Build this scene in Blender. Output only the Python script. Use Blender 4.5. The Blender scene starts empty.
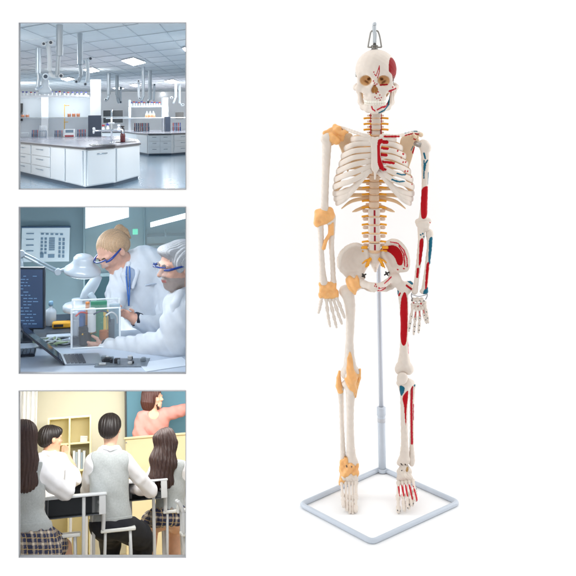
import bpy, bmesh, math, random
import numpy as np

# ---------------------------------------------------------------- camera, world, light
# one modelling unit is one photograph pixel at the skeleton; U turns it into metres
U = 0.002
EYE = np.array([0.0, -900.0, 430.0])
scene = bpy.context.scene
col = scene.collection

cam_data = bpy.data.cameras.new("camera")
cam = bpy.data.objects.new("camera", cam_data)
col.objects.link(cam)
scene.camera = cam
cam.location = EYE * U
cam.rotation_euler = (math.radians(90), 0, 0)
cam_data.sensor_width = 36.0
cam_data.lens = 36.0 * 900 / 576
cam_data.shift_y = -(288 - 75) / 576
cam_data.clip_start = 0.05
cam_data.clip_end = 60

world = bpy.data.worlds.new("World")
scene.world = world
world.use_nodes = True
wbg = world.node_tree.nodes["Background"]
wbg.inputs[0].default_value = (1.0, 1.0, 1.0, 1)
wbg.inputs[1].default_value = 0.74

scene.view_settings.view_transform = 'Standard'
scene.view_settings.look = 'None'
scene.view_settings.exposure = 0
scene.view_settings.gamma = 1
scene.cycles.max_bounces = 8
scene.cycles.diffuse_bounces = 4
scene.cycles.transparent_max_bounces = 12


def area_light(name, loc, target, size, power, color=(1, 1, 1), size_y=None):
    d = bpy.data.lights.new(name, 'AREA')
    d.shape = 'RECTANGLE'
    d.size = size * U
    d.size_y = (size_y or size) * U
    d.energy = power
    d.color = color
    o = bpy.data.objects.new(name, d)
    col.objects.link(o)
    loc = np.array(loc, float)
    v = np.array(target, float) - loc
    from mathutils import Vector
    o.location = loc * U
    o.rotation_euler = Vector(v).to_track_quat('-Z', 'Y').to_euler()
    return o


# studio softboxes: key from front left, fill from the right, two strips that wash the white backdrop
area_light('key_softbox', (-420, -760, 760), (90, 0, 260), 900, 10.5)
area_light('fill_softbox', (800, -700, 300), (90, 0, 250), 700, 2.2)
area_light('backdrop_light', (560, 90, 150), (300, 190, 130), 80, 7.5, size_y=1100)
area_light('backdrop_light', (-640, 90, 150), (-380, 190, 130), 80, 10, size_y=1100)
area_light('backdrop_light', (0, 110, 740), (0, 190, 480), 1100, 3, size_y=80)
area_light('backdrop_light', (100, 100, -330), (60, 190, -20), 900, 6, size_y=60)


# ---------------------------------------------------------------- materials
def srgb(r, g, b):
    c = np.array([r, g, b], float) / 255
    return tuple(np.where(c <= 0.04045, c / 12.92, ((c + 0.055) / 1.055) ** 2.4))


MATS = {}


def mat(name, rgb=None, rough=0.5, metal=0.0, noise=0.0, nscale=20.0, bump=0.0, bscale=60.0, attr=None,
        trans=0.0, ior=1.45, emit=None, estr=1.0, sss=0.0, coat=0.0, alpha=1.0, sheen=0.0, spec=0.5):
    if name in MATS:
        return MATS[name]
    m = bpy.data.materials.new(name)
    m.use_nodes = True
    nt = m.node_tree
    b = nt.nodes["Principled BSDF"]
    b.inputs['Roughness'].default_value = rough
    b.inputs['Metallic'].default_value = metal
    b.inputs['IOR'].default_value = ior
    if trans:
        b.inputs['Transmission Weight'].default_value = trans
    if sss:
        b.inputs['Subsurface Weight'].default_value = sss
        b.inputs['Subsurface Radius'].default_value = (0.006, 0.004, 0.002)
        b.inputs['Subsurface Scale'].default_value = 1.0
    b.inputs['Specular IOR Level'].default_value = spec
    if coat:
        b.inputs['Coat Weight'].default_value = coat
    if sheen:
        b.inputs['Sheen Weight'].default_value = sheen
    if alpha < 1:
        b.inputs['Alpha'].default_value = alpha
    if emit is not None:
        b.inputs['Emission Color'].default_value = (*emit, 1)
        b.inputs['Emission Strength'].default_value = estr
    tc = nt.nodes.new('ShaderNodeTexCoord')
    src = None
    if attr:
        a = nt.nodes.new('ShaderNodeAttribute')
        a.attribute_name = attr
        src = a.outputs['Color']
    else:
        v = nt.nodes.new('ShaderNodeRGB')
        v.outputs[0].default_value = (*rgb, 1)
        src = v.outputs[0]
    n = nt.nodes.new('ShaderNodeTexNoise')
    n.inputs['Scale'].default_value = nscale
    n.inputs['Detail'].default_value = 4
    nt.links.new(tc.outputs['Object'], n.inputs['Vector'])
    mr = nt.nodes.new('ShaderNodeMapRange')
    mr.inputs['From Min'].default_value = 0.3
    mr.inputs['From Max'].default_value = 0.7
    mr.inputs['To Min'].default_value = 1 - noise
    mr.inputs['To Max'].default_value = 1.0
    nt.links.new(n.outputs['Fac'], mr.inputs['Value'])
    mx = nt.nodes.new('ShaderNodeMix')
    mx.data_type = 'RGBA'
    mx.blend_type = 'MULTIPLY'
    mx.inputs['Factor'].default_value = 1
    nt.links.new(src, mx.inputs['A'])
    nt.links.new(mr.outputs[0], mx.inputs['B'])
    nt.links.new(mx.outputs['Result'], b.inputs['Base Color'])
    if bump:
        n2 = nt.nodes.new('ShaderNodeTexNoise')
        n2.inputs['Scale'].default_value = bscale
        n2.inputs['Detail'].default_value = 5
        nt.links.new(tc.outputs['Object'], n2.inputs['Vector'])
        bp = nt.nodes.new('ShaderNodeBump')
        bp.inputs['Strength'].default_value = bump
        bp.inputs['Distance'].default_value = 0.002
        nt.links.new(n2.outputs['Fac'], bp.inputs['Height'])
        nt.links.new(bp.outputs[0], b.inputs['Normal'])
    MATS[name] = m
    return m


# ---------------------------------------------------------------- things
def tag(o, label=None, cat=None, group=None, kind=None):
    if label:
        o['label'] = label
    if cat:
        o['category'] = cat
    if group:
        o['group'] = group
    if kind:
        o['kind'] = kind
    return o


def thing(name, label, cat, loc=(0, 0, 0), group=None):
    o = bpy.data.objects.new(name, None)
    o.empty_display_size = 0.02
    col.objects.link(o)
    o.location = np.array(loc, float) * U
    o['_base'] = [float(x) for x in loc]
    return tag(o, label, cat, group)


def base_of(o):
    b = np.zeros(3)
    while o is not None:
        if '_base' in o:
            b = b + np.array(o['_base'])
        o = o.parent
    return b


def link(name, V, F, m, parent=None, colors=None, smooth=True, loc=None):
    """V in modelling units (world), F list of faces or (n,4) array -> ONE mesh object."""
    V = np.asarray(V, np.float64)
    base = base_of(parent) if parent is not None else (np.array(loc, float) if loc is not None else V.mean(0))
    me = bpy.data.meshes.new(name)
    if isinstance(F, np.ndarray):
        me.vertices.add(len(V))
        me.vertices.foreach_set('co', ((V - base) * U).astype(np.float32).ravel())
        n, k = F.shape
        me.loops.add(n * k)
        me.loops.foreach_set('vertex_index', F.astype(np.int32).ravel())
        me.polygons.add(n)
        me.polygons.foreach_set('loop_start', np.arange(0, n * k, k, dtype=np.int32))
        me.update(calc_edges=True)
    else:
        me.from_pydata(((V - base) * U).tolist(), [], F)
        bm = bmesh.new()
        bm.from_mesh(me)
        bmesh.ops.recalc_face_normals(bm, faces=bm.faces)
        bm.to_mesh(me)
        bm.free()
    me.validate()
    if smooth:
        me.polygons.foreach_set('use_smooth', np.ones(len(me.polygons), bool))
    if colors is not None:
        a = me.color_attributes.new('paint', 'FLOAT_COLOR', 'POINT')
        c4 = np.ones((len(V), 4), np.float32)
        c4[:, :3] = colors
        a.data.foreach_set('color', c4.ravel())
    me.materials.append(m)
    o = bpy.data.objects.new(name, me)
    col.objects.link(o)
    if parent is not None:
        o.parent = parent
    else:
        o.location = base * U
        o['_base'] = [float(x) for x in base]
    me.update()
    return o


def copy_tree(o, shift=(0, 0, 0), parent=None):
    c = o.copy()
    col.objects.link(c)
    if parent is None:
        c.location = [a + b * U for a, b in zip(o.location, shift)]
        if '_base' in o:
            c['_base'] = [a + float(b) for a, b in zip(o['_base'], shift)]
    else:
        c.parent = parent
    for ch in list(o.children):
        copy_tree(ch, parent=c)
    return c


# ---------------------------------------------------------------- solid fields (signed distance) and their surface
def vec(p):
    return np.array(p, np.float32)


def sph(c, r):
    c = vec(c)
    return lambda P: np.sqrt(((P - c) ** 2).sum(1)) - r


def rotm(ax=0, ay=0, az=0):
    a, b, c = map(math.radians, (ax, ay, az))
    X = np.array([[1, 0, 0], [0, math.cos(a), -math.sin(a)], [0, math.sin(a), math.cos(a)]])
    Y = np.array([[math.cos(b), 0, math.sin(b)], [0, 1, 0], [-math.sin(b), 0, math.cos(b)]])
    Z = np.array([[math.cos(c), -math.sin(c), 0], [math.sin(c), math.cos(c), 0], [0, 0, 1]])
    return Z @ Y @ X


def ell(c, r, R=None):
    c, r = vec(c), vec(r)
    Rm = None if R is None else R.astype(np.float32)

    def f(P):
        q = P - c
        if Rm is not None:
            q = q @ Rm
        k0 = np.sqrt(((q / r) ** 2).sum(1))
        k1 = np.sqrt(((q / (r * r)) ** 2).sum(1)) + 1e-6
        return k0 * (k0 - 1) / k1
    return f


def cap(a, b, ra, rb=None):
    a, b = vec(a), vec(b)
    rb = ra if rb is None else rb
    d = b - a
    L = float((d * d).sum()) + 1e-9

    def f(P):
        q = P - a
        t = np.clip((q @ d) / L, 0, 1)
        return np.sqrt(((q - t[:, None] * d) ** 2).sum(1)) - (ra + (rb - ra) * t)
    return f


def rbox(c, h, r=0.5, R=None):
    c, h = vec(c), vec(h)
    Rm = None if R is None else R.astype(np.float32)

    def f(P):
        q = P - c
        if Rm is not None:
            q = q @ Rm
        q = np.abs(q) - (h - r)
        return np.sqrt((np.maximum(q, 0) ** 2).sum(1)) + np.minimum(q.max(1), 0) - r
    return f


def smin(a, b, k):
    if k <= 0:
        return np.minimum(a, b)
    h = np.maximum(k - np.abs(a - b), 0) / k
    return np.minimum(a, b) - h * h * k * 0.25


def join(*fs, k=0.0):
    def f(P):
        d = fs[0](P)
        for g in fs[1:]:
            d = smin(d, g(P), k)
        return d
    return f


def cut(a, *bs, k=0.0):
    def f(P):
        d = a(P)
        for b in bs:
            d = -smin(-d, b(P), k)
        return d
    return f


def inter(a, b, k=0.0):
    return lambda P: -smin(-a(P), -b(P), k)


def grow(a, r):
    return lambda P: a(P) - r


def chain(pts, rs, k=0.6):
    return join(*[cap(pts[i], pts[i + 1], rs[i], rs[i + 1]) for i in range(len(pts) - 1)], k=k)


def poly2(x, z, pts):
    """signed distance of a 2D polygon"""
    pts = np.asarray(pts, np.float32)
    d = np.full(x.shape, 1e9, np.float32)
    s = np.ones(x.shape, np.float32)
    n = len(pts)
    for i in range(n):
        a, b = pts[i], pts[i - 1]
        ex, ez = b[0] - a[0], b[1] - a[1]
        wx, wz = x - a[0], z - a[1]
        t = np.clip((wx * ex + wz * ez) / (ex * ex + ez * ez + 1e-9), 0, 1)
        d = np.minimum(d, (wx - ex * t) ** 2 + (wz - ez * t) ** 2)
        c1, c2, c3 = z >= a[1], z < b[1], ex * wz > ez * wx
        flip = (c1 & c2 & c3) | (~c1 & ~c2 & ~c3)
        s = np.where(flip, -s, s)
    return s * np.sqrt(d)


def smooth_poly(pts, n=6):
    pts = np.asarray(pts, float)
    out = []
    N = len(pts)
    for i in range(N):
        p0, p1, p2, p3 = pts[i - 1], pts[i], pts[(i + 1) % N], pts[(i + 2) % N]
        for j in range(n):
            t = j / n
            out.append(0.5 * (2 * p1 + (p2 - p0) * t + (2 * p0 - 5 * p1 + 4 * p2 - p3) * t * t + (3 * p1 - p0 - 3 * p2 + p3) * t ** 3))
    return np.array(out)


def slab(pts, hfun, th, r=0.8):
    """thick curved sheet: XZ outline, depth hfun(x, z), half thickness th"""
    pts = np.asarray(pts)

    def f(P):
        a = poly2(P[:, 0], P[:, 2], pts) + r
        b = np.abs(P[:, 1] - hfun(P[:, 0], P[:, 2])) * 0.8 - th + r
        return np.minimum(np.maximum(a, b), 0) + np.sqrt(np.maximum(a, 0) ** 2 + np.maximum(b, 0) ** 2) - r
    return f


def nets(f, lo, hi, h):
    """surface nets with a coarse pass first"""
    lo, hi = np.array(lo, float), np.array(hi, float)
    B = 4
    nb = np.maximum(np.ceil((hi - lo) / (h * B)).astype(int), 1)
    n = nb * B + 1
    ax = [lo[i] + h * np.arange(n[i]) for i in range(3)]
    cax = [lo[i] + h * B * (np.arange(nb[i] + 1)) for i in range(3)]
    ctr = [lo[i] + h * B * (np.arange(nb[i] + 1)) + h * (B - 1) / 2 for i in range(3)]
    G = np.stack(np.meshgrid(*ctr, indexing='ij'), -1).reshape(-1, 3).astype(np.float32)
    C = f(G).reshape(nb + 1)
    near = np.abs(C) < h * B * 1.9
    full = np.repeat(np.repeat(np.repeat(C, B, 0), B, 1), B, 2)[:n[0], :n[1], :n[2]].astype(np.float32)
    mask = np.repeat(np.repeat(np.repeat(near, B, 0), B, 1), B, 2)[:n[0], :n[1], :n[2]]
    I = np.nonzero(mask)
    Pn = np.stack([ax[0][I[0]], ax[1][I[1]], ax[2][I[2]]], 1).astype(np.float32)
    out = np.empty(len(Pn), np.float32)
    for s in range(0, len(Pn), 200000):
        out[s:s + 200000] = f(Pn[s:s + 200000])
    full[I] = out
    F = full
    S = F < 0
    nx, ny, nz = F.shape
    acc = np.zeros((nx - 1, ny - 1, nz - 1, 3), np.float32)
    cnt = np.zeros((nx - 1, ny - 1, nz - 1), np.float32)
    cs = [(i, j, k) for i in (0, 1) for j in (0, 1) for k in (0, 1)]

    def sl(A, c):
        return A[c[0]:nx - 1 + c[0], c[1]:ny - 1 + c[1], c[2]:nz - 1 + c[2]]
    for a in cs:
        for d in range(3):
            if a[d] == 0:
                b = list(a)
                b[d] = 1
                fa, fb = sl(F, a), sl(F, b)
                m = sl(S, a) != sl(S, b)
                t = np.where(m, fa / np.where(m, fa - fb, 1), 0)
                for e in range(3):
                    acc[..., e] += np.where(m, a[e] + (t if e == d else 0), 0)
                cnt += m
    act = cnt > 0
    idx = -np.ones(act.shape, np.int64)
    idx[act] = np.arange(act.sum())
    ii = np.stack(np.nonzero(act), 1)
    V = lo + h * (ii + acc[act] / cnt[act][:, None])
    Q = []
    for d in range(3):
        e, g = [(1, 2), (2, 0), (0, 1)][d]
        s0 = [slice(None)] * 3
        s1 = [slice(None)] * 3
        s0[d] = slice(0, -1)
        s1[d] = slice(1, None)
        A, Bb = S[tuple(s0)], S[tuple(s1)]
        ch = A != Bb
        w = np.stack(np.nonzero(ch), 1)
        ok = (w[:, e] > 0) & (w[:, g] > 0) & (w[:, e] < F.shape[e] - 1) & (w[:, g] < F.shape[g] - 1)
        w = w[ok]
        fl = A[tuple(w.T)]
        q = []
        for de, dg in ((-1, -1), (0, -1), (0, 0), (-1, 0)):
            x = w.copy()
            x[:, e] += de
            x[:, g] += dg
            q.append(idx[tuple(x.T)])
        q = np.stack(q, 1)
        q[~fl] = q[~fl][:, ::-1]
        Q.append(q)
    Q = np.concatenate(Q)
    Q = Q[(Q >= 0).all(1)]
    return V, Q


def solid(name, f, lo, hi, h, m, parent=None, paint=None, loc=None, relax=1):
    V, Q = nets(f, lo, hi, h)
    for _ in range(relax):
        # slide vertices on to the field
        e = 0.3 * h
        Vf = V.astype(np.float32)
        d = f(Vf)
        g = np.stack([f(Vf + np.eye(3, dtype=np.float32)[i] * e) - d for i in range(3)], 1) / e
        g2 = (g * g).sum(1) + 1e-3
        V = V - np.clip(d / g2, -h, h)[:, None] * g * 0.8
    c = None if paint is None else paint(V)
    return link(name, V, Q, m, parent, colors=c, loc=loc)


def bounds(pts, pad):
    pts = np.asarray(pts, float)
    return pts.min(0) - pad, pts.max(0) + pad


# ---------------------------------------------------------------- swept and boxed meshes
def spline(pts, n):
    pts = np.asarray(pts, float)
    P0 = np.vstack([2 * pts[0] - pts[1], pts, 2 * pts[-1] - pts[-2]])
    out = []
    m = len(pts) - 1
    for t in np.linspace(0, m, n):
        i = min(int(t), m - 1)
        s = t - i
        p0, p1, p2, p3 = P0[i], P0[i + 1], P0[i + 2], P0[i + 3]
        out.append(0.5 * (2 * p1 + (p2 - p0) * s + (2 * p0 - 5 * p1 + 4 * p2 - p3) * s * s + (3 * p1 - p0 - 3 * p2 + p3) * s ** 3))
    return np.array(out)


def sweep(pts, ra, rb=None, n=24, seg=12, up=(0, 0, 1), smooth=True, closed=False):
    """tube: ra across, rb along 'up'; either may be a list interpolated along the path"""
    C = spline(pts, n) if smooth else np.asarray(pts, float)
    n = len(C)
    rb = ra if rb is None else rb
    tt = np.linspace(0, 1, n)
    A = np.interp(tt, np.linspace(0, 1, len(ra)), ra) if np.ndim(ra) else np.full(n, ra)
    B = np.interp(tt, np.linspace(0, 1, len(rb)), rb) if np.ndim(rb) else np.full(n, rb)
    if closed:
        T = np.roll(C, -1, 0) - np.roll(C, 1, 0)
    else:
        T = np.gradient(C, axis=0)
    T /= np.linalg.norm(T, axis=1)[:, None] + 1e-9
    up = np.array(up, float)
    V = []
    for i in range(n):
        u = up - T[i] * (up @ T[i])
        if np.linalg.norm(u) < 0.15:
            u = np.array([0, 1.0, 0]) - T[i] * T[i][1]
        u /= np.linalg.norm(u)
        s = np.cross(T[i], u)
        for j in range(seg):
            a = 2 * math.pi * j / seg
            V.append(C[i] + s * math.cos(a) * A[i] + u * math.sin(a) * B[i])
    F = []
    for i in range(n if closed else n - 1):
        for j in range(seg):
            i2 = (i + 1) % n
            F.append((i * seg + j, i * seg + (j + 1) % seg, i2 * seg + (j + 1) % seg, i2 * seg + j))
    if not closed:
        k = len(V)
        V += [C[0] - T[0] * min(A[0], B[0]) * .4, C[-1] + T[-1] * min(A[-1], B[-1]) * .4]
        for j in range(seg):
            F.append((k, (j + 1) % seg, j))
            F.append((k + 1, (n - 1) * seg + j, (n - 1) * seg + (j + 1) % seg))
    return V, F


class Mesh:
    """collects shapes in modelling units and links them as ONE object"""

    def __init__(self):
        self.V, self.F = [], []

    def add(self, V, F):
        k = len(self.V)
        self.V += [np.asarray(v, float) for v in V]
        self.F += [tuple(i + k for i in f) for f in F]
        return self

    def tube(self, pts, ra, rb=None, **kw):
        return self.add(*sweep(pts, ra, rb, **kw))

    def bar(self, a, b, r, seg=12, r2=None):
        a, b = np.array(a, float), np.array(b, float)
        return self.add(*sweep([a, b], [r, r if r2 is None else r2], smooth=False, seg=seg))

    def cyl(self, a, b, r, seg=20, r2=None):
        """flat-ended cylinder with a small chamfer"""
        a, b = np.array(a, float), np.array(b, float)
        d = (b - a) / np.linalg.norm(b - a)
        r2 = r if r2 is None else r2
        c = min(r, r2) * 0.12
        return self.lathe(a, d, [(0, 0), (r - c, 0), (r, c), (r2, np.linalg.norm(b - a) - c), (r2 - c, np.linalg.norm(b - a)), (0, np.linalg.norm(b - a))], seg)

    def lathe(self, a, d, prof, seg=24):
        a, d = np.array(a, float), np.array(d, float)
        d /= np.linalg.norm(d)
        u = np.cross(d, [0.31, 0.95, 0.11])
        u /= np.linalg.norm(u)
        w = np.cross(d, u)
        V, F = [], []
        for r, h in prof:
            for j in range(seg):
                t = 2 * math.pi * j / seg
                V.append(a + d * h + (u * math.cos(t) + w * math.sin(t)) * max(r, 1e-4))
        for i in range(len(prof) - 1):
            for j in range(seg):
                F.append((i * seg + j, i * seg + (j + 1) % seg, (i + 1) * seg + (j + 1) % seg, (i + 1) * seg + j))
        return self.add(V, F)

    def prism(self, poly, axis, bevel=0.0):
        """poly: list of 3D points in order, extruded by the vector axis"""
        poly = [np.array(p, float) for p in poly]
        axis = np.array(axis, float)
        n = len(poly)
        V = poly + [p + axis for p in poly]
        F = [tuple(range(n))[::-1], tuple(range(n, 2 * n))]
        for i in range(n):
            F.append((i, (i + 1) % n, n + (i + 1) % n, n + i))
        return self.add(V, F)

    def box(self, lo, hi, b=0.0, R=None, o=None):
        """bevelled box between two corners, optionally rotated by R about o"""
        lo, hi = np.minimum(lo, hi).astype(float), np.maximum(lo, hi).astype(float)
        c, h = (lo + hi) / 2, (hi - lo) / 2
        b = min(b, h.min() * 0.45)
        V, F = [], []
        if b <= 0:
            V = [c + h * np.array(s) for s in ((-1, -1, -1), (1, -1, -1), (1, 1, -1), (-1, 1, -1), (-1, -1, 1), (1, -1, 1), (1, 1, 1), (-1, 1, 1))]
            F = [(0, 3, 2, 1), (4, 5, 6, 7), (0, 1, 5, 4), (1, 2, 6, 5), (2, 3, 7, 6), (3, 0, 4, 7)]
        else:
            ix = {}
            for sx in (-1, 1):
                for sy in (-1, 1):
                    for sz in (-1, 1):
                        for a in range(3):
                            s = np.array([sx, sy, sz])
                            p = (h - b) * s
                            p[a] = h[a] * s[a]
                            ix[(sx, sy, sz, a)] = len(V)
                            V.append(c + p)
            for a in range(3):
                e, g = (a + 1) % 3, (a + 2) % 3
                for s in (-1, 1):
                    q = []
                    for se, sg in ((-1, -1), (1, -1), (1, 1), (-1, 1)):
                        k = [0, 0, 0]
                        k[a], k[e], k[g] = s, se, sg
                        q.append(ix[(*k, a)])
                    F.append(tuple(q if s > 0 else q[::-1]))
                for se in (-1, 1):
                    for sg in (-1, 1):
                        q = []
                        for s, ax_ in ((-1, e), (1, e), (1, g), (-1, g)):
                            k = [0, 0, 0]
                            k[a], k[e], k[g] = s, se, sg
                            q.append(ix[(*k, ax_)])
                        F.append(tuple(q if se * sg > 0 else q[::-1]))
            for sx in (-1, 1):
                for sy in (-1, 1):
                    for sz in (-1, 1):
                        q = [ix[(sx, sy, sz, a)] for a in range(3)]
                        F.append(tuple(q if sx * sy * sz > 0 else q[::-1]))
        if R is not None:
            o = c if o is None else np.array(o, float)
            V = [o + R @ (v - o) for v in V]
        return self.add(V, F)

    def build(self, name, m, parent=None, smooth=False, loc=None, T=None):
        V = np.array(self.V)
        if T is not None:
            V = T(V)
        return link(name, V, self.F, m, parent, smooth=smooth, loc=loc)


# ---------------------------------------------------------------- backdrop and plinth (all seamless white)
def P(u, v, d=0.0):
    """a joint of the skeleton: photo pixel and depth -> modelling units"""
    Y = 900.0 + d
    return np.array([(u - 288) * Y / 900, d, 430 - (v - 75) * Y / 900])


WALL = 190.0
PANELS = {'lab': (18.6, 186.2, 22.4, 189.6), 'bench': (18.6, 186.2, 206.6, 373.8), 'class': (18.6, 186.2, 390.4, 557.6)}
white = mat('backdrop_white', (0.93, 0.93, 0.93), rough=0.9, noise=0.01)


def build_wall():
    xs = sorted({-1500, 1500} | {P(u, 75, WALL)[0] for q in PANELS.values() for u in q[:2]})
    zs = sorted({-900, 1500} | {P(0, v, WALL)[2] for q in PANELS.values() for v in q[2:]})
    V = [(x, WALL + t, z) for t in (0, 3) for z in zs for x in xs]
    nx, nz = len(xs), len(zs)
    F = []
    for k in range(2):
        for j in range(nz - 1):
            for i in range(nx - 1):
                if i == 1 and j in (1, 3, 5):
                    continue
                a = k * nx * nz + j * nx + i
                F.append((a, a + 1, a + nx + 1, a + nx))
    for j in (1, 3, 5):
        for (i, j0, i1, j1) in ((1, j, 2, j), (2, j, 2, j + 1), (2, j + 1, 1, j + 1), (1, j + 1, 1, j)):
            a, b = j0 * nx + i, j1 * nx + i1
            F.append((a, b, b + nx * nz, a + nx * nz))
    o = link('backdrop', V, F, white, smooth=False)
    tag(o, kind='structure')


build_wall()
m = Mesh().box((-70, -160, -60), (320, 150, 0), 1.0)
tag(m.build('plinth_top', white), kind='structure')

# ---------------------------------------------------------------- materials of the model
BONE = srgb(224, 213, 202)
TAN = srgb(226, 196, 158)
RED = srgb(178, 8, 24)
TEAL = srgb(22, 98, 122)
bone = mat('bone_plastic', BONE, rough=0.42, noise=0.07, nscale=70, bump=0.10, bscale=350, sss=0.08)
painted = mat('painted_bone', rough=0.5, spec=0.16, noise=0.07, nscale=70, bump=0.10, bscale=350, attr='paint', sss=0.06)
tan_m = mat('tan_bone', TAN, rough=0.42, noise=0.07, nscale=70, bump=0.10, bscale=350, sss=0.08)
orange = mat('ligament_rubber', srgb(243, 186, 120), rough=0.36, noise=0.14, nscale=90, sss=0.5, bump=0.15, bscale=250)
yellow = mat('nerve_yellow', srgb(246, 172, 44), rough=0.4, noise=0.1, nscale=200)
disc_m = mat('disc_rubber', srgb(232, 196, 160), rough=0.5, noise=0.1, nscale=200)
socket_tint = srgb(228, 190, 142)
steel = mat('steel', (0.45, 0.44, 0.42), rough=0.28, metal=1.0, noise=0.1)
clear_m = mat('hook_plastic', (0.60, 0.65, 0.69), rough=0.25, noise=0.03, trans=0.2)
grey_paint = mat('stand_paint', srgb(192, 201, 212), rough=0.35, noise=0.05, nscale=30, coat=0.2)

# ---------------------------------------------------------------- stand
stand = thing('skeleton_stand', 'pale grey tube stand with square base carrying the skeleton', 'stand', (102, 72, 0))
r = 2.5
corners = [np.array([12.5, -4, r]), np.array([77, -76, r]), np.array([170.5, 0, r]), np.array([101.5, 78, r])]
ring = []
for i in range(4):
    c, p, q = corners[i], corners[i - 1], corners[(i + 1) % 4]
    a = c + (p - c) / np.linalg.norm(p - c) * 6
    b = c + (q - c) / np.linalg.norm(q - c) * 6
    for t in np.linspace(0, 1, 7):
        ring.append((1 - t) ** 2 * a + 2 * t * (1 - t) * c + t * t * b)
Mesh().tube(ring, r, smooth=False, seg=16, closed=True).build('base_frame', grey_paint, stand, smooth=True)
pb = np.array([102.0, 73.0, 0])
def pole_at(z):
    return pb + np.array([-4.0 * z / 225, 0, z])
Mesh().lathe(pole_at(1), (0, 0, 1), [(0, 0), (4.6, 0), (4.9, .6), (4.9, 3), (4.4, 4)], 24).build('foot_socket', grey_paint, stand, smooth=True)
Mesh().bar(pole_at(2), pole_at(66), 4.2, 24).build('sleeve', grey_paint, stand, smooth=True)
Mesh().lathe(pole_at(62), pole_at(66) - pole_at(62), [(4.2, 0), (4.9, .4), (4.9, 8.6), (4.4, 9.2), (2.6, 9.4), (2.6, 9.6)], 24).build('collar', grey_paint, stand, smooth=True)
Mesh().bar(pole_at(60), pole_at(240), 2.45, 20).build('pole', mat('pole_metal', srgb(190, 196, 206), rough=0.3, metal=0.2, noise=0.03), stand, smooth=True)
Mesh().lathe(pole_at(55.2), (0, 0, 1), [(4.2, 0), (4.45, .1), (4.45, 4), (4.2, 4.1)], 24).build('band', mat('white_band', (0.5, 0.52, 0.56), rough=0.4), stand, smooth=True)

# ---------------------------------------------------------------- skeleton
S = 25.0
skel = thing('anatomical_skeleton', 'ivory skeleton model with red and teal painted muscle marks, hanging upright on its stand', 'skeleton', P(376, 505, S))


def pp(u, v, d=0):
    return P(u, v, d + S)


def pxz(pts, d=0):
    return np.array([pp(u, v, d)[[0, 2]] for u, v in pts])


def paint_fn(base, *layers):
    """layers: (colour, test(V)->bool)"""
    def f(V):
        c = np.tile(np.array(base, np.float32), (len(V), 1))
        for colr, t in layers:
            c[t(V)] = colr
        return c
    return f


def patch(pts, d=0, ymax=None, sm=True, n=5):
    q = pxz(pts, d)
    q = smooth_poly(q, n) if sm else q
    lim = None if ymax is None else S + ymax

    def t(V):
        k = poly2(V[:, 0].astype(np.float32), V[:, 2].astype(np.float32), q) < 0
        return k if lim is None else k & (V[:, 1] < lim)
    return t


def stroke(pts, w, d=0, ymax=None):
    q = pxz(pts, d)

    def t(V):
        m = np.zeros(len(V), bool)
        p = V[:, [0, 2]]
        for a, b in zip(q[:-1], q[1:]):
            e = b - a
            s = np.clip(((p - a) @ e) / (e @ e + 1e-9), 0, 1)
            m |= np.hypot(*(p - a - s[:, None] * e).T) < w
        return m if ymax is None else m & (V[:, 1] < S + ymax)
    return t


def dots(pts, w, d=0, ymax=None):
    return lambda V: np.any([stroke([p, (p[0] + .01, p[1])], w, d, ymax)(V) for p in pts], axis=0)


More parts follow.
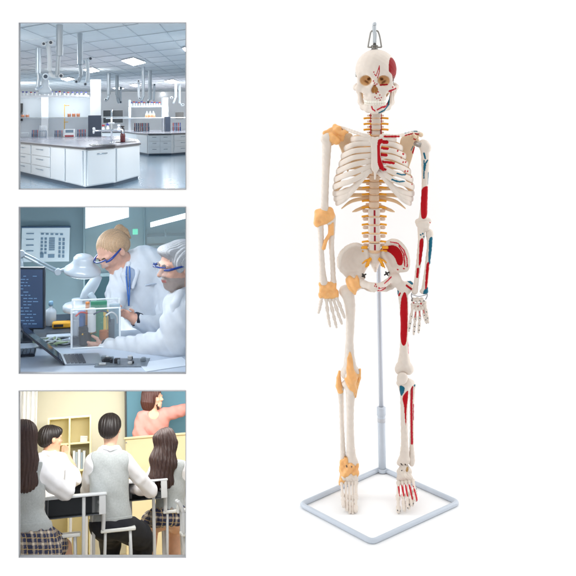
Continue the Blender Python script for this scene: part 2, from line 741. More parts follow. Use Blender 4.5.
# ---- skull
def build_skull():
    O = pp(375.8, 80, -2)
    R = rotm(ax=3, az=-9)
    L = lambda x, y, z: O + R @ np.array([x, y, z], float)
    E = lambda c, r_, Rr=None: ell(L(*c), r_, R if Rr is None else R @ Rr)
    C = lambda a, b, ra, rb=None: cap(L(*a), L(*b), ra, rb)
    parts = [E((0, 5, 10.5), (20.9, 25, 20.8)), E((0, -6, 10), (18.6, 17.0, 18.6)), E((0, -11, -8), (12.5, 11, 13)), E((0, 1, -12), (13.5, 9.5, 9.5))]
    f = join(*parts, k=6)
    more = [E((0, -14, -15.5), (9.8, 8.6, 6.3)), C((0, -19, 3), (0, -22.5, -3), 2.2, 1.5)]
    for s in (-1, 1):
        more += [E((s * 14.6, -13.5, -7.8), (5.2, 4.6, 4.2)), C((s * 4, -20.5, 5.6), (s * 14, -17, 6.2), 2.3, 2.0),
                 C((s * 15.5, -16, 5.5), (s * 15.6, -14.5, -5), 2.0, 2.2), C((s * 9.5, -16.5, -10), (s * 6, -17, -15), 3, 2.5)]
    f = join(f, *more, k=3.2)
    cuts = []
    for s in (-1, 1):
        cuts += [E((s * 8.9, -21, 0.6), (6.0, 10.5, 5.3), rotm(ay=s * 8)), E((s * 22.3, -9, 1), (4.0, 8, 8)),
                 E((s * 14.5, -12, -18), (3.6, 9, 5.5)), E((s * 8.5, -21.6, -15), (3, 3, 2.6))]
    cuts += [E((s * 1.6, -23, -9.2), (2.0, 6.5, 3.4)) for s in (-1, 1)] + [E((0, -23, -6), (1.6, 6, 3))]
    for s in (-1, 1):
        cuts += [E((s * 6.4, -12, 1.6), (1.9, 8, 1.5), rotm(ay=s * 30)), E((s * 8.6, -12, -1.4), (2.6, 6.5, .9), rotm(ay=-s * 35))]
    f = cut(f, *cuts, k=1.6)
    f = join(f, chain([L(9.7 * math.sin(t), -11.4 - 9.6 * math.cos(t), -17.6) for t in np.linspace(-1.4, 1.4, 11)], [2.1] * 11, k=.8), k=2.2)
    arch = []
    for s in (-1, 1):
        arch += [chain([L(s * 15, -13, -7.5), L(s * 20.2, -6, -8.0), L(s * 21.2, 2, -7.2), L(s * 19.2, 8, -5.5)], [2.8, 2.5, 2.4, 2.4]),
                 C((s * 17.5, 9, -12), (s * 15.5, 8, -19), 3.6, 2.2)]
    f = join(f, *arch, k=2.2)

    def wob(P_):
        q = P_ * 0.5
        return f(P_) + 0.12 * np.sin(q[:, 0] * 1.7 + q[:, 2]) * np.sin(q[:, 2] * 1.3 + q[:, 1])

    def inv(V):
        return (V - O) @ R
    def paint(V):
        q = inv(V)
        c = np.tile(np.array(BONE, np.float32), (len(V), 1))
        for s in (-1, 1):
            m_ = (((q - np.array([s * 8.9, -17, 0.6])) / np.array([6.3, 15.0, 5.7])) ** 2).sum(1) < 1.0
            t_ = (np.clip((q[:, 1] + 20.5) / 5, 0, 1) * m_)[:, None]  # tint growing inward stands in for light through the thin plastic
            c = (c * (1 - t_) + np.array(socket_tint, np.float32) * t_).astype(np.float32)
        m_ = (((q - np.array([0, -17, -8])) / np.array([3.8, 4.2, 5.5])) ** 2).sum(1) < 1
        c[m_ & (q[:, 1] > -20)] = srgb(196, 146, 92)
        c[(np.abs(q[:, 0]) < 15) & (q[:, 2] < -11) & (q[:, 1] > -9)] = srgb(222, 190, 150)
        e = ((q - np.array([18.8, -6, 11.2])) / np.array([10.3, 13.2, 12.8]))
        d = np.sqrt((e ** 2).sum(1))
        c[(d < 1.0) & (q[:, 0] > 8)] = srgb(144, 3, 16)
        for k in (stroke([(372, 74), (373.6, 76), (377, 66), (376.8, 72), (375, 78)], .45, 0, -12), dots([(373.2, 72), (374.0, 83), (375.2, 85), (376.5, 84), (373, 81), (376, 93.5), (378, 92), (379.5, 95), (374.5, 97), (378.5, 98), (381, 97.5), (376.5, 98.5), (379.8, 100)], .7, -20, 0),
                  stroke([(380, 85), (387, 84.5)], .8, -18, 5), stroke([(388, 91), (395, 88.5)], .9, -10, 5), dots([(390, 92), (391.5, 87)], .8, -10, 5)):
            c[k(V)] = srgb(176, 24, 44)
        return c
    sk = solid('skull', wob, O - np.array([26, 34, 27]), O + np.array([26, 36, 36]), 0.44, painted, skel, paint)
    # mandible
    arc = lambda t, z, ra=10.2, yb=-11.2, dep=9.8: (ra * math.sin(t), yb - dep * math.cos(t) + 0, z)
    body = [L(-15.6, 2, -23), L(-12.5, -8, -27), L(-7, -16.5, -28.6), L(0, -19.5, -29.2), L(7, -16.5, -28.6), L(12.5, -8, -27), L(15.6, 2, -23)]
    mand = chain(body, [2.8, 3.0, 3.3, 3.6, 3.3, 3.0, 2.8], k=2)
    alv = chain([L(*arc(t, -25.4)) for t in np.linspace(-1.35, 1.35, 9)], [2.0] * 9, k=1)
    ram = []
    for s in (-1, 1):
        ram += [chain([L(s * 15.6, 2, -22.5), L(s * 16.8, 4, -16), L(s * 17, 6, -10)], [2.6, 2.2, 2.0]), C((s * 15.2, -4, -22), (s * 16.3, -2.5, -11), 2.2, 1.3)]
    mand = join(mand, alv, E((0, -19.5, -29.5), (5.5, 3.0, 2.9)), k=2)
    mand = join(mand, *ram, k=3)
    pm = paint_fn(BONE, (srgb(186, 24, 44), lambda V: stroke([(376.5, 109.5), (381, 107), (386, 105.8)], .8, -15, 12)(V) | stroke([(371.5, 106.5), (372.2, 109), (374.5, 110.6)], .7, -20, 0)(V) | stroke([(389, 101.5), (386, 105.5), (383, 107.2)], .7, -12, 12)(V)),
                  (TEAL, lambda V: stroke([(389.5, 96), (388.6, 104), (383, 110), (378, 112.4)], .8, -10, 20)(V)))
    jaw = solid('jaw', mand, O - np.array([24, 30, 36]), O + np.array([24, 16, -4]), 0.5, painted, sk, pm)
    teeth_m = mat('teeth', srgb(243, 238, 226), rough=0.3, noise=0.06, nscale=300)
    for z, dep, w0, hh in ((-20.6, 9.9, 1.12, 1.6), (-23.7, 9.5, 1.05, 1.4)):
        fs = []
        n = 14
        for k in range(n):
            t = (k - (n - 1) / 2) / (n - 1) * 2.9
            p = arc(t, z, 9.9, -11.2, dep)
            fs.append(rbox(L(*p), (w0 * (1.08 if abs(t) < .3 else .92), 1.3, hh), 0.65, R @ rotm(az=-0 + math.degrees(t) * .75)))
        tf = join(*fs)
        solid('teeth', tf, O + np.array([-14, -26, -29]), O + np.array([14, -2, -16]), 0.4, teeth_m, sk if z > -22 else jaw)
    # springs and pins of the jaw and of the skull cap
    h = []
    for i in range(60):
        t = i / 59
        a = t * 2 * math.pi * 9
        c = L(18.4, -9, 5) * (1 - t) + L(17.6, -7.5, -10) * t
        h.append(c + np.array([math.cos(a) * .7, math.sin(a) * .7, 0]))
    Mesh().tube(h, .28, n=180, seg=6).build('jaw_spring', steel, sk, smooth=True)
    Mesh().lathe(L(-19.2, -1, 6), R @ np.array([-1, -.15, 0]), [(0, 0), (2.6, 0), (3.0, .6), (2.6, 1.6), (0, 1.9)], 20).build('cap_latch', steel, sk, smooth=True)
    # hanging hook
    top = np.array(pp(374.6, 49.5, 3))
    W = lambda x, z, y=0: top + np.array([x, y, z])
    mm = Mesh().lathe(W(0, -1.5), (0, 0, 1), [(0, 0), (4.0, 0), (4.0, 1.4), (3.2, 1.8), (3.2, 4.2), (3.7, 4.6), (3.7, 5.8), (1.8, 6.2), (1.8, 8), (0, 8)], 20)
    mm.build('hook_bolt', mat('dark_steel', (0.2, 0.19, 0.18), rough=0.3, metal=1), sk, smooth=True)
    bail = [W(-6.9, 2.4), W(-6.3, 6), W(-5.0, 13), W(-4.2, 17), W(-3, 19), W(0, 19.6), W(3, 19), W(4.2, 17), W(5.4, 13), W(6.6, 6), W(7.2, 2.4)]
    Mesh().tube(bail, .85, n=60, seg=10).tube([W(-7, 2.4), W(0, 2.2), W(7.3, 2.4)], .85, n=8, seg=10).build('hook_bail', mat('bail_steel', (0.3, 0.29, 0.27), rough=0.3, metal=1), sk, smooth=True)
    Mesh().tube([W(0, 7, 0), W(.2, 15, 0), W(-.4, 21, 0), W(0, 26, 0), W(1.6, 26.5, 0)], [1.9, 2.0, 2.2, 2.3, 1.6], n=24, seg=12).build('hook_tab', clear_m, sk, smooth=True)


build_skull()


# ---- spine
def spine_at(v):
    """centre of the column at photo height v"""
    u = np.interp(v, [112, 134, 170, 205, 255], [376, 376, 374.6, 374, 374.6])
    d = np.interp(v, [110, 122, 136, 165, 195, 215, 240, 256], [4, 2, 8, 20, 19, 13, 6, 8])
    return u, d


def build_spine():
    protos = {}

    def vertebra(kind, w, h, tp):
        body = ell((0, 0, 0), (w * 1.06, w * .8, h * .52))
        body = inter(join(body, rbox((0, 0, 0), (w * .9, w * .66, h * .40), 1.2), k=1.5), rbox((0, 0, 0), (30, 30, h * .43), .3), k=.6)
        rims = [ell((0, 0, s * h * .37), (w * 1.05, w * .8, .9)) for s in (-1, 1)]
        fs = [body] + rims
        for s in (-1, 1):
            fs.append(cap((s * w * .6, w * .7, 0), (s * tp, w * .75 + 2, -.3 + (1 if kind == 'L' else 0)), 1.3, 1.0))
            fs.append(cap((s * w * .5, w * 1.0, h * .4), (s * w * .55, w * 1.1, -h * .45), 1.2, 1.0))
        fs.append(cap((0, w * 1.0, 0), (0, w * 1.0 + (6 if kind != 'C' else 3.5), -2), 1.3, .9))
        return join(*fs, k=1.4)
    rows = [('C', 4.9, 5.2, 8, np.linspace(115.5, 132.5, 4)), ('T', 5.0, 5.9, 7.5, np.linspace(138, 204.5, 11)), ('L', 6.1, 8.0, 10, np.array([212.3, 220.5, 229, 237.6, 246.6]))]
    for kind, w, h, tp, vs in rows:
        first = None
        for v in vs:
            u, d = spine_at(v)
            c = pp(u, v, d)
            if first is None:
                f0 = vertebra(kind, w, h, tp)
                f = lambda Q, c=c.astype(np.float32), f0=f0: f0(Q - c)
                if kind == 'L':
                    pt = lambda V, c=c: paint_fn(BONE, (srgb(160, 30, 44), lambda V: (np.abs(V[:, 0] - c[0]) < .8) & (np.abs(V[:, 2] - c[2]) < 2.9) & (V[:, 1] < c[1] - 2)))(V)
                elif kind == 'C':
                    pt = lambda V, c=c: paint_fn(BONE, (srgb(150, 40, 40), lambda V: (np.abs(np.abs(V[:, 0] - c[0]) - 5.6) < .9) & (np.abs(V[:, 2] - c[2]) < 1.2)))(V)
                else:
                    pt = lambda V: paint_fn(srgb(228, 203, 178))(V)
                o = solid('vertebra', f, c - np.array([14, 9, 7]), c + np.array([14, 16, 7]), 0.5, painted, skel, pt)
                # nerve roots that leave on both sides, and the disc below
                for s in (-1, 1):
                    n0 = c + np.array([s * w * .8, w * .3, -h * .5])
                    ln = 12.6 if kind != 'L' else 12.8
                    nv = [n0, c + np.array([s * ln * .75, w * .05, -h * .5 - .1]), c + np.array([s * ln, -1.0, -h * .5 - .4])]
                    Mesh().tube(nv, [1.35, 1.05, 1.1], n=10, seg=10).build('nerve', yellow, o, smooth=True)
                Mesh().lathe(c + np.array([0, .2, -h * .5 - .9]), (0, 0, 1), [(0, 0), (w * .86, 0), (w * .97, .5), (w * .97, 1.3), (w * .86, 1.8), (0, 1.8)], 24).build('disc', disc_m, o, smooth=True)
                if kind == 'L':
                    for s in (-1, 1):
                        Mesh().tube([c + np.array([s * 6, 3, 1]), c + np.array([s * 10, 2, 1.2]), c + np.array([s * 11.4, 1.4, .8])], [1.6, 1.9, 1.3], n=10, seg=10).build('transverse_process', mat('process_tan', srgb(222, 196, 176), rough=.45, noise=.08), o, smooth=True)
                first, c0 = o, c
            else:
                g = copy_tree(first, parent=skel)
                g.location = tuple((c - c0) * U)
    # vertebral arteries: thin dark red cords beside the neck
    for s in (-1, 1):
        pts = [pp(376 + s * 5.2, v, 3) for v in (113.5, 120, 126, 134)]
        Mesh().tube(pts, .7, n=20, seg=8).build('artery', mat('artery_red', srgb(170, 40, 36), rough=.35), skel, smooth=True)


build_spine()


# ---- rib cage
ribm = painted
RIBS = [  # sternum v, (front u, v), (lateral u, v), back v
    (139.5, (361, 138.5), (351.5, 139.5), 137, 5), (143.5, (357, 144.0), (345, 148.5), 141.5, 3), (149.5, (355, 150.8), (341.8, 156.5), 147.5, 1), (155.6, (355, 157.2), (339.6, 164.4), 154, 0),
    (161, (354, 164.6), (337, 172), 161, 0), (166, (353, 172.8), (334.8, 179.6), 168, 0), (170.5, (352.5, 180.5), (333.6, 187), 175, 0), None, None, None]
LOW = [((362, 178.5), (352, 188), (333.6, 193.6), 181.5), ((355, 186), (347.5, 194.6), (334.6, 198.8), 188.5), ((349.5, 193.5), (343.5, 199.5), (336.4, 202.8), 195)]


def mir(u, s):
    return u if s < 0 else 747 - u


def build_ribs():
    dots_r = [(395, 149), (401, 152.5), (399, 156), (402, 153), (401, 160.5), (404, 161), (406, 160), (403, 169.5), (406, 170), (403.5, 172), (410.5, 176), (411, 183)]
    teal_s = [stroke([(394, 170.8), (399, 172.4), (403, 172.6)], .8), stroke([(389, 176.5), (396, 179), (402, 178.8)], .8), stroke([(377.5, 170), (384, 179.5)], .6)]
    rd = [stroke([(376, 161), (386, 161.6), (393, 162.4)], 1.3, -20), stroke([(376, 141), (386.6, 142)], 1.8, -20), stroke([(376, 146.8), (386.6, 147.8)], 1.6, -20), stroke([(376, 153.6), (385.5, 154.6)], 1.5, -20), stroke([(376, 166), (384.6, 169)], 1.3, -20), stroke([(378, 140), (378.4, 166)], 1.6, -20)]

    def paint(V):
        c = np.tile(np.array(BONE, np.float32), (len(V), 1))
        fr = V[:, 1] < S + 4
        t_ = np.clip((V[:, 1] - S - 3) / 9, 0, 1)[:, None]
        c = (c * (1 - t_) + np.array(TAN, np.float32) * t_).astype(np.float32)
        c[fr & dots(dots_r, 1.0)(V)] = RED
        for t in teal_s:
            c[fr & t(V)] = TEAL
        for t in rd:
            c[fr & t(V)] = RED
        return c
    for s in (-1, 1):
        for i in range(7):
            vs, (fu, fv), (lu, lv), bv, _ = RIBS[i]
            dep = -26 + (i < 2) * 4
            ax = 375 + s * 4.0
            bu, bd = spine_at(bv)
            inn = 1.4 if i == 0 else 0
            pts = [pp(ax, vs, -23), pp(mir(fu, s), fv, dep + 1), pp(mir((fu + lu) / 2 - 2.0, s), (fv * .45 + lv * .55), -17), pp(mir(lu, s), lv, -1), pp(mir(lu + 4.5, s), (lv * .6 + bv * .4) - 1.0, 17),
                   pp(mir(lu + 15 - i * .4, s), bv - .3, 25), pp(bu + s * 5, bv, bd + 3)]
            V, F = sweep(pts, [1.2, 1.3, 1.2, 1.2, 1.2, 1.2, 1.3], [2.7, 2.55, 2.85, 2.95, 2.6, 2.3, 1.9], n=220, seg=32)
            V = np.array(V)
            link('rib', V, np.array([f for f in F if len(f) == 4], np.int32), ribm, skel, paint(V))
        for i in range(3):
            (cu, cv), (fu, fv), (lu, lv), bv = LOW[i]
            bu, bd = spine_at(bv)
            pts = [pp(mir(cu, s), cv, -22 + i * 3), pp(mir(fu, s), fv, -18 + i * 3), pp(mir((fu + lu) / 2 - 1.5, s), (fv * .4 + lv * .6) + 1.2, -11 + i * 2), pp(mir(lu, s), lv, 1), pp(mir(lu + 4, s), lv * .6 + bv * .4, 16),
                   pp(mir(lu + 14, s), bv + .5, 24), pp(bu + s * 5, bv, bd + 3)]
            V, F = sweep(pts, [1.0, 1.2, 1.2, 1.2, 1.2, 1.2, 1.3], [1.7, 2.4, 2.75, 2.75, 2.5, 2.2, 1.9], n=200, seg=32)
            V = np.array(V)
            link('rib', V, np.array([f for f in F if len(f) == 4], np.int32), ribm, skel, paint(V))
        # costal arch
        arch = [pp(mir(371.5, s), 170.5, -23), pp(mir(366, s), 174.5, -24), pp(mir(359, s), 182, -22), pp(mir(352, s), 191, -18), pp(mir(345, s), 199, -12), pp(mir(340, s), 203, -7)]
        Mesh().tube(arch, [1.1, 1.3, 1.4, 1.3, 1.0], [1.8, 2.8, 3.0, 2.6, 1.8], n=60, seg=14).build('costal_arch', bone, skel, smooth=True)
        # floating ribs
        for (tip, mid, bv) in (((341.5, 208.6), (353, 200.5), 197.5), ((352.5, 211.8), (360, 208.2), 205)):
            bu, bd = spine_at(bv)
            pts = [pp(mir(tip[0], s), tip[1], 6), pp(mir(mid[0] - 4, s), mid[1] + 2.2, 14), pp(mir(mid[0] + 3, s), mid[1] - .6, 20), pp(bu + s * 4, bv, bd + 4)]
            Mesh().tube(pts, [.5, 1.0, 1.2, 1.3], [.6, 1.7, 2.0, 1.8], n=40, seg=14).build('rib', tan_m, skel, smooth=True)
    # sternum
    st = smooth_poly(pxz([(369, 138.2), (372, 136.9), (375, 137.6), (378.5, 136.9), (382, 138), (382, 142), (379.8, 144.5), (379.4, 158), (378.8, 168), (376.4, 172), (375.3, 178.5), (373.8, 178.5), (373.4, 172), (370.9, 167), (370.8, 146), (368.6, 142)], -24))
    hf = lambda x, z: S - 25 + np.clip((z - 350), -10, 20) * .22
    f = slab(st, hf, 1.9, 1.3)
    redp = patch([(378.6, 139.5), (384, 138.8), (385, 142), (380.6, 144), (379.8, 150), (380.4, 158), (384.5, 171), (380, 169), (377.2, 163), (377, 150), (377.4, 143)], -24)
    f2 = join(f, slab(smooth_poly(pxz([(379, 140), (383, 139.2), (382.5, 143), (381, 148), (380.8, 157), (384, 170), (380, 168.4), (378, 160)], -25)), hf, 1.8, 1.2), k=1)
    pt = paint_fn(BONE, (RED, redp), (TEAL, lambda V: stroke([(374.3, 180), (375, 170), (376, 167.2), (380, 173)], .55)(V)))
    lo, hi = bounds([pp(365, 182, -32), pp(388, 134, -15)], 1)
    solid('sternum', f2, lo, hi, .36, painted, skel, pt)


build_ribs()


# ---- shoulder girdle
def build_shoulders():
    for s in (-1, 1):
        if s < 0:
            cl = [pp(368.5, 136.6, -22), pp(362, 134.6, -21), pp(353, 131.6, -14), pp(345, 128.8, -4), pp(339.5, 127.6, 4)]
        else:
            cl = [pp(381.5, 136.4, -22), pp(388, 135.6, -22), pp(396, 136.0, -17), pp(405, 134.5, -6), pp(413, 132.6, 2), pp(419, 133.0, 5)]
        fs = chain(spline(cl, 14), np.interp(np.linspace(0, 1, 14), [0, .25, .7, 1], [2.2, 1.5, 1.5, 1.9]), k=1)
        layers = [] if s < 0 else [(RED, lambda V: stroke([(384, 136), (399, 136.6)], 1.1, -18, 20)(V) | stroke([(405, 135.6), (413, 134.2), (420, 135)], 1.1, -4, 30)(V)), (TEAL, stroke([(404.5, 132.6), (412, 130.8), (418, 131.6)], .7, -4, 30))]
        lo, hi = bounds(cl, 4)
        solid('clavicle', fs, lo, hi, .45, painted, skel, paint_fn(BONE, *layers))
        if s < 0:
            out = [(337, 133), (342, 131), (348, 132.5), (352.5, 135), (353, 146), (351, 160), (348, 172), (345, 165), (341.5, 152), (338, 143)]
            ac = [pp(345, 134, 18), pp(339, 130, 12), pp(334, 131, 4)]
            cor = [pp(345, 134, 10), pp(345.5, 132, 2), pp(343, 133.5, -4)]
            gl = pp(336.5, 138, 8)
        else:
            out = [(402, 137), (409, 135), (415, 134.5), (419, 137), (416, 143), (414, 151), (410.5, 163), (406, 172), (403, 160), (400, 146)]
            ac = [pp(409, 135, 18), pp(416, 132.5, 12), pp(421, 134.8, 4)]
            cor = [pp(412, 136, 10), pp(413.5, 135, 0), pp(415.5, 137, -5)]
            gl = pp(416.6, 141, 8)
        hf = lambda x, z, s=s: S + 16 + 0 * x + (-(np.abs(x - pp(345 if s < 0 else 409, 140, 16)[0])) * -.05)
        f = join(slab(smooth_poly(pxz(out, 16)), hf, 1.2, .8), chain(ac, [1.5, 2.2, 2.4]), chain(cor, [1.8, 1.7, 1.6]), sph(gl, 3.2), k=2)
        lay = [] if s < 0 else [(RED, lambda V: stroke([(414.5, 148), (413, 152.5)], 1.3, 16)(V) | dots([(414, 139), (416.5, 144)], .8, 14)(V)), (TEAL, stroke([(411, 150), (413, 146)], .5, 16))]
        lo, hi = bounds(np.vstack([[pp(u, v, 16) for u, v in out], ac, cor, [gl]]), 5)
        solid('scapula', f, lo, hi, .5, painted, skel, paint_fn(srgb(226, 204, 176), *lay))
    # orange ligaments of the shoulder
    fs = [sph(pp(337.5, 130.5, -2), 4.4), sph(pp(332, 137.5, -3), 5.2), sph(pp(336, 140.5, -4), 4.6), cap(pp(325, 133.5, -2), pp(335, 129.2, 0), 2.6, 3.2), cap(pp(341, 133, -4), pp(346.5, 131.5, -6), 2.6, 2.2), cap(pp(338, 129, -3), pp(335, 126.4, 1), 3, 2.4),
          cap(pp(344, 134, -4), pp(341.5, 139.5, 0), 2, 2.4), cap(pp(339, 138, -1), pp(332, 143, 0), 3, 2.5)]
    f0 = join(*fs, k=2.2)
    f = lambda Q: f0(Q) + .45 * np.sin(Q[:, 0] * .6 + 1) * np.sin(Q[:, 2] * .7 + Q[:, 1] * .5)
    lo, hi = bounds([pp(320, 147, -12), pp(350, 122, 10)], 2)
    solid('ligament', f, lo, hi, .5, orange, skel)


build_shoulders()


def bonefield(pts, rs, ends=(), k=2.5, n=16):
    C = spline(pts, n)
    R_ = np.interp(np.linspace(0, 1, n), np.linspace(0, 1, len(rs)), rs)
    fs = [chain(C, R_, k=.8)] + list(ends)
    return join(*fs, k=k)


def wobble(f, a=.12, w=.55):
    return lambda Q: f(Q) + a * np.sin(Q[:, 0] * w * 1.7 + Q[:, 2] * w) * np.sin(Q[:, 1] * w * 1.3 - Q[:, 2] * w * .7)


# ---- arms
def build_arms():
    # viewer's left arm, with ligaments
    h = [pp(327.2, 138, -2), pp(326.6, 150, -2), pp(325.6, 175, -2), pp(324.8, 200, -2), pp(324.6, 214, -2)]
    ends = [sph(pp(328.6, 136.6, 0), 5.6), sph(pp(324.6, 139, -3), 3.6), ell(pp(324.6, 217, -2), (8, 4, 4)), sph(pp(317.8, 216, -1), 2.6), sph(pp(331.6, 216.5, -1), 2.8)]
    hum = wobble(bonefield(h, [4.9, 4.5, 3.7, 3.6, 4.4], ends, 3))
    lo, hi = bounds(h, 12)
    solid('humerus', hum, lo, hi, .5, bone, skel)
    uln = [pp(331.4, 217, 1), pp(331.6, 228, 0), pp(331.4, 245, -1), pp(332.6, 265, -1), pp(333.4, 282, -1)]
    rad = [pp(320, 223, -3), pp(321.0, 236, -4), pp(321.4, 252, -4), pp(322.4, 270, -4), pp(323.6, 282, -3)]
    fu = wobble(bonefield(uln, [4.6, 3.6, 2.7, 2.5, 2.5], [sph(pp(329, 221, -3), 4.2), sph(pp(333.6, 282, -1), 2.9)], 2))
    fr = wobble(bonefield(rad, [3.4, 2.7, 2.7, 2.9, 3.8], [sph(pp(320, 222.5, -3), 3.9), ell(pp(323.6, 283, -2), (5, 3.6, 3))], 2))
    solid('ulna', fu, *bounds(uln, 8), .5, bone, skel)
    solid('radius', fr, *bounds(rad, 8), .5, bone, skel)
    elbow = join(ell(pp(323.6, 217.5, -4), (9.4, 6.4, 7.4)), sph(pp(317.6, 223, -4), 4.4), sph(pp(331.4, 216, -3), 4), cap(pp(317, 212, -2), pp(330, 210, -2), 3, 3.2), k=3)
    elbow2 = lambda Q: elbow(Q) + .4 * np.sin(Q[:, 0] * .5) * np.sin(Q[:, 2] * .5 + 1)
    elbow3 = cut(elbow2, sph(pp(319.6, 222.4, -9.5), 1.9), k=1.5)
    fl = join(elbow3, chain([pp(330.5, 226, -4), pp(329.6, 234, -5), pp(325.6, 241, -6), pp(323.6, 248, -6)], [2.3, 1.7, 1.9, 2.2]), chain([pp(331.6, 224, -3), pp(332.4, 234, -4)], [2.6, 1.6]), k=2)
    solid('ligament', fl, *bounds([pp(312, 206, -12), pp(337, 252, 4)], 2), .5, orange, skel)
    # wrist and hand
    car = [sph(pp(u, v, -3), q) for u, v, q in ((323, 288.5, 3.2), (328, 287.6, 3.2), (333, 288.6, 3), (322, 294, 3), (327, 294.5, 3.2), (332, 294.6, 3), (336, 293, 2.6))]
    solid('carpus', join(*car, k=1.0), *bounds([pp(317, 298, -9), pp(341, 283, 3)], 1), .45, bone, skel)
    lig = lambda Q: join(*[grow(c, .5) for c in car], cap(pp(321, 284, -3), pp(334.5, 283.6, -2), 2.6, 2.2), cap(pp(321.4, 296, -4), pp(336, 296, -4), 2.2), k=3)(Q) + .3 * np.sin(Q[:, 0] * 1.0) * np.sin(Q[:, 2] * .8)
    solid('ligament', lig, *bounds([pp(315, 301, -10), pp(343, 280, 4)], 1), .45, orange, skel)
    F = [[(322.2, 296), (320.6, 303), (319.6, 308.6), (318.4, 313.4)],
         [(326.2, 298), (327.2, 309), (328.2, 317), (329.2, 322.6), (330.2, 327)],
         [(329.6, 298.5), (332.2, 309.6), (334.2, 318), (335.6, 323.6), (336.6, 328)],
         [(333, 298), (336.4, 308.4), (338.8, 315.6), (340.8, 320.8), (342, 324.4)],
         [(336, 296.6), (339.8, 305), (342, 311), (343.6, 315), (344.8, 318.4)]]
    for q in F:
        finger([pp(u, v, -4 - i * .6) for i, (u, v) in enumerate(q)], 2.15, bone)

    # viewer's right arm, painted
    h = [pp(424.4, 146, 0), pp(425.2, 158, 0), pp(425.0, 180, 0), pp(424.0, 205, 0), pp(423.2, 217, 0)]
    ends = [sph(pp(423.4, 144.6, 1), 5.2), sph(pp(427.2, 148, -1), 4), ell(pp(423, 222, 0), (7, 4.2, 4)), sph(pp(417.4, 222, 0), 2.3), sph(pp(428.8, 221, 0), 2.5)]
    hum = wobble(bonefield(h, [4.6, 4.0, 3.2, 3.3, 4.2], ends, 3))
    lay = [(RED, patch([(421.5, 190), (425, 186), (428.6, 188), (427.6, 200), (427.2, 212), (425, 217.5), (421, 217), (420.6, 205)], 0)), (TEAL, lambda V: stroke([(423.4, 153), (424.6, 158)], .9)(V) | stroke([(424, 170), (425, 163), (427, 160)], .8)(V) | stroke([(428.6, 173), (428.6, 184)], 1.2)(V) | stroke([(423.6, 160), (423.4, 178)], .6)(V)),
           (RED, dots([(417, 223), (416.6, 225.4), (429.4, 222.4), (430, 226), (421, 227)], .9))]
    solid('humerus', hum, *bounds(h, 12), .38, painted, skel, paint_fn(BONE, *lay))
    el = join(ell(pp(423, 224.8, -3), (6.2, 4, 4.4)), sph(pp(418.6, 224, -2), 3), sph(pp(427, 224, -2), 3), k=2)
    uln = [pp(421.4, 229, -1), pp(421.0, 240, -2), pp(419.2, 258, -2), pp(416.8, 278, -2), pp(415.0, 291, -2)]
    rad = [pp(429.4, 232.4, -1), pp(429.6, 245, -2), pp(428.0, 260, -2), pp(426.0, 278, -3), pp(424.6, 290, -3)]
    fu = wobble(bonefield(uln, [4.0, 3.0, 2.6, 2.3, 2.6], [el, sph(pp(427, 229, -2), 2.6), sph(pp(414.6, 291.6, -2), 2.8)], 2))
    fr = wobble(bonefield(rad, [3.4, 2.5, 2.5, 2.7, 3.3], [sph(pp(429.6, 234.6, -1), 3.5), ell(pp(424, 291.4, -2), (4.4, 3, 2.8))], 2))
    solid('ulna', fu, *bounds(uln, 10), .45, painted, skel, paint_fn(BONE, (RED, lambda V: patch([(419, 240), (422.4, 238), (422.8, 250), (420.4, 262), (418, 264), (418.4, 252)])(V) | stroke([(417.4, 268), (416.6, 276)], 1.3)(V)), (TEAL, dots([(420, 234), (422, 233), (423.4, 236)], .9))))
    solid('radius', fr, *bounds(rad, 9), .45, painted, skel, paint_fn(BONE, (TEAL, lambda V: patch([(428.6, 238), (432, 237), (432.4, 250), (430.4, 262), (427.6, 262), (428, 248)])(V) | patch([(424.6, 287), (427, 286), (427.6, 293), (423, 294), (422.6, 290)])(V)), (RED, lambda V: patch([(426, 263), (428.4, 262), (427.4, 275), (426, 286), (424.2, 287), (424.8, 274)])(V))))
    car = [sph(pp(u, v, -3), q) for u, v, q in ((413.4, 300, 2.5), (417.4, 299.6, 2.5), (421.6, 299.8, 2.5), (413, 304.6, 2.4), (417, 304.8, 2.5), (421, 304.4, 2.4), (424.6, 302.6, 2.2))]
    solid('carpus', join(*car, k=.6), *bounds([pp(408, 309, -9), pp(430, 295, 3)], 1), .45, painted, skel, paint_fn(BONE, (RED, dots([(414, 303), (418, 306), (421, 303.6), (423, 306)], .8, -5)), (srgb(40, 60, 70), dots([(412, 300.4), (416, 301.6), (420, 301.2), (424, 301), (413, 306)], .7, -5))))
    wire = mat('hand_wire', (0.25, 0.25, 0.27), rough=.3, metal=1)
    Mesh().tube([pp(411.8, 293, -4), pp(411.4, 296, -5), pp(412.6, 299.4, -6)], .5, n=10, seg=8).tube([pp(427, 293, -4), pp(427.2, 296, -5), pp(425.6, 299.4, -6)], .5, n=10, seg=8).tube([pp(412, 294.6, -5), pp(419, 296.4, -6.5), pp(426.6, 294.6, -5)], .35, n=14, seg=8).build('wrist_wire', wire, skel, smooth=True)
    F = [[(413, 306), (411.2, 316), (410, 323), (409.2, 327.6), (408.8, 331.4)],
         [(416.2, 307.4), (415.2, 318.6), (414.4, 326), (414, 331), (413.6, 334.8)],
         [(419.4, 307.4), (419.6, 318), (419.2, 325), (418.8, 329.6), (418.4, 333)],
         [(422.4, 306.6), (424.2, 315), (425.4, 319.4), (426.6, 323.4)],
         [(424.6, 304.6), (426.4, 311.6), (427.4, 317.6), (428.2, 323)]]
    dk = [p for q in F for p in q[1:]]
    pt = paint_fn(BONE, (srgb(40, 58, 74), dots(dk, .55, -6)), (srgb(190, 60, 66), lambda V: stroke([(419.4, 311), (419.8, 316)], .5, -6)(V) | stroke([(415.6, 312), (415, 317)], .5, -6)(V) | stroke([(423.4, 310), (424, 313)], .5, -6)(V)))
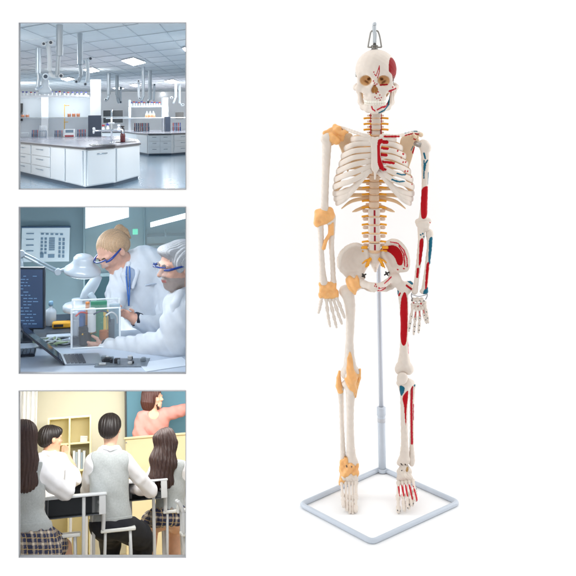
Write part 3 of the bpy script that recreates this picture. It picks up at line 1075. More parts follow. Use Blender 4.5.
    for q in F:
        finger([pp(u, v, -5 - i * .6) for i, (u, v) in enumerate(q)], 2.0, painted, pt)
    # steel joint of the shoulder
    Mesh().cyl(pp(414.6, 143.2, 2), pp(421.4, 145.2, -3), 2.5).cyl(pp(417.0, 143.9, 0), pp(420, 144.8, -2), 3.0).build('shoulder_joint', steel, skel, smooth=False)
    for c in (pp(326.6, 289, -8), pp(331.6, 289.4, -8)):
        pass


def finger(js, r, m_, pt=None):
    fs = []
    for i in range(len(js) - 1):
        a, b = js[i], js[i + 1]
        d = (b - a) / np.linalg.norm(b - a)
        q = r * (1 - .12 * i)
        a2, b2 = a + d * q * .55, b - d * q * .55
        last = i == len(js) - 2
        fs.append(join(cap(a2, b2, q * .7, q * .58), sph(a2, q * .95), sph(b2, q * (.6 if last else .85)), k=1.2))
    lo, hi = bounds(js, 2.5)
    solid('finger', join(*fs, k=.35), lo, hi, .36, m_, skel, pt)


build_arms()


# ---- pelvis
def build_pelvis():
    # viewer's left hip bone
    wing = [(338.4, 262), (340.4, 254), (346, 247.4), (354, 243.8), (361, 245.6), (366.6, 250), (369, 257), (366.6, 264), (361.6, 270), (358.6, 277), (352, 280.6), (346.4, 276.6), (342.6, 272.4), (338.8, 268)]
    hf = lambda x, z: S + 9 - 20 * np.clip((pp(368, 255)[0] - x) / 30, -.2, 1.2) + 8 * np.clip(1 - ((x - pp(354, 258)[0]) / 14) ** 2 - ((z - pp(354, 258)[2]) / 13) ** 2, 0, 1)
    f = slab(smooth_poly(pxz(wing, 0)), hf, 1.7, 1.2)
    rim = chain(spline([pp(339, 266, -12), pp(339.4, 257, -10), pp(345.5, 248.6, -5), pp(354, 244.8, 0), pp(362, 246.8, 6), pp(368, 252, 10)], 18), [1.9] * 18, k=1)
    ac = [sph(pp(353.6, 283, -4), 7.4), chain([pp(357, 281, -6), pp(364, 284, -14), pp(371, 286.4, -19), pp(375.6, 286.4, -21)], [4.2, 3.6, 3.6, 3.8], k=1), chain([pp(360, 271, 3), pp(362.4, 277, 0), pp(357, 283, -3)], [3, 3, 4]),
          chain([pp(355, 286, 2), pp(361, 288, 10), pp(366, 289.4, 6), pp(374, 289.6, -16)], [4.4, 3.6, 2.6, 2.6], k=1), chain([pp(366, 252, 10), pp(368.4, 260, 12), pp(363, 270, 6)], [3, 3.4, 2.6], k=1)]
    fh = wobble(join(join(f, rim, k=2.5), *ac, k=4), .15, .4)
    solid('hip_bone', fh, *bounds([pp(333, 296, -28), pp(380, 240, 22)], 1), .55, painted, skel, paint_fn(BONE, (RED, dots([(375.6, 284.4), (374.6, 286), (376.4, 286.4)], .7, -24))))
    # viewer's right hip bone, turned more edge-on
    wing = [(382, 253.6), (384, 247.6), (389.6, 241.6), (396, 240.6), (402, 244.6), (406.6, 252), (408.2, 260), (407.6, 268), (403.6, 271), (398.8, 272.4), (397.4, 277), (392, 281), (390.6, 274), (390.4, 266), (387, 260)]
    hf2 = lambda x, z: S + 12 - 20 * np.clip((x - pp(382, 255)[0]) / 26, -.2, 1.2) + 6 * np.clip(1 - ((x - pp(394, 256)[0]) / 11) ** 2 - ((z - pp(394, 256)[2]) / 12) ** 2, 0, 1)
    f = slab(smooth_poly(pxz(wing, 0)), hf2, 1.7, 1.2)
    rim = chain(spline([pp(382.6, 252.6, 10), pp(387, 244, 6), pp(394, 241, 1), pp(401, 244.6, -4), pp(406.4, 253, -8), pp(407.6, 264, -11)], 18), [2.2] * 18, k=1)
    ac = [sph(pp(395.4, 279.6, -5), 6.4), chain([pp(392, 279, -8), pp(387, 282, -14), pp(381, 285.6, -19), pp(377.2, 286.4, -21)], [3.8, 2.8, 2.8, 3.4], k=1), chain([pp(383, 254, 12), pp(387.4, 262, 8), pp(391.4, 270, 3), pp(393, 277, -2)], [3, 3, 3, 4], k=1),
          chain([pp(394, 283, 0), pp(391, 286.6, 4), pp(386, 289.4, -6), pp(378, 289.6, -18)], [4, 3, 2.4, 2.4], k=1)]
    fh = wobble(join(join(f, rim, k=2.5), *ac, k=3.5), .15, .4)
    red = patch([(383.4, 251.6), (389, 247), (396, 246.4), (401, 251), (402.8, 258), (401.6, 264), (398, 265), (395.4, 259), (390.6, 254.6)], -2)
    lay = [(RED, red), (srgb(196, 40, 60), lambda V: stroke([(391, 243), (398, 243.4), (403.4, 249.4), (406, 257), (406.4, 266)], .6, -5)(V) | stroke([(399, 246), (403.6, 254), (404.4, 265.6)], .55, -5)(V) | stroke([(384, 282.2), (391.5, 277.6)], .55, -14)(V) | stroke([(379, 289.6), (385, 289.2), (391, 284.6)], .6, -14)(V) | stroke([(379, 287.6), (385, 286.8)], .45, -18)(V) | dots([(398.4, 270.8), (404, 268.8), (377.6, 284.4), (377, 287.4)], .9, -8)(V))]
    solid('hip_bone', fh, *bounds([pp(371, 296, -28), pp(413, 236, 22)], 1), .5, painted, skel, paint_fn(BONE, *lay))
    # sacrum
    sa = [cap(pp(374.6, 253, 10), pp(374.6, 259, 12), 6.4, 5.4), ell(pp(374.6, 257, 15), (12, 5, 8)), chain([pp(374.6, 260, 14), pp(375, 266, 17), pp(375.4, 270.6, 14)], [5, 3.6, 1.7])]
    solid('sacrum', wobble(join(*sa, k=3)), *bounds([pp(360, 275, 0), pp(390, 246, 26)], 1), .5, bone, skel)
    Mesh().lathe(pp(374.6, 251.8, 8), (0, -.15, 1), [(0, 0), (5.6, 0), (6.3, .6), (6.3, 1.4), (5.6, 2), (0, 2)], 24).build('disc', disc_m, skel, smooth=True)
    for s in (-1, 1):
        ns = Mesh()
        for (x0, x1, v0, v1, w) in ((2.6, 12.6, 258.5, 263.5, .9), (3.2, 8.2, 257.6, 267, 1.5), (4.2, 6.4, 258, 266, 1.2), (3.6, 10, 259, 268, 1.0)):
            ns.tube([pp(374.8 + s * x0, v0, 9), pp(374.8 + s * (x0 + x1) / 2 + s * .6, (v0 + v1) / 2 - .8, 6), pp(374.8 + s * x1, v1, 5)], [w * 1.2, w * 1.1, w * .6], n=12, seg=10)
        ns.build('nerve', yellow, skel, smooth=True)
        Mesh().tube([pp(374.8 + s * 8, 247.4, 6), pp(374.8 + s * 13, 247.6, 2)], [1.8, 1.5], n=6, seg=10).build('nerve', yellow, skel, smooth=True)
    # wing nuts of the pelvis
    dk = mat('black_screw', (0.03, 0.03, 0.03), rough=.4)
    for u, v in ((363.6, 275.6), (386.8, 273.6)):
        c = pp(u, v, -3)
        Mesh().bar(c + np.array([-2.6, 0, -1.6]), c + np.array([2.6, 0, 1.6]), .75).bar(c + np.array([-1.4, 0, 2]), c + np.array([1.4, 0, -2]), .7).cyl(c + np.array([0, 3, 0]), c + np.array([0, -1, 0]), 1.3).build('screw', dk, skel, smooth=True)
    # hip ligament, viewer's left
    q = smooth_poly(pxz([(345.6, 280), (349.4, 275.6), (354, 278), (357, 275), (360.6, 280.4), (367.6, 285.4), (361.6, 286.6), (357, 289.6), (355.6, 296), (352, 292.4), (347.6, 287.6)], -8), 3)
    c2 = pp(355, 284, -8)
    hfl = lambda x, z: S - 11.5 + .045 * ((x - c2[0]) ** 2 + (z - c2[2]) ** 2) - .10 * (x - c2[0]) + .5 * np.sin(x * .9 + z * .5)
    fl2 = slab(q, hfl, 2.6, 1.8)
    solid('ligament', fl2, *bounds([pp(340, 298, -24), pp(370, 270, 6)], 1), .5, orange, skel)


build_pelvis()


# ---- legs
def build_legs():
    # viewer's left leg
    fm = [pp(347.6, 292, -1), pp(349.8, 305, -1), pp(350.4, 320, -2), pp(349.6, 340, -3), pp(349.6, 356, -3), pp(350, 368, -2)]
    ends = [sph(pp(343.8, 290.6, 1), 5.0), sph(pp(355.4, 284.6, -3), 6.4), cap(pp(355, 285, -3), pp(347, 292, 0), 4.6, 5.4), ell(pp(345.6, 373, -1), (5.2, 6, 6)), ell(pp(355, 373, -1), (5.4, 6, 6))]
    f = wobble(bonefield(fm, [6.4, 5.4, 4.3, 3.9, 5.0, 7.0], ends, 3.5), .15)
    solid('femur', f, *bounds(fm, 15), .5, bone, skel)
    tb = [pp(351.4, 384, -1), pp(350.8, 392, -2), pp(350.2, 405, -3), pp(350.2, 425, -3), pp(350.6, 445, -2), pp(351.2, 459, -1)]
    te = [ell(pp(350.4, 383.6, 0), (9, 6.6, 4.6)), sph(pp(352, 390, -4), 4.6), ell(pp(351.6, 461, -1), (6.2, 5, 4.4)), sph(pp(356, 464, -1), 2.8)]
    tf = wobble(bonefield(tb, [7, 5, 3.9, 3.7, 4, 5.2], te, 3), .15)
    solid('tibia', tf, *bounds(tb, 13), .5, bone, skel)
    fb = [pp(340.4, 389, 4), pp(341.4, 405, 3), pp(342, 425, 2), pp(342.6, 445, 1), pp(343.2, 460, 0)]
    ff = wobble(bonefield(fb, [3.2, 2.4, 2.3, 2.4, 3.1], [sph(pp(340.6, 388, 4), 3.6), ell(pp(343.2, 463, 0), (3.2, 3.6, 5))], 2))
    solid('fibula', ff, *bounds(fb, 8), .5, bone, skel)
    pat = pp(351, 377.4, -9)
    solid('patella', ell(pat, (6.2, 4, 6.2)), pat - 8, pat + 8, .5, bone, skel)
    core = join(grow(f, .9), grow(tf, .9), ell(pat, (7, 5, 7)), cap(pp(350, 362, -7), pat, 3.4, 5), cap(pat, pp(352.6, 391, -6), 5, 3.4), k=2)
    q = smooth_poly(pxz([(349.2, 352.6), (350.6, 352.4), (352.6, 360), (354.6, 370), (357.6, 374.4), (359.6, 375.6), (359.4, 383), (357, 389), (354.6, 397), (353, 392), (348.6, 388), (345.6, 383), (344.6, 379), (346.4, 374), (346.6, 366), (347.6, 357)], -8), 5).astype(np.float32)
    fl = lambda Q: np.maximum(np.maximum(core(Q), poly2(Q[:, 0], Q[:, 2], q)), Q[:, 1] - (S + 2)) + .25 * np.sin(Q[:, 0] * 1.1 + Q[:, 2] * .5)
    solid('ligament', fl, *bounds([pp(338, 400, -20), pp(366, 349, 6)], 1), .5, orange, skel)
    side = join(chain([pp(339.4, 371.6, 0), pp(338.6, 378, 1), pp(339, 386, 2), pp(340.4, 391, 3)], [1.3, 2.2, 3.4, 3.2], k=1), chain([pp(360, 369.4, -3), pp(359.4, 378, -4), pp(356.6, 388, -4), pp(355.4, 397, -4)], [1.1, 1.6, 1.5, 1.0], k=1))
    solid('ligament', side, *bounds([pp(333, 400, -10), pp(364, 366, 8)], 1), .45, orange, skel)
    # viewer's right leg
    fm = [pp(402.6, 290, 0), pp(403.6, 302, 0), pp(404.4, 320, -1), pp(404.2, 340, -2), pp(404.0, 354, -2), pp(404, 364, -1)]
    ends = [sph(pp(408, 288, 3), 4.6), sph(pp(396.6, 281.4, -4), 5.6), cap(pp(396.6, 281.6, -4), pp(405, 290, 0), 4.2, 4.8), cap(pp(401, 285, -2), pp(410.6, 283.6, 4), 3.2, 2.8), ell(pp(399.6, 369, -1), (5, 6, 5.8)), ell(pp(408.6, 369, -1), (5.2, 6, 5.8))]
    f = wobble(bonefield(fm, [5.4, 4.6, 4.0, 3.9, 4.8, 6.6], ends, 3), .15)
    thigh = patch([(401.6, 297), (404.4, 291.6), (407, 297.6), (407.8, 312), (407.2, 330), (406, 342), (403, 345), (400.8, 340), (400.4, 320), (400.6, 306)], -4)
    lay = [(RED, lambda V: thigh(V) | stroke([(406, 284.6), (412.6, 290)], 1.0)(V)), (srgb(205, 90, 104), lambda V: stroke([(407.6, 341), (408.2, 352)], .5)(V)), (TEAL, lambda V: stroke([(407.6, 280.4), (412.4, 284)], 1.1)(V) | stroke([(397.6, 290.6), (397.4, 293.6)], .9)(V)), (RED, stroke([(399.6, 292), (398.6, 295)], .7))]
    solid('femur', f, *bounds(fm, 15), .42, painted, skel, paint_fn(BONE, *lay))
    pat = pp(402.4, 377.6, -9)
    solid('patella', join(ell(pat, (5.6, 3.6, 5.4)), ell(pat + np.array([-.6, 0, -3]), (4.6, 3, 4)), k=2), pat - 9, pat + 9, .5, bone, skel)
    tb = [pp(404.8, 384, -1), pp(404.6, 392, -2), pp(404.2, 408, -3), pp(404.2, 425, -3), pp(404.6, 444, -2), pp(404.6, 458, -1)]
    te = [ell(pp(405.4, 382.8, 0), (9.4, 6.4, 4.2)), sph(pp(404, 389, -4), 4.2), ell(pp(404, 460.6, -1), (6.2, 5, 4.2)), sph(pp(399.4, 463, -1), 2.6)]
    tf = wobble(bonefield(tb, [6.6, 4.8, 3.7, 3.5, 3.7, 5.2], te, 3), .15)
    lay = [(TEAL, patch([(399.4, 385.6), (402, 384.8), (404.2, 387), (403, 392), (401.2, 395.6), (399.8, 392)], -4)), (RED, patch([(404.6, 391.6), (407.6, 389.6), (407.8, 396), (406.4, 408), (405.8, 424), (404.6, 418), (403.6, 405), (402.2, 398)], -4)), (srgb(60, 50, 50), lambda V: stroke([(400.4, 461.6), (402, 463.6)], .6)(V) | stroke([(404.4, 461.6), (405.4, 464), (407.4, 464)], .6)(V))]
    solid('tibia', tf, *bounds(tb, 13), .45, painted, skel, paint_fn(BONE, *lay))
    fb = [pp(412.4, 387, 4), pp(411.8, 405, 3), pp(411.8, 425, 2), pp(411.8, 445, 1), pp(412.0, 459, 0)]
    ff = wobble(bonefield(fb, [3.0, 2.2, 2.2, 2.2, 3.0], [sph(pp(412.4, 385.4, 4), 3.3), ell(pp(411.8, 462, 0), (3, 3.4, 4.6))], 2))
    lay = [(srgb(186, 36, 52), lambda V: stroke([(412.2, 387), (411.6, 405), (411.8, 443)], 1.2)(V)), (srgb(170, 30, 50), lambda V: stroke([(413.8, 405), (413.8, 420)], .6)(V)), (TEAL, dots([(415, 383.6), (414.8, 386)], 1.0))]
    solid('fibula', ff, *bounds(fb, 8), .42, painted, skel, paint_fn(BONE, *lay))
    # feet hang with the toes down and forward
    for s in (-1, 1):
        if s < 0:
            ank = (349.6, 469)
            tar = [((349.8, 468, -1), 5.2), ((345.4, 473, -4), 4.6), ((353.6, 473, -4), 4.4), ((349.4, 478, -8), 4.6), ((343.4, 478.6, -8), 3.4), ((355, 479.4, -9), 3.4), ((349.4, 474, 8), 5)]
            mts = [(341.6, 483), (345.8, 482.4), (349.2, 482), (352.6, 481.8), (356, 481.6)]
            tips = [(343.4, 507), (346.6, 510.6), (349.8, 513), (352.8, 514), (355.8, 512)]
            m_, pt0, pt1 = bone, None, None
        else:
            tar = [((404, 467.6, -1), 4.8), ((400.6, 472, -4), 4), ((408, 471.4, -4), 4), ((404, 476.6, -8), 4.2), ((399.6, 478, -8), 3.2), ((409.6, 477.6, -9), 3.2), ((404.4, 472, 8), 4.6)]
            mts = [(398.6, 482), (402.4, 481.6), (405.8, 481), (409.2, 480.6), (412.8, 480)]
            tips = [(398.6, 512.4), (404.6, 511), (408.8, 508.6), (412.4, 505.4), (415.8, 500.6)]
            m_ = painted
            pt0 = paint_fn(BONE, (srgb(176, 140, 90), dots([(407.4, 468.6), (406.8, 470)], 1.2, -6)), (srgb(70, 60, 55), dots([(401, 467.6)], .6)))
            pt1 = paint_fn(BONE, (srgb(196, 36, 52), lambda V: np.any([stroke([(u, 487.5 - i * .6), (u + .3, 491 - i * .6)], .85, -18)(V) for i, u in enumerate((398.6, 402.2, 405.6, 409.4, 413))], axis=0)), (srgb(46, 60, 70), dots([(397, 507.6), (399.6, 508.4), (398.2, 511), (407, 505), (406.4, 508.6), (410, 504.4), (412.6, 501), (408.8, 503)], .5, -38, -26)), (TEAL, dots([(414.4, 483), (414.6, 481)], .8, -10)))
        ft = join(*[sph(pp(*c), q) for c, q in tar], k=2.0)
        solid('tarsus', wobble(ft, .3, 1.2), *bounds([pp(*c) for c, q in tar], 7), .48, m_, skel, pt0)
        for i in range(5):
            (u0, v0), (u1, v1) = mts[i], tips[i]
            big = (i == 4) if s < 0 else (i == 0)
            js = []
            for t in (0, .5, .72, .87, 1):
                d = -10 - 34 * t
                uu = u0 + (u1 - u0) * t
                vv = v0 + (v1 - v0) * t
                js.append(pp(uu + (1.2 * math.sin(t * 3.1) * (-.5 + .25 * i) if s > 0 else 0), vv, d))
            if big:
                js = [js[0], js[1] * .95 + js[2] * .05, js[3], js[4]]
            rr = 2.5 if big else (1.95 if s < 0 else 2.15)
            fs = []
            for j in range(len(js) - 1):
                a, b = js[j], js[j + 1]
                dd = (b - a) / np.linalg.norm(b - a)
                q = rr * (1.05 if j == 0 else .95)
                a2, b2 = a + dd * q * .5, b - dd * q * .5
                fs.append(join(cap(a2, b2, q * .66, q * .6), sph(a2, q * .95), sph(b2, q * (.7 if j == len(js) - 2 else .95)), k=1.3))
            solid('toe', join(*fs, k=.5), *bounds(js, 4), .4, m_, skel, pt1)
        if s < 0:
            lg = join(*[grow(sph(pp(*c), q), .7) for c, q in tar[:3] + [((343, 480, -8), 3.0)]], cap(pp(345.6, 457, -4), pp(347.4, 466, -4), 1.5, 3), cap(pp(342.8, 462, -2), pp(342, 470, -2), 3.2), cap(pp(356.4, 464, -2), pp(356, 478, -5), 2.6, 2.2), cap(pp(351, 466, -6), pp(346, 474, -8), 3.4), cap(pp(343, 474, -5), pp(339.4, 487, -12), 2.6, 1.2), k=2.4)
            l2 = lambda Q: lg(Q) + .4 * np.sin(Q[:, 0] * 1.2) * np.sin(Q[:, 2] * .9)
            solid('ligament', l2, *bounds([pp(335, 490, -24), pp(362, 453, 10)], 1), .5, orange, skel)
            dk = mat('dark_pin', (0.12, 0.1, 0.08), rough=.5)
            for u, v in ((346.6, 466.6), (351.6, 466.6)):
                c = pp(u, v, -9)
                Mesh().cyl(c + np.array([0, 3, 0]), c + np.array([0, -.6, 0]), .7).build('pin', dk, skel)


build_legs()


# ---------------------------------------------------------------- three picture windows in the backdrop, each with its own small set behind it
class Frame:
    """a rigid, uniformly scaled set behind one window. Local axes: a right, y away, c up (one unit = one photo pixel at the window).
    The axis runs from the eye through photo pixel (ua, va), the set's own eye level."""

    def __init__(self, panel, ua, va, v0):
        self.u0, self.v0 = 10, v0
        D = np.array([(ua - 288) / 900, 1, (75 - va) / 900])
        n = D / np.linalg.norm(D)
        r = np.cross(n, [0, 0, 1.0])
        r /= np.linalg.norm(r)
        up = np.cross(r, n)
        self.R = np.stack([r, n, up], 1)
        u_0, u_1, v_0, v_1 = PANELS[panel]
        t0 = max(n @ (P(u, v, WALL + 6) - EYE) for u in (u_0, u_1) for v in (v_0, v_1))
        self.t0 = t0
        um = (u_0 + u_1) / 2
        w = self.ray(u_1, (v_0 + v_1) / 2) * t0
        w0 = self.ray(u_0, (v_0 + v_1) / 2) * t0
        self.k = np.linalg.norm(w - w0) / (u_1 - u_0)
        self.d = t0 / self.k

    def ray(self, u, v):
        D = np.array([(u - 288) / 900, 1, (75 - v) / 900])
        return D / (self.R[:, 1] @ D)

    def at(self, u, v, y):
        """photo pixel and local depth -> local point"""
        q = (self.R.T @ (self.ray(u, v) * (self.t0 + self.k * y)))
        return np.array([q[0] / self.k, y, q[2] / self.k])

    def z(self, zx, zy, y):
        return self.at(self.u0 + zx * 184 / 576, self.v0 + zy * 184 / 576, y)

    def T(self, V):
        V = np.asarray(V, float)
        q = np.stack([V[..., 0] * self.k, self.t0 + V[..., 1] * self.k, V[..., 2] * self.k], -1)
        return EYE + q @ self.R.T

    def front(self, a, c):
        """local depth at which the set starts, just behind the backdrop"""
        return ((WALL + 6 + 900) - self.k * (self.R[1, 0] * a + self.R[1, 2] * c) - self.R[1, 1] * self.t0) / (self.k * self.R[1, 1])

    def sheet(self, x0, x1, y1, c, th):
        """floor or ceiling whose front edge follows the backdrop"""
        return Mesh().prism([(x0, self.front(x0, c) + 1, c), (x1, self.front(x1, c) + 1, c), (x1, y1, c), (x0, y1, c)], (0, 0, th))

    def on(self, zx, zy, h):
        """where the horizontal plane of height h is seen at that place of the picture"""
        q = self.z(zx, zy, 0)
        s = h / q[2]
        return np.array([q[0] * s, (s - 1) * self.d, h])

    def thing(self, name, label, cat, loc, group=None):
        return thing(name, label, cat, self.T(loc), group)

    def solid(self, name, f, lo, hi, h, m, parent=None, paint=None, relax=1):
        V, Q = nets(f, lo, hi, h)
        for _ in range(relax):
            e = 0.3 * h
            Vf = V.astype(np.float32)
            d = f(Vf)
            g = np.stack([f(Vf + np.eye(3, dtype=np.float32)[i] * e) - d for i in range(3)], 1) / e
            V = V - np.clip(d / ((g * g).sum(1) + 1e-3), -h, h)[:, None] * g * 0.8
        c = None if paint is None else paint(V)
        return link(name, self.T(V), Q, m, parent, colors=c)

    def lamp(self, name, loc, target, size, power, color=(1, 1, 1), size_y=None):
        return area_light(name, self.T(loc), self.T(target), size * self.k, power, color, None if size_y is None else size_y * self.k)

    def shift(self, v):
        return self.T(v) - self.T((0, 0, 0))


def picture_frame(panel, label):
    u0, u1, v0, v1 = PANELS[panel]
    t = 0.85
    a, b = P(u0, v0, WALL), P(u1, v1, WALL)
    m = Mesh()
    x0, x1, z1, z0 = a[0], b[0], a[2], b[2]
    y0, y1 = WALL - 1.0, WALL + 5
    m.box((x0, y0, z1 - t), (x1, y1, z1), .1).box((x0, y0, z0), (x1, y1, z0 + t), .1)
    m.box((x0, y0, z0 + t), (x0 + t, y1, z1 - t), .1).box((x1 - t, y0, z0 + t), (x1, y1, z1 - t), .1)
    o = m.build('picture_frame', mat('frame_grey', srgb(150, 152, 156), rough=.5))
    tag(o, label, 'picture frame', 'grey frames round the three pictures')


picture_frame('lab', 'thin grey square frame round the white laboratory bench picture')
picture_frame('bench', 'thin grey square frame round the picture of two lab workers')
picture_frame('class', 'thin grey square frame round the classroom picture')


def head_field(c, h, R, nose=1.0):
    """face looks along -y of R; h is chin to crown"""
    c = np.array(c, float)
    L = lambda x, y, z: c + R @ (np.array([x, y, z], float) * h)
    E = lambda p, r: ell(L(*p), np.array(r) * h, R)
    C = lambda a, b, r1, r2: cap(L(*a), L(*b), r1 * h, r2 * h)
    f = join(E((0, .05, .14), (.335, .41, .36)), E((0, -.12, -.12), (.27, .27, .34)), E((0, -.25, -.37), (.15, .14, .11)), k=.16 * h)
    f = join(f, C((-.18, -.36, .10), (.18, -.36, .10), .05, .05), E((-.16, -.30, -.10), (.10, .09, .08)), E((.16, -.30, -.10), (.10, .09, .08)), k=.08 * h)
    f = cut(f, E((-.13, -.43, .03), (.085, .07, .055)), E((.13, -.43, .03), (.085, .07, .055)), k=.06 * h)
    f = join(f, C((0, -.39, .06), (0, -.47 * nose, -.08), .03, .05), E((-.05, -.41, -.10), (.035, .04, .03)), E((.05, -.41, -.10), (.035, .04, .03)), E((0, -.385, -.215), (.10, .05, .028)), E((0, -.375, -.26), (.085, .05, .03)), k=.05 * h)
    f = join(f, E((-.13, -.33, .03), (.07, .06, .05)), E((.13, -.33, .03), (.07, .06, .05)), E((-.34, .02, -.02), (.04, .09, .13)), E((.34, .02, -.02), (.04, .09, .13)), k=.02 * h)
    return f, L


def hand_field(w, dirv, side, L, curl=.5):
    """palm at w pointing along dirv, thumb towards side, fingers curling along dirv x side; five unequal bent fingers"""
    w, d, s = np.array(w, float), np.array(dirv, float), np.array(side, float)
    d /= np.linalg.norm(d)
    s = s - d * (s @ d)
    s /= np.linalg.norm(s)
    nrm = np.cross(d, s)
    M = np.stack([s, d, nrm], 1)
    palm = rbox(w + d * L * .25, (L * .21, L * .26, L * .09), L * .085, M)
    fs = []
    for i, (o, ln) in enumerate(((.155, .45), (.055, .50), (-.05, .46), (-.15, .36))):
        p = w + d * L * .47 + s * L * o
        ang = 0
        pts = [p]
        for j, q in enumerate((.42, .32, .26)):
            ang += curl * (0.55 + .25 * j + .05 * i)
            p = p + (d * math.cos(ang) + nrm * math.sin(ang)) * L * ln * q
            pts.append(p)
        fs.append(chain(pts, [L * .055, L * .05, L * .045, L * .038], k=L * .02))
    p = w + d * L * .12 + s * L * .18
    q = p + (d * .55 + s * .75 + nrm * .3 * curl) * L * .22
    fs.append(chain([p, q, q + (d * .85 + s * .1 + nrm * .5 * curl) * L * .22], [L * .075, L * .06, L * .048], k=L * .02))
    return join(join(palm, *fs[:4], k=L * .05), fs[4], k=L * .08)


skin = mat('skin_light', srgb(232, 188, 162), rough=.5, noise=.1, nscale=120, sss=.1)


# ---------------------------------------------------------------- picture 1: the laboratory
def laboratory():
    G = Frame('lab', 102.5, 121, 14)
    z, T = G.z, G.T
    d = G.d
    FL, CE = -80.0, 100.0
    DEEP = 2300
    # depth of the image row on the floor / bench / ceiling plane
    white_l = mat('lab_white_laminate', srgb(236, 242, 246), rough=.25, noise=.03, nscale=6, coat=.3)
    tag(G.sheet(-300, 420, DEEP, FL - 4, 4).build('lab_floor', mat('lab_floor_vinyl', srgb(150, 178, 200), rough=.16, noise=.10, nscale=5), T=T), kind='structure')
    tag(Mesh().box((-420, DEEP, FL), (620, DEEP + 6, CE + 1.5), 0).build('lab_wall', mat('lab_wall_paint', srgb(238, 242, 246), rough=.7, noise=.03), T=T), kind='structure')
    # ceiling tiles: boards with thin T-bars between
    cem = mat('ceiling_tile', srgb(238, 240, 240), rough=.8, noise=.05, nscale=40)
    tag(G.sheet(-300, 420, DEEP, CE + 2, 3).build('lab_ceiling', cem, T=T), kind='structure')

    def onplane(zx, zy, h):
        """point of the horizontal plane at height h seen at that place of the picture"""
        q = z(zx, zy, 0)
        s = h / q[2]
        return np.array([q[0] * s, (s - 1) * d, h])
    bars = Mesh()
    # the two directions of the grid
    A = [((548, 122), (462, 30)), ((508, 184), (340, 26))]
    dirs = []
    p, q = onplane(548, 122, CE), onplane(462, 30, CE)
    e1 = (q - p) / np.linalg.norm(q - p)
    p, q = onplane(330, 46, CE), onplane(452, 28, CE)
    e2 = (q - p) / np.linalg.norm(q - p)
    o = onplane(462, 30, CE)
    p2 = onplane(340, 26, CE)
    # spacing of lines of direction e1 measured between the two picked lines
    nn1 = np.array([-e1[1], e1[0], 0])
    s1 = abs((p2 - o) @ nn1)
    o2 = onplane(330, 46, CE)
    nn2 = np.array([-e2[1], e2[0], 0])
    p3 = onplane(330, 82, CE)
    s2 = abs((p3 - o2) @ nn2)

    def clipline(a, e):
        ts = []
        for ax_, lo, hi in ((0, -280, 400), (1, 16, DEEP - 4)):
            if abs(e[ax_]) > 1e-6:
                t = sorted(((lo - a[ax_]) / e[ax_], (hi - a[ax_]) / e[ax_]))
                ts.append(t)
        t0, t1 = max(t[0] for t in ts), min(t[1] for t in ts)
        return (a + e * t0, a + e * t1) if t1 > t0 else None
    barm = mat('ceiling_bar', srgb(188, 195, 201), rough=.5)
    for k in range(-24, 25):
        for (o_, e, nv, s, w) in ((o, e1, nn1, s1, .2), (o2, e2, nn2, s2, .7)):
            c = clipline(o_ + nv * s * k, e)
            if c is None:
                continue
            a, b = c
            n_ = nv * w
            lift = np.array([0, 0, 1.3])
            bars.prism([a - n_ + lift, b - n_ + lift, b + n_ + lift, a + n_ + lift], (0, 0, .5))
    # only lines with depth; the T-bars lie under the tiles
    tag(bars.build('ceiling_grid', barm, T=T), kind='structure')
    lit = mat('ceiling_light_lit', (1, 1, 1), emit=(1, 1, .985), estr=26)
    frm = mat('ceiling_light_frame', srgb(220, 228, 234), rough=.4)
    for lab, q in (('large lit ceiling light in the middle of the laboratory ceiling', ((350, 146), (386, 138), (424, 152), (386, 161))), ('lit ceiling light above the white post of the front bench', ((232, 174), (258, 168), (280, 178), (252, 183))),
                   ('lit ceiling light above the far bench at right', ((484, 210), (510, 206), (530, 213), (504, 217))), ('small lit ceiling light left of the far hoses', ((376, 222), (392, 219), (408, 224), (392, 228))),
                   ('lit ceiling light cut by the right edge', ((540, 108), (566, 100), (590, 118), (560, 126))), ('smallest lit ceiling light farthest down the room', ((462, 247), (480, 245), (494, 249), (478, 252))), ('added ceiling light over the small farthest bench', ((322, 232), (340, 229), (356, 233), (338, 237))), ('lit ceiling light behind the left extraction arms', ((160, 203), (184, 199), (202, 204), (178, 209)))):  # the one over the farthest bench is added to light the far room
        pts = [onplane(x, y, CE - .2) for x, y in q]
        c = sum(pts) / 4
        t = G.thing('ceiling_light', lab, 'ceiling light', c, 'lit ceiling lights of the laboratory')
        Mesh().prism([c + (p_ - c) * 1.05 for p_ in pts], (0, 0, 1.2)).build('frame', frm, t, T=T)
        Mesh().prism([p_ + (0, 0, -.5) for p_ in pts], (0, 0, .45)).build('diffuser', lit, t, T=T)

    # ---- benches
    topm = mat('bench_worktop', srgb(196, 198, 212), rough=.2, noise=.08, nscale=12, coat=.2)
    darkm = mat('worktop_edge_dark', srgb(52, 54, 62), rough=.3)
    handle = mat('bench_handle', srgb(176, 190, 200), rough=.25, metal=.7)
    HT = -30.0

    def bench(label, outline, fronts, plinth, group='laboratory benches'):
        """outline of the top (local a, y); fronts: list of (index of edge, columns, rows) where the doors and drawers go"""
        pts = [np.array([x, y, HT]) for x, y in outline]
        c = sum(pts) / len(pts)
        t = G.thing('laboratory_bench', label, 'laboratory bench', (c[0], c[1], FL), group)
        ins = [p_ + (c - p_) / np.linalg.norm((c - p_)[:2]) * 5 for p_ in pts]
        Mesh().prism([p_ + (0, 0, -2.6) for p_ in pts], (0, 0, 2.2)).build('worktop_edge', darkm, t, T=T)
        Mesh().prism([p_ + (c - p_) * .006 + (0, 0, -.4) for p_ in pts], (0, 0, .9)).build('worktop', topm, t, T=T)
        low = [np.array([p_[0], p_[1], FL + 5]) for p_ in ins]
        Mesh().prism(low, (0, 0, HT - 2.6 - FL - 5)).build('cabinet', white_l, t, T=T)
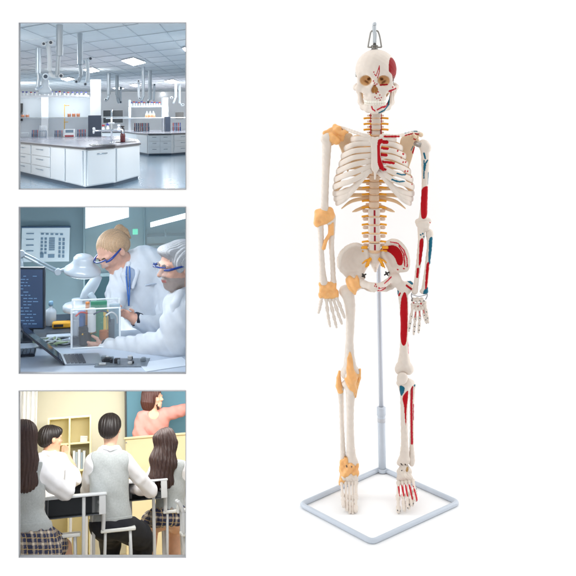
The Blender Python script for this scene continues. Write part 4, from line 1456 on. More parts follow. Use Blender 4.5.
        Mesh().prism([np.array([p_[0], p_[1], FL]) + (np.array([c[0], c[1], FL]) - np.array([p_[0], p_[1], FL])) * .02 for p_ in ins], (0, 0, 5)).build('plinth', mat('bench_plinth', srgb(70, 92, 112), rough=.5), t, T=T)
        for e_, cols, in fronts:
            a, b = ins[e_], ins[(e_ + 1) % len(ins)]
            u = b - a
            u[2] = 0
            nv = np.array([u[1], -u[0], 0]) / np.linalg.norm(u)
            if nv @ (a - c) < 0:
                nv = -nv
            for (f0, f1, rows, hd) in cols:
                for j in range(rows):
                    z0 = FL + 6 + (HT - 3.4 - FL - 6) * j / rows + .5
                    z1 = FL + 6 + (HT - 3.4 - FL - 6) * (j + 1) / rows - .5
                    g = .004
                    q0, q1 = a + u * (f0 + g), a + u * (f1 - g)
                    P4 = [np.array([q0[0], q0[1], z0]), np.array([q1[0], q1[1], z0]), np.array([q1[0], q1[1], z1]), np.array([q0[0], q0[1], z1])]
                    dr = Mesh().prism([p_ + nv * .3 for p_ in P4], nv * 1.3).build('drawer' if rows > 1 else 'cupboard_door', white_l, t, T=T)
                    if hd:
                        m0, m1 = a + u * (f0 + (f1 - f0) * .32), a + u * (f0 + (f1 - f0) * .68)
                        zz = z1 - 4.2
                        Mesh().bar(np.array([*m0[:2], zz]) + nv * 2.6, np.array([*m1[:2], zz]) + nv * 2.6, .5, 8).build('handle', handle, dr, smooth=True, T=T)
        return t
    v0 = onplane(237, 418, HT)
    v1 = onplane(20, 399, HT)
    v1 = v0 + (v1 - v0) * 1.3
    v2 = onplane(330, 412, HT)
    v3 = onplane(410, 403, HT)
    v4 = onplane(402, 394, HT)
    v5 = onplane(345, 383, HT)
    v6 = np.array([v1[0] - 80, v5[1] + 260, HT])
    A_ = [(v[0], v[1]) for v in (v0, v2, v3, v4, v5, v6, v1)]
    fr = [(6, [(.02, .18, 1, False), (.19, .42, 3, True), (.43, .66, 3, True), (.67, .82, 1, False), (.83, .985, 1, False)]), (0, [(.03, .97, 1, True)]), (1, [(.04, .96, 1, False)])]
    bench('big white laboratory bench with drawers and a sink, in front', A_, fr, None)
    w0, w1 = onplane(404, 378, HT), onplane(570, 379, HT)
    k = 1130.0
    sB = (k + d) / d
    def at_y(zx, y):
        return z(zx, 380, y)[0]
    B_ = [(at_y(395, 1260), 1260), (at_y(432, 1120), 1120), (at_y(505, 1120), 1120), (at_y(640, 1300), 1300), (at_y(640, 2000), 2000), (at_y(325, 2000), 2000)]
    bench('white laboratory bench standing far back on the right', B_, [(0, [(.05, .95, 1, False)]), (1, [(.02, .5, 3, True), (.51, .98, 3, True)]), (2, [(.05, .5, 3, True), (.52, .97, 3, True)])], None)

    # ---- sink, tap, bottle on the front bench
    def on(zx, zy):
        return onplane(zx, zy, HT + .6)
    sk = G.thing('sink', 'black sink set into the front bench top', 'sink', on(300, 408))
    for q in (((248, 410), (322, 407.6), (334, 411), (258, 414.5)), ((330, 398), (392, 395), (396, 400.5), (330, 403.5))):
        pts = [on(*p_) for p_ in q]
        c = sum(pts) / 4
        Mesh().prism(pts, (0, 0, .7)).build('rim', darkm, sk, T=T)
        Mesh().prism([c + (p_ - c) * .86 + (0, 0, .75) for p_ in pts], (0, 0, .1)).build('basin', mat('basin_black', (.012, .013, .015), rough=.25), sk, T=T)
    chrome = mat('chrome', (.75, .78, .8), rough=.12, metal=1)
    y = on(300, 406)[1]
    tp = G.thing('tap', 'chrome laboratory tap with side nozzles beside the dark cabinet', 'tap', on(316, 405))
    b0, b1 = on(318, 405), z(318, 300, on(318, 405)[1])
    Mesh().bar(b0, b1, 1.2).lathe(b0, (0, 0, 1), [(0, 0), (3, 0), (3, 1.5), (1.4, 2.5)], 16).build('column', chrome, tp, smooth=True, T=T)
    yy = b0[1]
    Mesh().bar(z(262, 366, yy), z(352, 362, yy), 1.0).bar(z(262, 366, yy), z(262, 374, yy), 1.4).bar(z(352, 362, yy), z(354, 374, yy), 1.2).build('spout', chrome, tp, smooth=True, T=T)
    Mesh().bar(z(262, 356, yy), z(264, 366, yy), 1.8).bar(z(308, 342, yy), z(326, 342, yy), 1.4).build('valve', mat('valve_white', (.8, .82, .84), rough=.3), tp, smooth=True, T=T)
    k = on(353, 402)
    wb = G.thing('wash_bottle', 'dark red bottle with pump standing on the corner of the front bench', 'bottle', k)
    Mesh().lathe(k, (0, 0, 1), [(0, 0), (3.0, 0), (3.4, .6), (3.4, 10), (2.6, 12.5), (1.4, 13.5), (1.4, 15), (0, 15)], 20).build('body', mat('bottle_red', srgb(96, 34, 40), rough=.2, coat=.5), wb, smooth=True, T=T)
    Mesh().lathe(k + np.array([0, 0, 15]), (0, 0, 1), [(0, 0), (2.2, 0), (2.2, 4), (1, 4.6), (1, 7.4), (0, 7.4)], 16).bar(k + np.array([-2.6, 0, 21.5]), k + np.array([2, 0, 21.8]), .9).build('pump', mat('pump_black', (.04, .03, .03), rough=.4), wb, smooth=True, T=T)

    # ---- shelving rack above each bench
    glass = mat('shelf_glass', (.86, .94, .98), rough=.05, alpha=.4, coat=.5)
    post_m = mat('rack_white', srgb(238, 243, 247), rough=.3)
    slate = mat('cabinet_slate', srgb(72, 82, 98), rough=.4, noise=.08)
    amber = mat('amber_liquid', srgb(186, 98, 16), rough=.15, coat=.6)
    clearg = mat('flask_glass', (.9, .95, .97), rough=.04, alpha=.1, coat=.6)
    capb = [mat('cap_violet', srgb(70, 76, 168), rough=.4), mat('cap_red', srgb(176, 56, 60), rough=.4), mat('cap_white', (.8, .82, .85), rough=.4)]
    bodyg = mat('vial_frosted', (.82, .88, .92), rough=.2, coat=.3)

    # front bench rack runs along the back of the bench
    yA = v5[1] + 30
    zr = lambda zx, zy, yy=None: z(zx, zy, yA if yy is None else yy)
    base = np.array([zr(180, 390)[0], yA, HT])
    rk = G.thing('reagent_rack', 'white reagent rack with glass shelves on the front bench', 'shelf', base)
    x = zr(268, 300)
    for lo_, hi_ in (((zr(252, 0)[0], yA - 4, HT), (zr(285, 0)[0], yA + 30, zr(0, 206)[2])), ((zr(98, 0)[0], yA + 6, HT), (zr(120, 0)[0], yA + 26, zr(0, 206)[2]))):
        Mesh().box(lo_, hi_, .6).build('post', post_m, rk, T=T)
    Mesh().box((zr(-40, 0)[0], yA - 20, zr(0, 262)[2]), (zr(250, 0)[0], yA + 40, zr(0, 256)[2]), .4).build('shelf', mat('rack_shelf_white', (.84, .88, .92), rough=.2), rk, T=T)
    Mesh().box((zr(-40, 0)[0], yA - 20, zr(0, 328)[2]), (zr(372, 0)[0], yA + 40, zr(0, 324)[2]), .3).build('shelf', glass, rk, T=T)
    Mesh().box((zr(-40, 0)[0], yA + 40, HT), (zr(252, 0)[0], yA + 43, zr(0, 262)[2]), .3).build('back_panel', mat('rack_back', srgb(226, 234, 240), rough=.4), rk, T=T)
    cabn = Mesh().box((zr(246, 0)[0], yA - 46, HT + .6), (zr(286, 0)[0], yA - 8, zr(0, 320)[2]), .5).build('cabinet', slate, T=T)
    tag(cabn, 'dark slate box standing on the front bench beside the tap', 'cabinet')

    def vial(label, p, r, h, cm_, grp, neck=.45, liquid=None):
        t = G.thing('reagent_bottle', label, 'bottle', p, grp)
        Mesh().lathe(p, (0, 0, 1), [(0, 0), (r * .92, 0), (r, r * .15), (r, h * .66), (r * neck, h * .82), (r * neck, h), (0, h)], 16).build('body', liquid or bodyg, t, smooth=True, T=T)
        Mesh().lathe(p + np.array([0, 0, h]), (0, 0, 1), [(0, 0), (r * neck * 1.9, 0), (r * neck * 1.9, h * .34), (0, h * .34)], 14).build('cap', cm_, t, smooth=True, T=T)
        return t
    top_z = zr(0, 256)[2]
    rng = random.Random(11)
    nb = 17
    for i in range(nb):
        zx = 30 + i * 12.9 + rng.uniform(-2, 2)
        p = np.array([zr(zx, 0)[0], yA - 8 + rng.uniform(-6, 6), top_z])
        ck = 0 if rng.random() < .7 else 1
        vial('small %s capped bottle on the top shelf of the front rack' % ('violet', 'red')[ck], p, 1.9 + rng.random() * .5, 4.6 + rng.random() * 1.6, capb[ck], 'bottles along the top shelf of the front rack')

    def flask(label, p, r, h, grp):
        t = G.thing('flask', label, 'flask', p, grp)
        Mesh().lathe(p, (0, 0, 1), [(0, 0), (r, 0), (r, h * .45), (0, h * .45)], 18).build('liquid', amber, t, smooth=True, T=T)
        Mesh().lathe(p, (0, 0, 1), [(r * 1.06, 0), (r * 1.06, h * .55), (r * .4, h * .8), (r * .4, h), (r * .52, h)], 18).build('glass', clearg, t, smooth=True, T=T)
    s_z = zr(0, 324)[2]
    for zx, lab in ((186, 'first'), (200, 'second'), (214, 'third')):
        flask('amber flask beside the yellow stand, %s from the left of three' % lab, np.array([zr(zx, 0)[0], yA - 4, s_z]), 3.4, 14.5, 'amber flasks by the yellow stand')
    for zx, lab in ((42, 'left'), (56, 'right')):
        flask('amber flask on the glass shelf at left edge, %s one of the pair' % lab, np.array([zr(zx, 0)[0], yA - 4, s_z]), 3.4, 11, 'amber flasks at the left edge')
    k = np.array([zr(172, 0)[0], yA - 12, HT + .6])
    st = G.thing('clamp_stand', 'yellow clamp stand on the front bench among the flasks', 'clamp stand', k)
    ylw = mat('stand_yellow', srgb(224, 186, 92), rough=.4)
    Mesh().bar(k, np.array([k[0], k[1], zr(0, 284)[2]]), .9).build('rod', ylw, st, smooth=True, T=T)
    Mesh().bar(np.array([k[0] - 1, k[1], zr(0, 288)[2]]), np.array([k[0] + 9, k[1], zr(0, 288)[2]]), .8).bar(np.array([k[0] - 1, k[1], zr(0, 340)[2]]), np.array([k[0] + 7, k[1], zr(0, 340)[2]]), .8).build('clamp', ylw, st, smooth=True, T=T)
    Mesh().box(k + np.array([-4, -6, 0]), k + np.array([8, 8, 1]), .3).build('base', ylw, st, T=T)

    def tube_rack(label, zx, zy, w, n, hgt, cols, yy):
        p = np.array([z(zx, zy, yy)[0], yy, HT + .6])
        t = G.thing('test_tube_rack', label, 'test tube rack', p, 'racks of test tubes')
        fm = mat('rack_blue_grey', srgb(150, 166, 186), rough=.4)
        Mesh().box(p + np.array([-w, -4, 0]), p + np.array([w, 4, .8]), .2).box(p + np.array([-w, -4, hgt * .55]), p + np.array([w, 4, hgt * .6]), .2).box(p + np.array([-w, -4, 0]), p + np.array([-w + .6, 4, hgt * .6]), .1).box(p + np.array([w - .6, -4, 0]), p + np.array([w, 4, hgt * .6]), .1).build('frame', fm, t, T=T)
        for i in range(n):
            q = p + np.array([-w + (i + .5) * 2 * w / n, 0, .9])
            Mesh().lathe(q, (0, 0, 1), [(0, 0), (w / n * .62, 0), (w / n * .62, hgt), (0, hgt)], 10).build('test_tube', cols[i % len(cols)], t, smooth=True, T=T)
    tb = [mat('tube_blue', srgb(50, 62, 128), rough=.25, coat=.5), mat('tube_red', srgb(166, 52, 62), rough=.25, coat=.5), mat('tube_clear', (.78, .84, .9), rough=.15, coat=.5), mat('tube_navy', srgb(38, 44, 92), rough=.25, coat=.5)]
    tube_rack('rack of blue and red test tubes at the left end of the front bench', 78, 384, 6, 5, 13, [tb[0], tb[1], tb[3]], yA - 40)
    tube_rack('rack of blue and red test tubes left of the clamp stand', 152, 384, 7.5, 6, 12, [tb[3], tb[0], tb[1]], yA - 50)
    tube_rack('rack of blue and red test tubes between analyser and slate box', 224, 388, 8, 6, 13, [tb[0], tb[1], tb[3], tb[1]], yA - 70)
    tube_rack('rack of tall clear test tubes on the front bench', 103, 388, 6.5, 5, 21, [tb[2]], yA - 60)
    k = np.array([z(186, 390, yA - 90)[0], yA - 90, HT + .6])
    an = G.thing('analyser', 'white analyser with red tray on the front bench', 'instrument', k)
    Mesh().box(k + np.array([-10, -8, 0]), k + np.array([10, 10, 7]), .8).box(k + np.array([-10, 0, 7]), k + np.array([10, 10, 15]), .8).build('case', post_m, an, T=T)
    Mesh().box(k + np.array([-8, -9, 1]), k + np.array([8, -8, 4]), .2).build('tray', tb[1], an, T=T)
    Mesh().box(k + np.array([-7, -.5, 8.6]), k + np.array([7, 0, 13.6]), .2).build('display', mat('display_grey', srgb(120, 140, 158), rough=.2), an, T=T)
    k = np.array([z(48, 380, yA - 30)[0], yA - 30, HT + .6])
    Mesh().box(k + np.array([-9, -6, 0]), k + np.array([6, 8, 9]), .8).build('balance', mat('balance_grey', srgb(206, 214, 220), rough=.3), T=T)
    tag(col.objects[-1], 'pale grey bench balance at the left end of the front bench', 'balance')
    k = zr(40, 350)
    Mesh().box((zr(20, 0)[0], yA + 30, zr(0, 335)[2]), (zr(37, 0)[0], yA + 39, zr(0, 279)[2]), .3).build('wall_screen', mat('screen_black', (.015, .017, .02), rough=.2), T=T)
    tag(col.objects[-1], 'narrow black screen on the rack back at the left edge', 'screen')

    # far rack on the second bench
    yB = 1500
    zb = lambda zx, zy, yy=yB: z(zx, zy, yy)
    rk2 = G.thing('reagent_rack', 'white reagent rack far back on the second bench', 'shelf', np.array([zb(430, 0)[0], yB, HT]))
    for lo_, hi_ in (((zb(478, 0)[0], yB, HT), (zb(494, 0)[0], yB + 60, zb(0, 264)[2])), ((zb(372, 0)[0], yB, HT), (zb(378, 0)[0], yB + 60, zb(0, 270)[2]))):
        Mesh().box(lo_, hi_, .6).build('post', post_m, rk2, T=T)
    Mesh().box((zb(372, 0)[0], yB - 20, zb(0, 294)[2]), (zb(478, 0)[0], yB + 80, zb(0, 290)[2]), .4).box((zb(300, 0)[0], yB - 20, zb(0, 331)[2]), (zb(560, 0)[0], yB + 80, zb(0, 328)[2]), .4).build('shelf', mat('rack_shelf_white'), rk2, T=T)
    for i in range(12):
        p = np.array([zb(380 + i * 8, 0)[0], yB + 10, zb(0, 290)[2]])
        vial('small %s capped bottle on the top shelf of the far rack' % ('violet', 'red')[i % 2], p, 2.6, 7 + rng.random() * 2, capb[i % 2], 'bottles on the top shelf of the far rack', .6)
    for i, zx in enumerate((428, 438, 448)):
        flask('amber flask on the far rack, %s from the left of three' % ('first', 'second', 'third')[i], np.array([zb(zx, 0)[0], yB, zb(0, 328)[2]]), 5.0, 17, 'amber flasks on the far rack')
    Mesh().box((zb(480, 0)[0], yB - 60, HT + .6), (zb(496, 0)[0], yB - 20, zb(0, 326)[2]), .5).build('cabinet', slate, T=T)
    tag(col.objects[-1], 'dark slate box on the far bench under the white post', 'cabinet')
    for i, (lab, zx, w) in enumerate((('left', 402, 9), ('middle', 424, 8), ('right', 522, 9))):
        tube_rack('small far rack of red and blue tubes, %s one on the second bench' % lab, zx, 372, w * 1.3, 5, 22, [tb[1], tb[0], tb[3]], 1560 - i * 30)
    # middle distance: screens on the wall and a third bench behind the tap
    yC = 1700
    for lab, (x0, y0_, x1, y1_) in (('wide dark window panel behind the tap of the front bench', (290, 300, 355, 342)), ('dark window panel at the far right edge', (516, 306, 545, 330))):
        a, b = z(x0, y0_, 2200), z(x1, y1_, 2200)
        t = G.thing('window_panel', lab, 'window', ((a[0] + b[0]) / 2, 2200, b[2]), 'dark panels on the far wall')
        Mesh().box((a[0], 2200, b[2]), (b[0], 2212, a[2]), .4).build('frame', post_m, t, T=T)
        Mesh().box((a[0] + 2, 2197, b[2] + 2), (b[0] - 2, 2199.5, a[2] - 2), .2).build('pane', mat('panel_dark', srgb(66, 74, 80), rough=.15), t, T=T)
    C_ = [(at_y(288, 1650), 1650), (at_y(352, 1650), 1650), (at_y(352, 2100), 2100), (at_y(270, 2100), 2100)]
    bench('small white laboratory bench behind the tap, farthest away', C_, [(0, [(.02, .98, 1, False)])], None)
    for i, zx in enumerate((292, 306, 340)):
        p = np.array([z(zx, 0, 1700)[0], 1700, HT + .6])
        vial('%s capped bottle on the farthest bench behind the tap' % ('red', 'violet', 'white')[i], p, 4.4, 14 + 3 * (i % 2), capb[(1, 0, 2)[i]], 'bottles on the farthest bench', .5, tb[2])

    # ---- ceiling extraction arms
    duct = mat('duct_grey', srgb(176, 186, 194), rough=.3, metal=.35, noise=.05)
    duct_l = mat('duct_light', srgb(214, 222, 228), rough=.35, noise=.04)
    jm = mat('joint_dark', srgb(70, 78, 88), rough=.4)

    def arm(label, zx, ztop, zbot, rz, arms, grp, joints=()):
        """duct hanging from the ceiling; arms: polylines of the jointed arm"""
        top = onplane(zx, ztop, CE - .3)
        y = max(top[1], 14.0)
        f_ = (d + y) / d / 3.13
        p0, p1 = np.array([z(zx, 100, y)[0], y, CE - .3]), z(zx, zbot, y)
        t = G.thing('extraction_arm', label, 'extraction arm', (p0[0], y, CE), grp)
        Mesh().cyl(p0, p1, rz * f_, 24).build('duct', duct, t, smooth=False, T=T)
        for i, (pl, w) in enumerate(arms):
            pts = [z(a, b, y + 6 * i) for a, b in pl]
            Mesh().tube(pts, w * f_, n=6 * len(pts), seg=14).build('arm', duct_l if i % 2 else duct, t, smooth=True, T=T)
        for a, b, r_ in joints:
            k_ = z(a, b, y - 2)
            Mesh().cyl(k_ + np.array([0, -r_ * f_ * 1.2, 0]), k_ + np.array([0, r_ * f_, 0]), r_ * f_, 18).build('joint', duct_l, t, T=T)
            Mesh().cyl(k_ + np.array([0, -r_ * f_ * 1.5, 0]), k_ + np.array([0, -r_ * f_ * 1.2, 0]), r_ * f_ * .6, 14).build('joint_cap', jm, t, T=T)
        return t
    g1 = 'extraction arms above the front bench'
    arm('leftmost grey extraction arm above the front bench', 89, 105, 186, 9, [(((89, 184), (90, 200), (86, 232)), 6), (((80, 236), (100, 226)), 5)], g1, ((112, 196, 10),))
    arm('extraction arm with tall white elbow above the front bench', 155, 28, 132, 11, [(((152, 130), (150, 160), (148, 196)), 7), (((120, 90), (124, 140), (128, 190), (158, 196)), 7), (((104, 96), (122, 92)), 7)], g1, ((128, 90, 8), (106, 94, 7), (160, 194, 8)))
    arm('rightmost grey extraction arm above the front bench', 219, 60, 158, 9, [(((219, 158), (222, 190), (214, 212)), 6), (((240, 142), (244, 180), (242, 214)), 6), (((232, 150), (252, 140)), 6)], g1, ((252, 140, 7), (208, 212, 6), (236, 220, 6)))
    Mesh().lathe(z(110, 250, 430), (0, 0, 1), [(0, 0), (10, 0), (9, 6), (5, 12), (4.4, 26), (0, 26)], 20).build('suction_hood', duct_l, T=T, smooth=True)
    tag(col.objects[-1], 'pale suction hood hanging above the left end of the front rack', 'hood')
    g2 = 'extraction arms in the middle of the room'
    arm('grey extraction arm in the middle of the room, left of its pair', 309, 185, 252, 6, [(((309, 250), (306, 264), (298, 272)), 4)], g2, ((300, 268, 5),))
    arm('grey extraction arm in the middle of the room, right of its pair', 335, 192, 254, 6, [(((335, 250), (338, 268), (342, 278)), 5), (((346, 230), (346, 272)), 4)], g2, ((346, 276, 5), (347, 232, 5)))
    g3 = 'extraction arms above the far bench'
    arm('tallest extraction arm above the far bench', 417, 165, 260, 5, [(((417, 258), (412, 270)), 4), (((402, 208), (404, 262)), 4)], g3, ((402, 210, 5), (406, 264, 4)))
    arm('extraction arm above the far bench, next right of the tallest', 438, 176, 268, 6, [(((438, 262), (432, 276)), 4), (((452, 220), (450, 270)), 4)], g3, ((452, 222, 4), (432, 276, 5)))
    arm('far extraction arm near the right edge, left of its pair', 519, 215, 262, 4, [(((519, 260), (512, 280)), 3)], g3, ((506, 262, 4),))
    arm('far extraction arm near the right edge, right of its pair', 531, 220, 280, 4, [(((531, 276), (540, 288)), 3)], g3, ((541, 284, 4),))
    for xx in (-150, 150):  # added lamps outside the view that brighten the front of the lab
        G.lamp('lab_fill_lamp', (xx, 190, CE - 2), (xx * .5, 230, -60), 50, 3.6, (1, .995, .98), size_y=220)
    for xx, pw in ((-270, 15), (330, 8)):  # added beyond the view to brighten the far end
        G.lamp('lab_fill_lamp', (xx, 1450, CE - 2), (xx * .2, 2000, -10), 70, pw, (1, .995, .98), size_y=600)
    # added strip lamps hidden under the top shelves to brighten the racks
    x0_, x1_ = zr(30, 0)[0], zr(248, 0)[0]
    G.lamp('rack_fill_strip', ((x0_ + x1_) / 2, yA - 14, zr(0, 264)[2]), ((x0_ + x1_) / 2, yA + 24, zr(0, 330)[2]), x1_ - x0_, .25, (.97, .99, 1), size_y=5)
    G.lamp('rack_fill_strip', ((zb(380, 0)[0] + zb(474, 0)[0]) / 2, yB - 10, zb(0, 296)[2]), ((zb(380, 0)[0] + zb(474, 0)[0]) / 2, yB + 60, zb(0, 360)[2]), 150, .6, (.97, .99, 1), size_y=6)


laboratory()


# ---------------------------------------------------------------- picture 2: two people at an electronics bench
def workbench():
    G = Frame('bench', 102.5, 75, 198)
    z, T = G.z, G.T
    wallm = mat('workshop_wall_paint', srgb(120, 146, 158), rough=.75, noise=.10, nscale=5)
    TB = z(102, 548, 4)[2]
    bottom = lambda y: z(288, 562, y)[2]
    top = lambda y: z(288, 8, y)[2]
    tag(Mesh().box((-150, 440, bottom(440)), (z(232, 0, 440)[0], 446, top(440)), 0).build('workshop_wall', wallm, T=T), kind='structure')
    tag(Mesh().box((z(232, 0, 600)[0] - 30, 600, bottom(600)), (260, 606, top(600)), 0).build('corridor_wall', mat('corridor_wall_paint', srgb(92, 132, 146), rough=.7, noise=.15, nscale=5), T=T), kind='structure')
    # glass partition
    a, b = z(232, 10, 430), z(600, 330, 430)
    gp = G.thing('glass_partition', 'glass partition with slim grey posts behind the two people', 'glass partition', ((a[0] + b[0]) / 2, 432, b[2]))
    postm = mat('partition_post', srgb(120, 146, 156), rough=.4, metal=.3)
    for zx, w in ((232, 1.4), (421, 1.1), (590, 1.1)):
        x = z(zx, 100, 430)[0]
        Mesh().box((x - w, 428, b[2]), (x + w, 434, a[2]), .3).build('post', postm, gp, T=T)
    Mesh().box((a[0], 427, z(0, 258, 430)[2]), (b[0], 436, z(0, 246, 430)[2]), .4).build('rail', postm, gp, T=T)
    Mesh().box((a[0], 431, z(0, 246, 430)[2]), (b[0], 432, a[2]), 0).build('pane', mat('partition_glass', (.75, .88, .92), rough=.03, trans=.0, alpha=.13), gp, T=T)
    # lit ceiling panels seen through the glass
    lit = mat('light_panel_lit', (.9, .95, 1), emit=(.90, .96, 1.0), estr=1.5)
    for (q, lab) in ((((236, 28), (372, 14), (372, 60), (236, 96)), 'long bright ceiling light seen through the glass left of the post'), (((440, 78), (560, 46), (560, 62), (440, 92)), 'slim bright ceiling light seen through the glass right of the post')):
        o = Mesh().prism([z(x, y, 560) for x, y in q], (0, 6, 0)).build('light_panel', lit, T=T)
        tag(o, lab, 'ceiling light', 'lit panels behind the glass')
    Mesh().box(z(384, 98, 590), z(400, 113, 594), .3).build('exit_light', mat('exit_green', (.05, .5, .3), emit=(.08, .6, .4), estr=.8), T=T)
    tag(col.objects[-1], 'small green sign light glowing behind the glass', 'sign')
    cab = G.thing('shelving', 'grey metal shelving in the corridor beyond the glass', 'shelving', z(480, 240, 590))
    for zy in (122, 150, 196):
        Mesh().box(z(424, zy, 570), z(600, zy + 5, 598), .3).build('shelf', mat('shelving_grey', srgb(70, 104, 118), rough=.5, noise=.2, nscale=20), cab, T=T)
    for zx in (424, 484, 546):
        Mesh().box(z(zx, 100, 570), z(zx + 5, 330, 574), .3).build('post', mat('shelving_grey'), cab, T=T)
    # notice board
    a, b = z(35, 97, 432), z(186, 198, 432)
    nb = G.thing('wall_chart', 'pale blue wall chart with rows of small dark squares', 'wall chart', ((a[0] + b[0]) / 2, 436, b[2]))
    Rb = rotm(ay=1.5)
    o_ = (a + b) / 2
    Mesh().box((a[0], 435, b[2]), (b[0], 438, a[2]), .2, R=Rb, o=o_).build('sheet', mat('chart_paper', srgb(206, 224, 236), rough=.5, noise=.05), nb, T=T)
    Mesh().box((a[0] - 1, 434, a[2]), (b[0] + 1, 438.5, a[2] + 2), .3, R=Rb, o=o_).build('rail', mat('chart_rail', srgb(70, 98, 128), rough=.5), nb, T=T)
    m, rng = Mesh(), random.Random(2)
    def blk(x0, y0, x1, y1):
        p, q = z(x0, y0, 434.6), z(x1, y1, 434.6)
        m.box((p[0], 434.2, q[2]), (q[0], 434.9, p[2]), 0, R=Rb, o=o_)
    for i in range(5):
        blk(96 + i * 15, 110, 105 + i * 15, 115)
    for j in range(5):
        for i in range(2):
            blk(96 + i * 12, 124 + j * 11, 103 + i * 12, 131 + j * 11)
            blk(152 + i * 12, 124 + j * 13, 159 + i * 12, 133 + j * 13)
    for j in range(7):
        blk(122, 124 + j * 6, 140, 127 + j * 6)
    blk(95, 172, 106, 187)
    blk(120, 176, 140, 186)
    for j in range(4):
        blk(50, 112 + j * 18, 74, 114 + j * 18)
    m.build('print', mat('chart_ink', srgb(104, 134, 160), rough=.6), nb, T=T)
    # bench and raised shelf
    tag(Mesh().prism([(-140, G.front(-140, TB) + 2, TB - 5), (240, G.front(240, TB) + 2, TB - 5), (240, 142, TB - 5), (-140, 142, TB - 5)], (0, 0, 5)).build('workbench', mat('bench_top', srgb(196, 210, 228), rough=.22, noise=.08, nscale=9, coat=.2), T=T), 'pale blue workbench top that everything stands on', 'workbench')
    s0 = z(110, 424, 152)
    cb = G.thing('side_bench', 'dark side bench with drawers behind the monitor', 'bench', (-60, 230, TB))
    Mesh().box((-150, 152, s0[2] - 4), (z(196, 0, 152)[0], 236, s0[2]), .6).build('top', mat('side_bench_dark', srgb(44, 56, 70), rough=.4, noise=.1), cb, T=T)
    Mesh().box((-150, 158, TB - 20), (z(192, 0, 152)[0], 236, s0[2] - 4), .6).build('front', mat('side_bench_front', srgb(110, 130, 146), rough=.5, noise=.1), cb, T=T)
    # clutter on the side bench
    def lug(name, label, cat, p, size, mm_, extra=None):
        t = G.thing(name, label, cat, p)
        Mesh().box(p + np.array([-size[0], -size[1], 0]), p + np.array([size[0], size[1], size[2]]), min(size) * .25).build('body', mm_, t, T=T)
        if extra:
            extra(t)
        return t
    p = G.on(162, 405, s0[2])
    t = lug('power_tool', 'yellow electric hand tool lying on the dark side bench', 'tool', p, (11, 5, 7), mat('tool_yellow', srgb(226, 168, 50), rough=.4, noise=.1))
    Mesh().bar(p + np.array([10, 0, 4]), p + np.array([17, 0, 4]), 2.2, r2=1).build('nozzle', mat('tool_black', (.03, .03, .03), rough=.4), t, smooth=True, T=T)
    Mesh().box(p + np.array([-9, -5.6, 2]), p + np.array([2, -4.8, 5]), .2).build('grip', mat('tool_black'), t, T=T)
    for lab, zx, w, hh, cc in (('small black', 128, 6, 10, (30, 36, 46)), ('grey upright', 118, 4, 17, (150, 164, 176)), ('low slate', 186, 5, 6, (70, 86, 104))):
        p = G.on(zx, 396, s0[2])
        t = lug('instrument_box', lab + ' instrument box on the dark side bench', 'instrument', p, (w, 5, hh), mat('instrument_' + lab.replace(' ', '_'), srgb(*cc), rough=.4, noise=.1))
        Mesh().box(p + np.array([-w * .6, -5.5, hh * .4]), p + np.array([w * .6, -4.9, hh * .8]), .1).build('panel', mat('instrument_panel', srgb(160, 184, 200), rough=.3), t, T=T)
    # monitor
    a, b = z(14, 222, 120), z(108, 412, 120)
    mo = G.thing('monitor', 'large dark computer monitor at left edge of the bench', 'monitor', ((a[0] + b[0]) / 2, 128, TB))
    Rm = rotm(az=-12)
    o_ = np.array([b[0], 120, (a[2] + b[2]) / 2])
    Mesh().box((a[0] - 14, 120, b[2]), (b[0], 126, a[2]), 1, R=Rm, o=o_).build('case', mat('monitor_case', srgb(40, 48, 60), rough=.35), mo, T=T)
    Mesh().box((a[0] - 12, 119.4, b[2] + 2), (b[0] - 2, 119.9, a[2] - 2), 0, R=Rm, o=o_).build('screen', mat('monitor_screen', srgb(40, 54, 78), rough=.12, emit=srgb(44, 62, 92), estr=.7), mo, T=T)
    m = Mesh()
    rng = random.Random(5)
    for j in range(16):
        zz = a[2] - 10 - j * 3.6
        x = a[0] + 6 + rng.choice((0, 0, 3))
        for _ in range(3):
            w = rng.uniform(2, 6)
            if x + w < b[0] - 5 and rng.random() < .8:
                m.box((x, 118.9, zz), (x + w, 119.3, zz + .9), 0, R=Rm, o=o_)
            x += w + 1.4
    m.build('screen_text', mat('screen_text_blue', srgb(90, 124, 160), emit=srgb(90, 124, 160), estr=.5), mo, T=T)
    Mesh().box((a[0] + 8, 126, TB), (a[0] + 20, 132, b[2] + 20), .8).box((a[0] - 8, 112, TB), (a[0] + 34, 144, TB + 2), .8).build('stand', mat('monitor_case'), mo, T=T)
    # magnifier lamp
    wl = mat('lamp_white', srgb(188, 200, 212), rough=.3, noise=.03, coat=.3)
    lm = G.thing('magnifier_lamp', 'white round magnifier lamp on thin jointed arm', 'lamp', z(40, 330, 170))
    c = z(226, 236, 170)
    Mesh().lathe(c, (.10, -.12, 1), [(0, 0), (19, 0), (21.5, .8), (22, 3), (21, 6), (16, 10), (12.5, 14), (12, 19), (9, 22), (0, 22.6)], 40).build('head', wl, lm, smooth=True, T=T)
    Mesh().lathe(c + np.array([-.05, .06, -.6]), (.10, -.12, 1), [(0, 0), (18.5, 0), (18.5, .5), (0, .5)], 40).build('light_ring', mat('lamp_ring', (.9, .95, 1), emit=(.85, .94, 1), estr=2.0), lm, T=T)
    m = Mesh()
    m.bar(z(34, 168, 176), z(150, 226, 172), 1.3).bar(z(40, 182, 176), z(150, 236, 172), 1.3).bar(z(150, 231, 172), c + np.array([-18, 0, 6]), 2.4).bar(z(36, 176, 178), z(44, 350, 178), 1.8)
    m.build('arm', mat('lamp_arm_grey', srgb(176, 192, 204), rough=.3, metal=.3), lm, smooth=True, T=T)
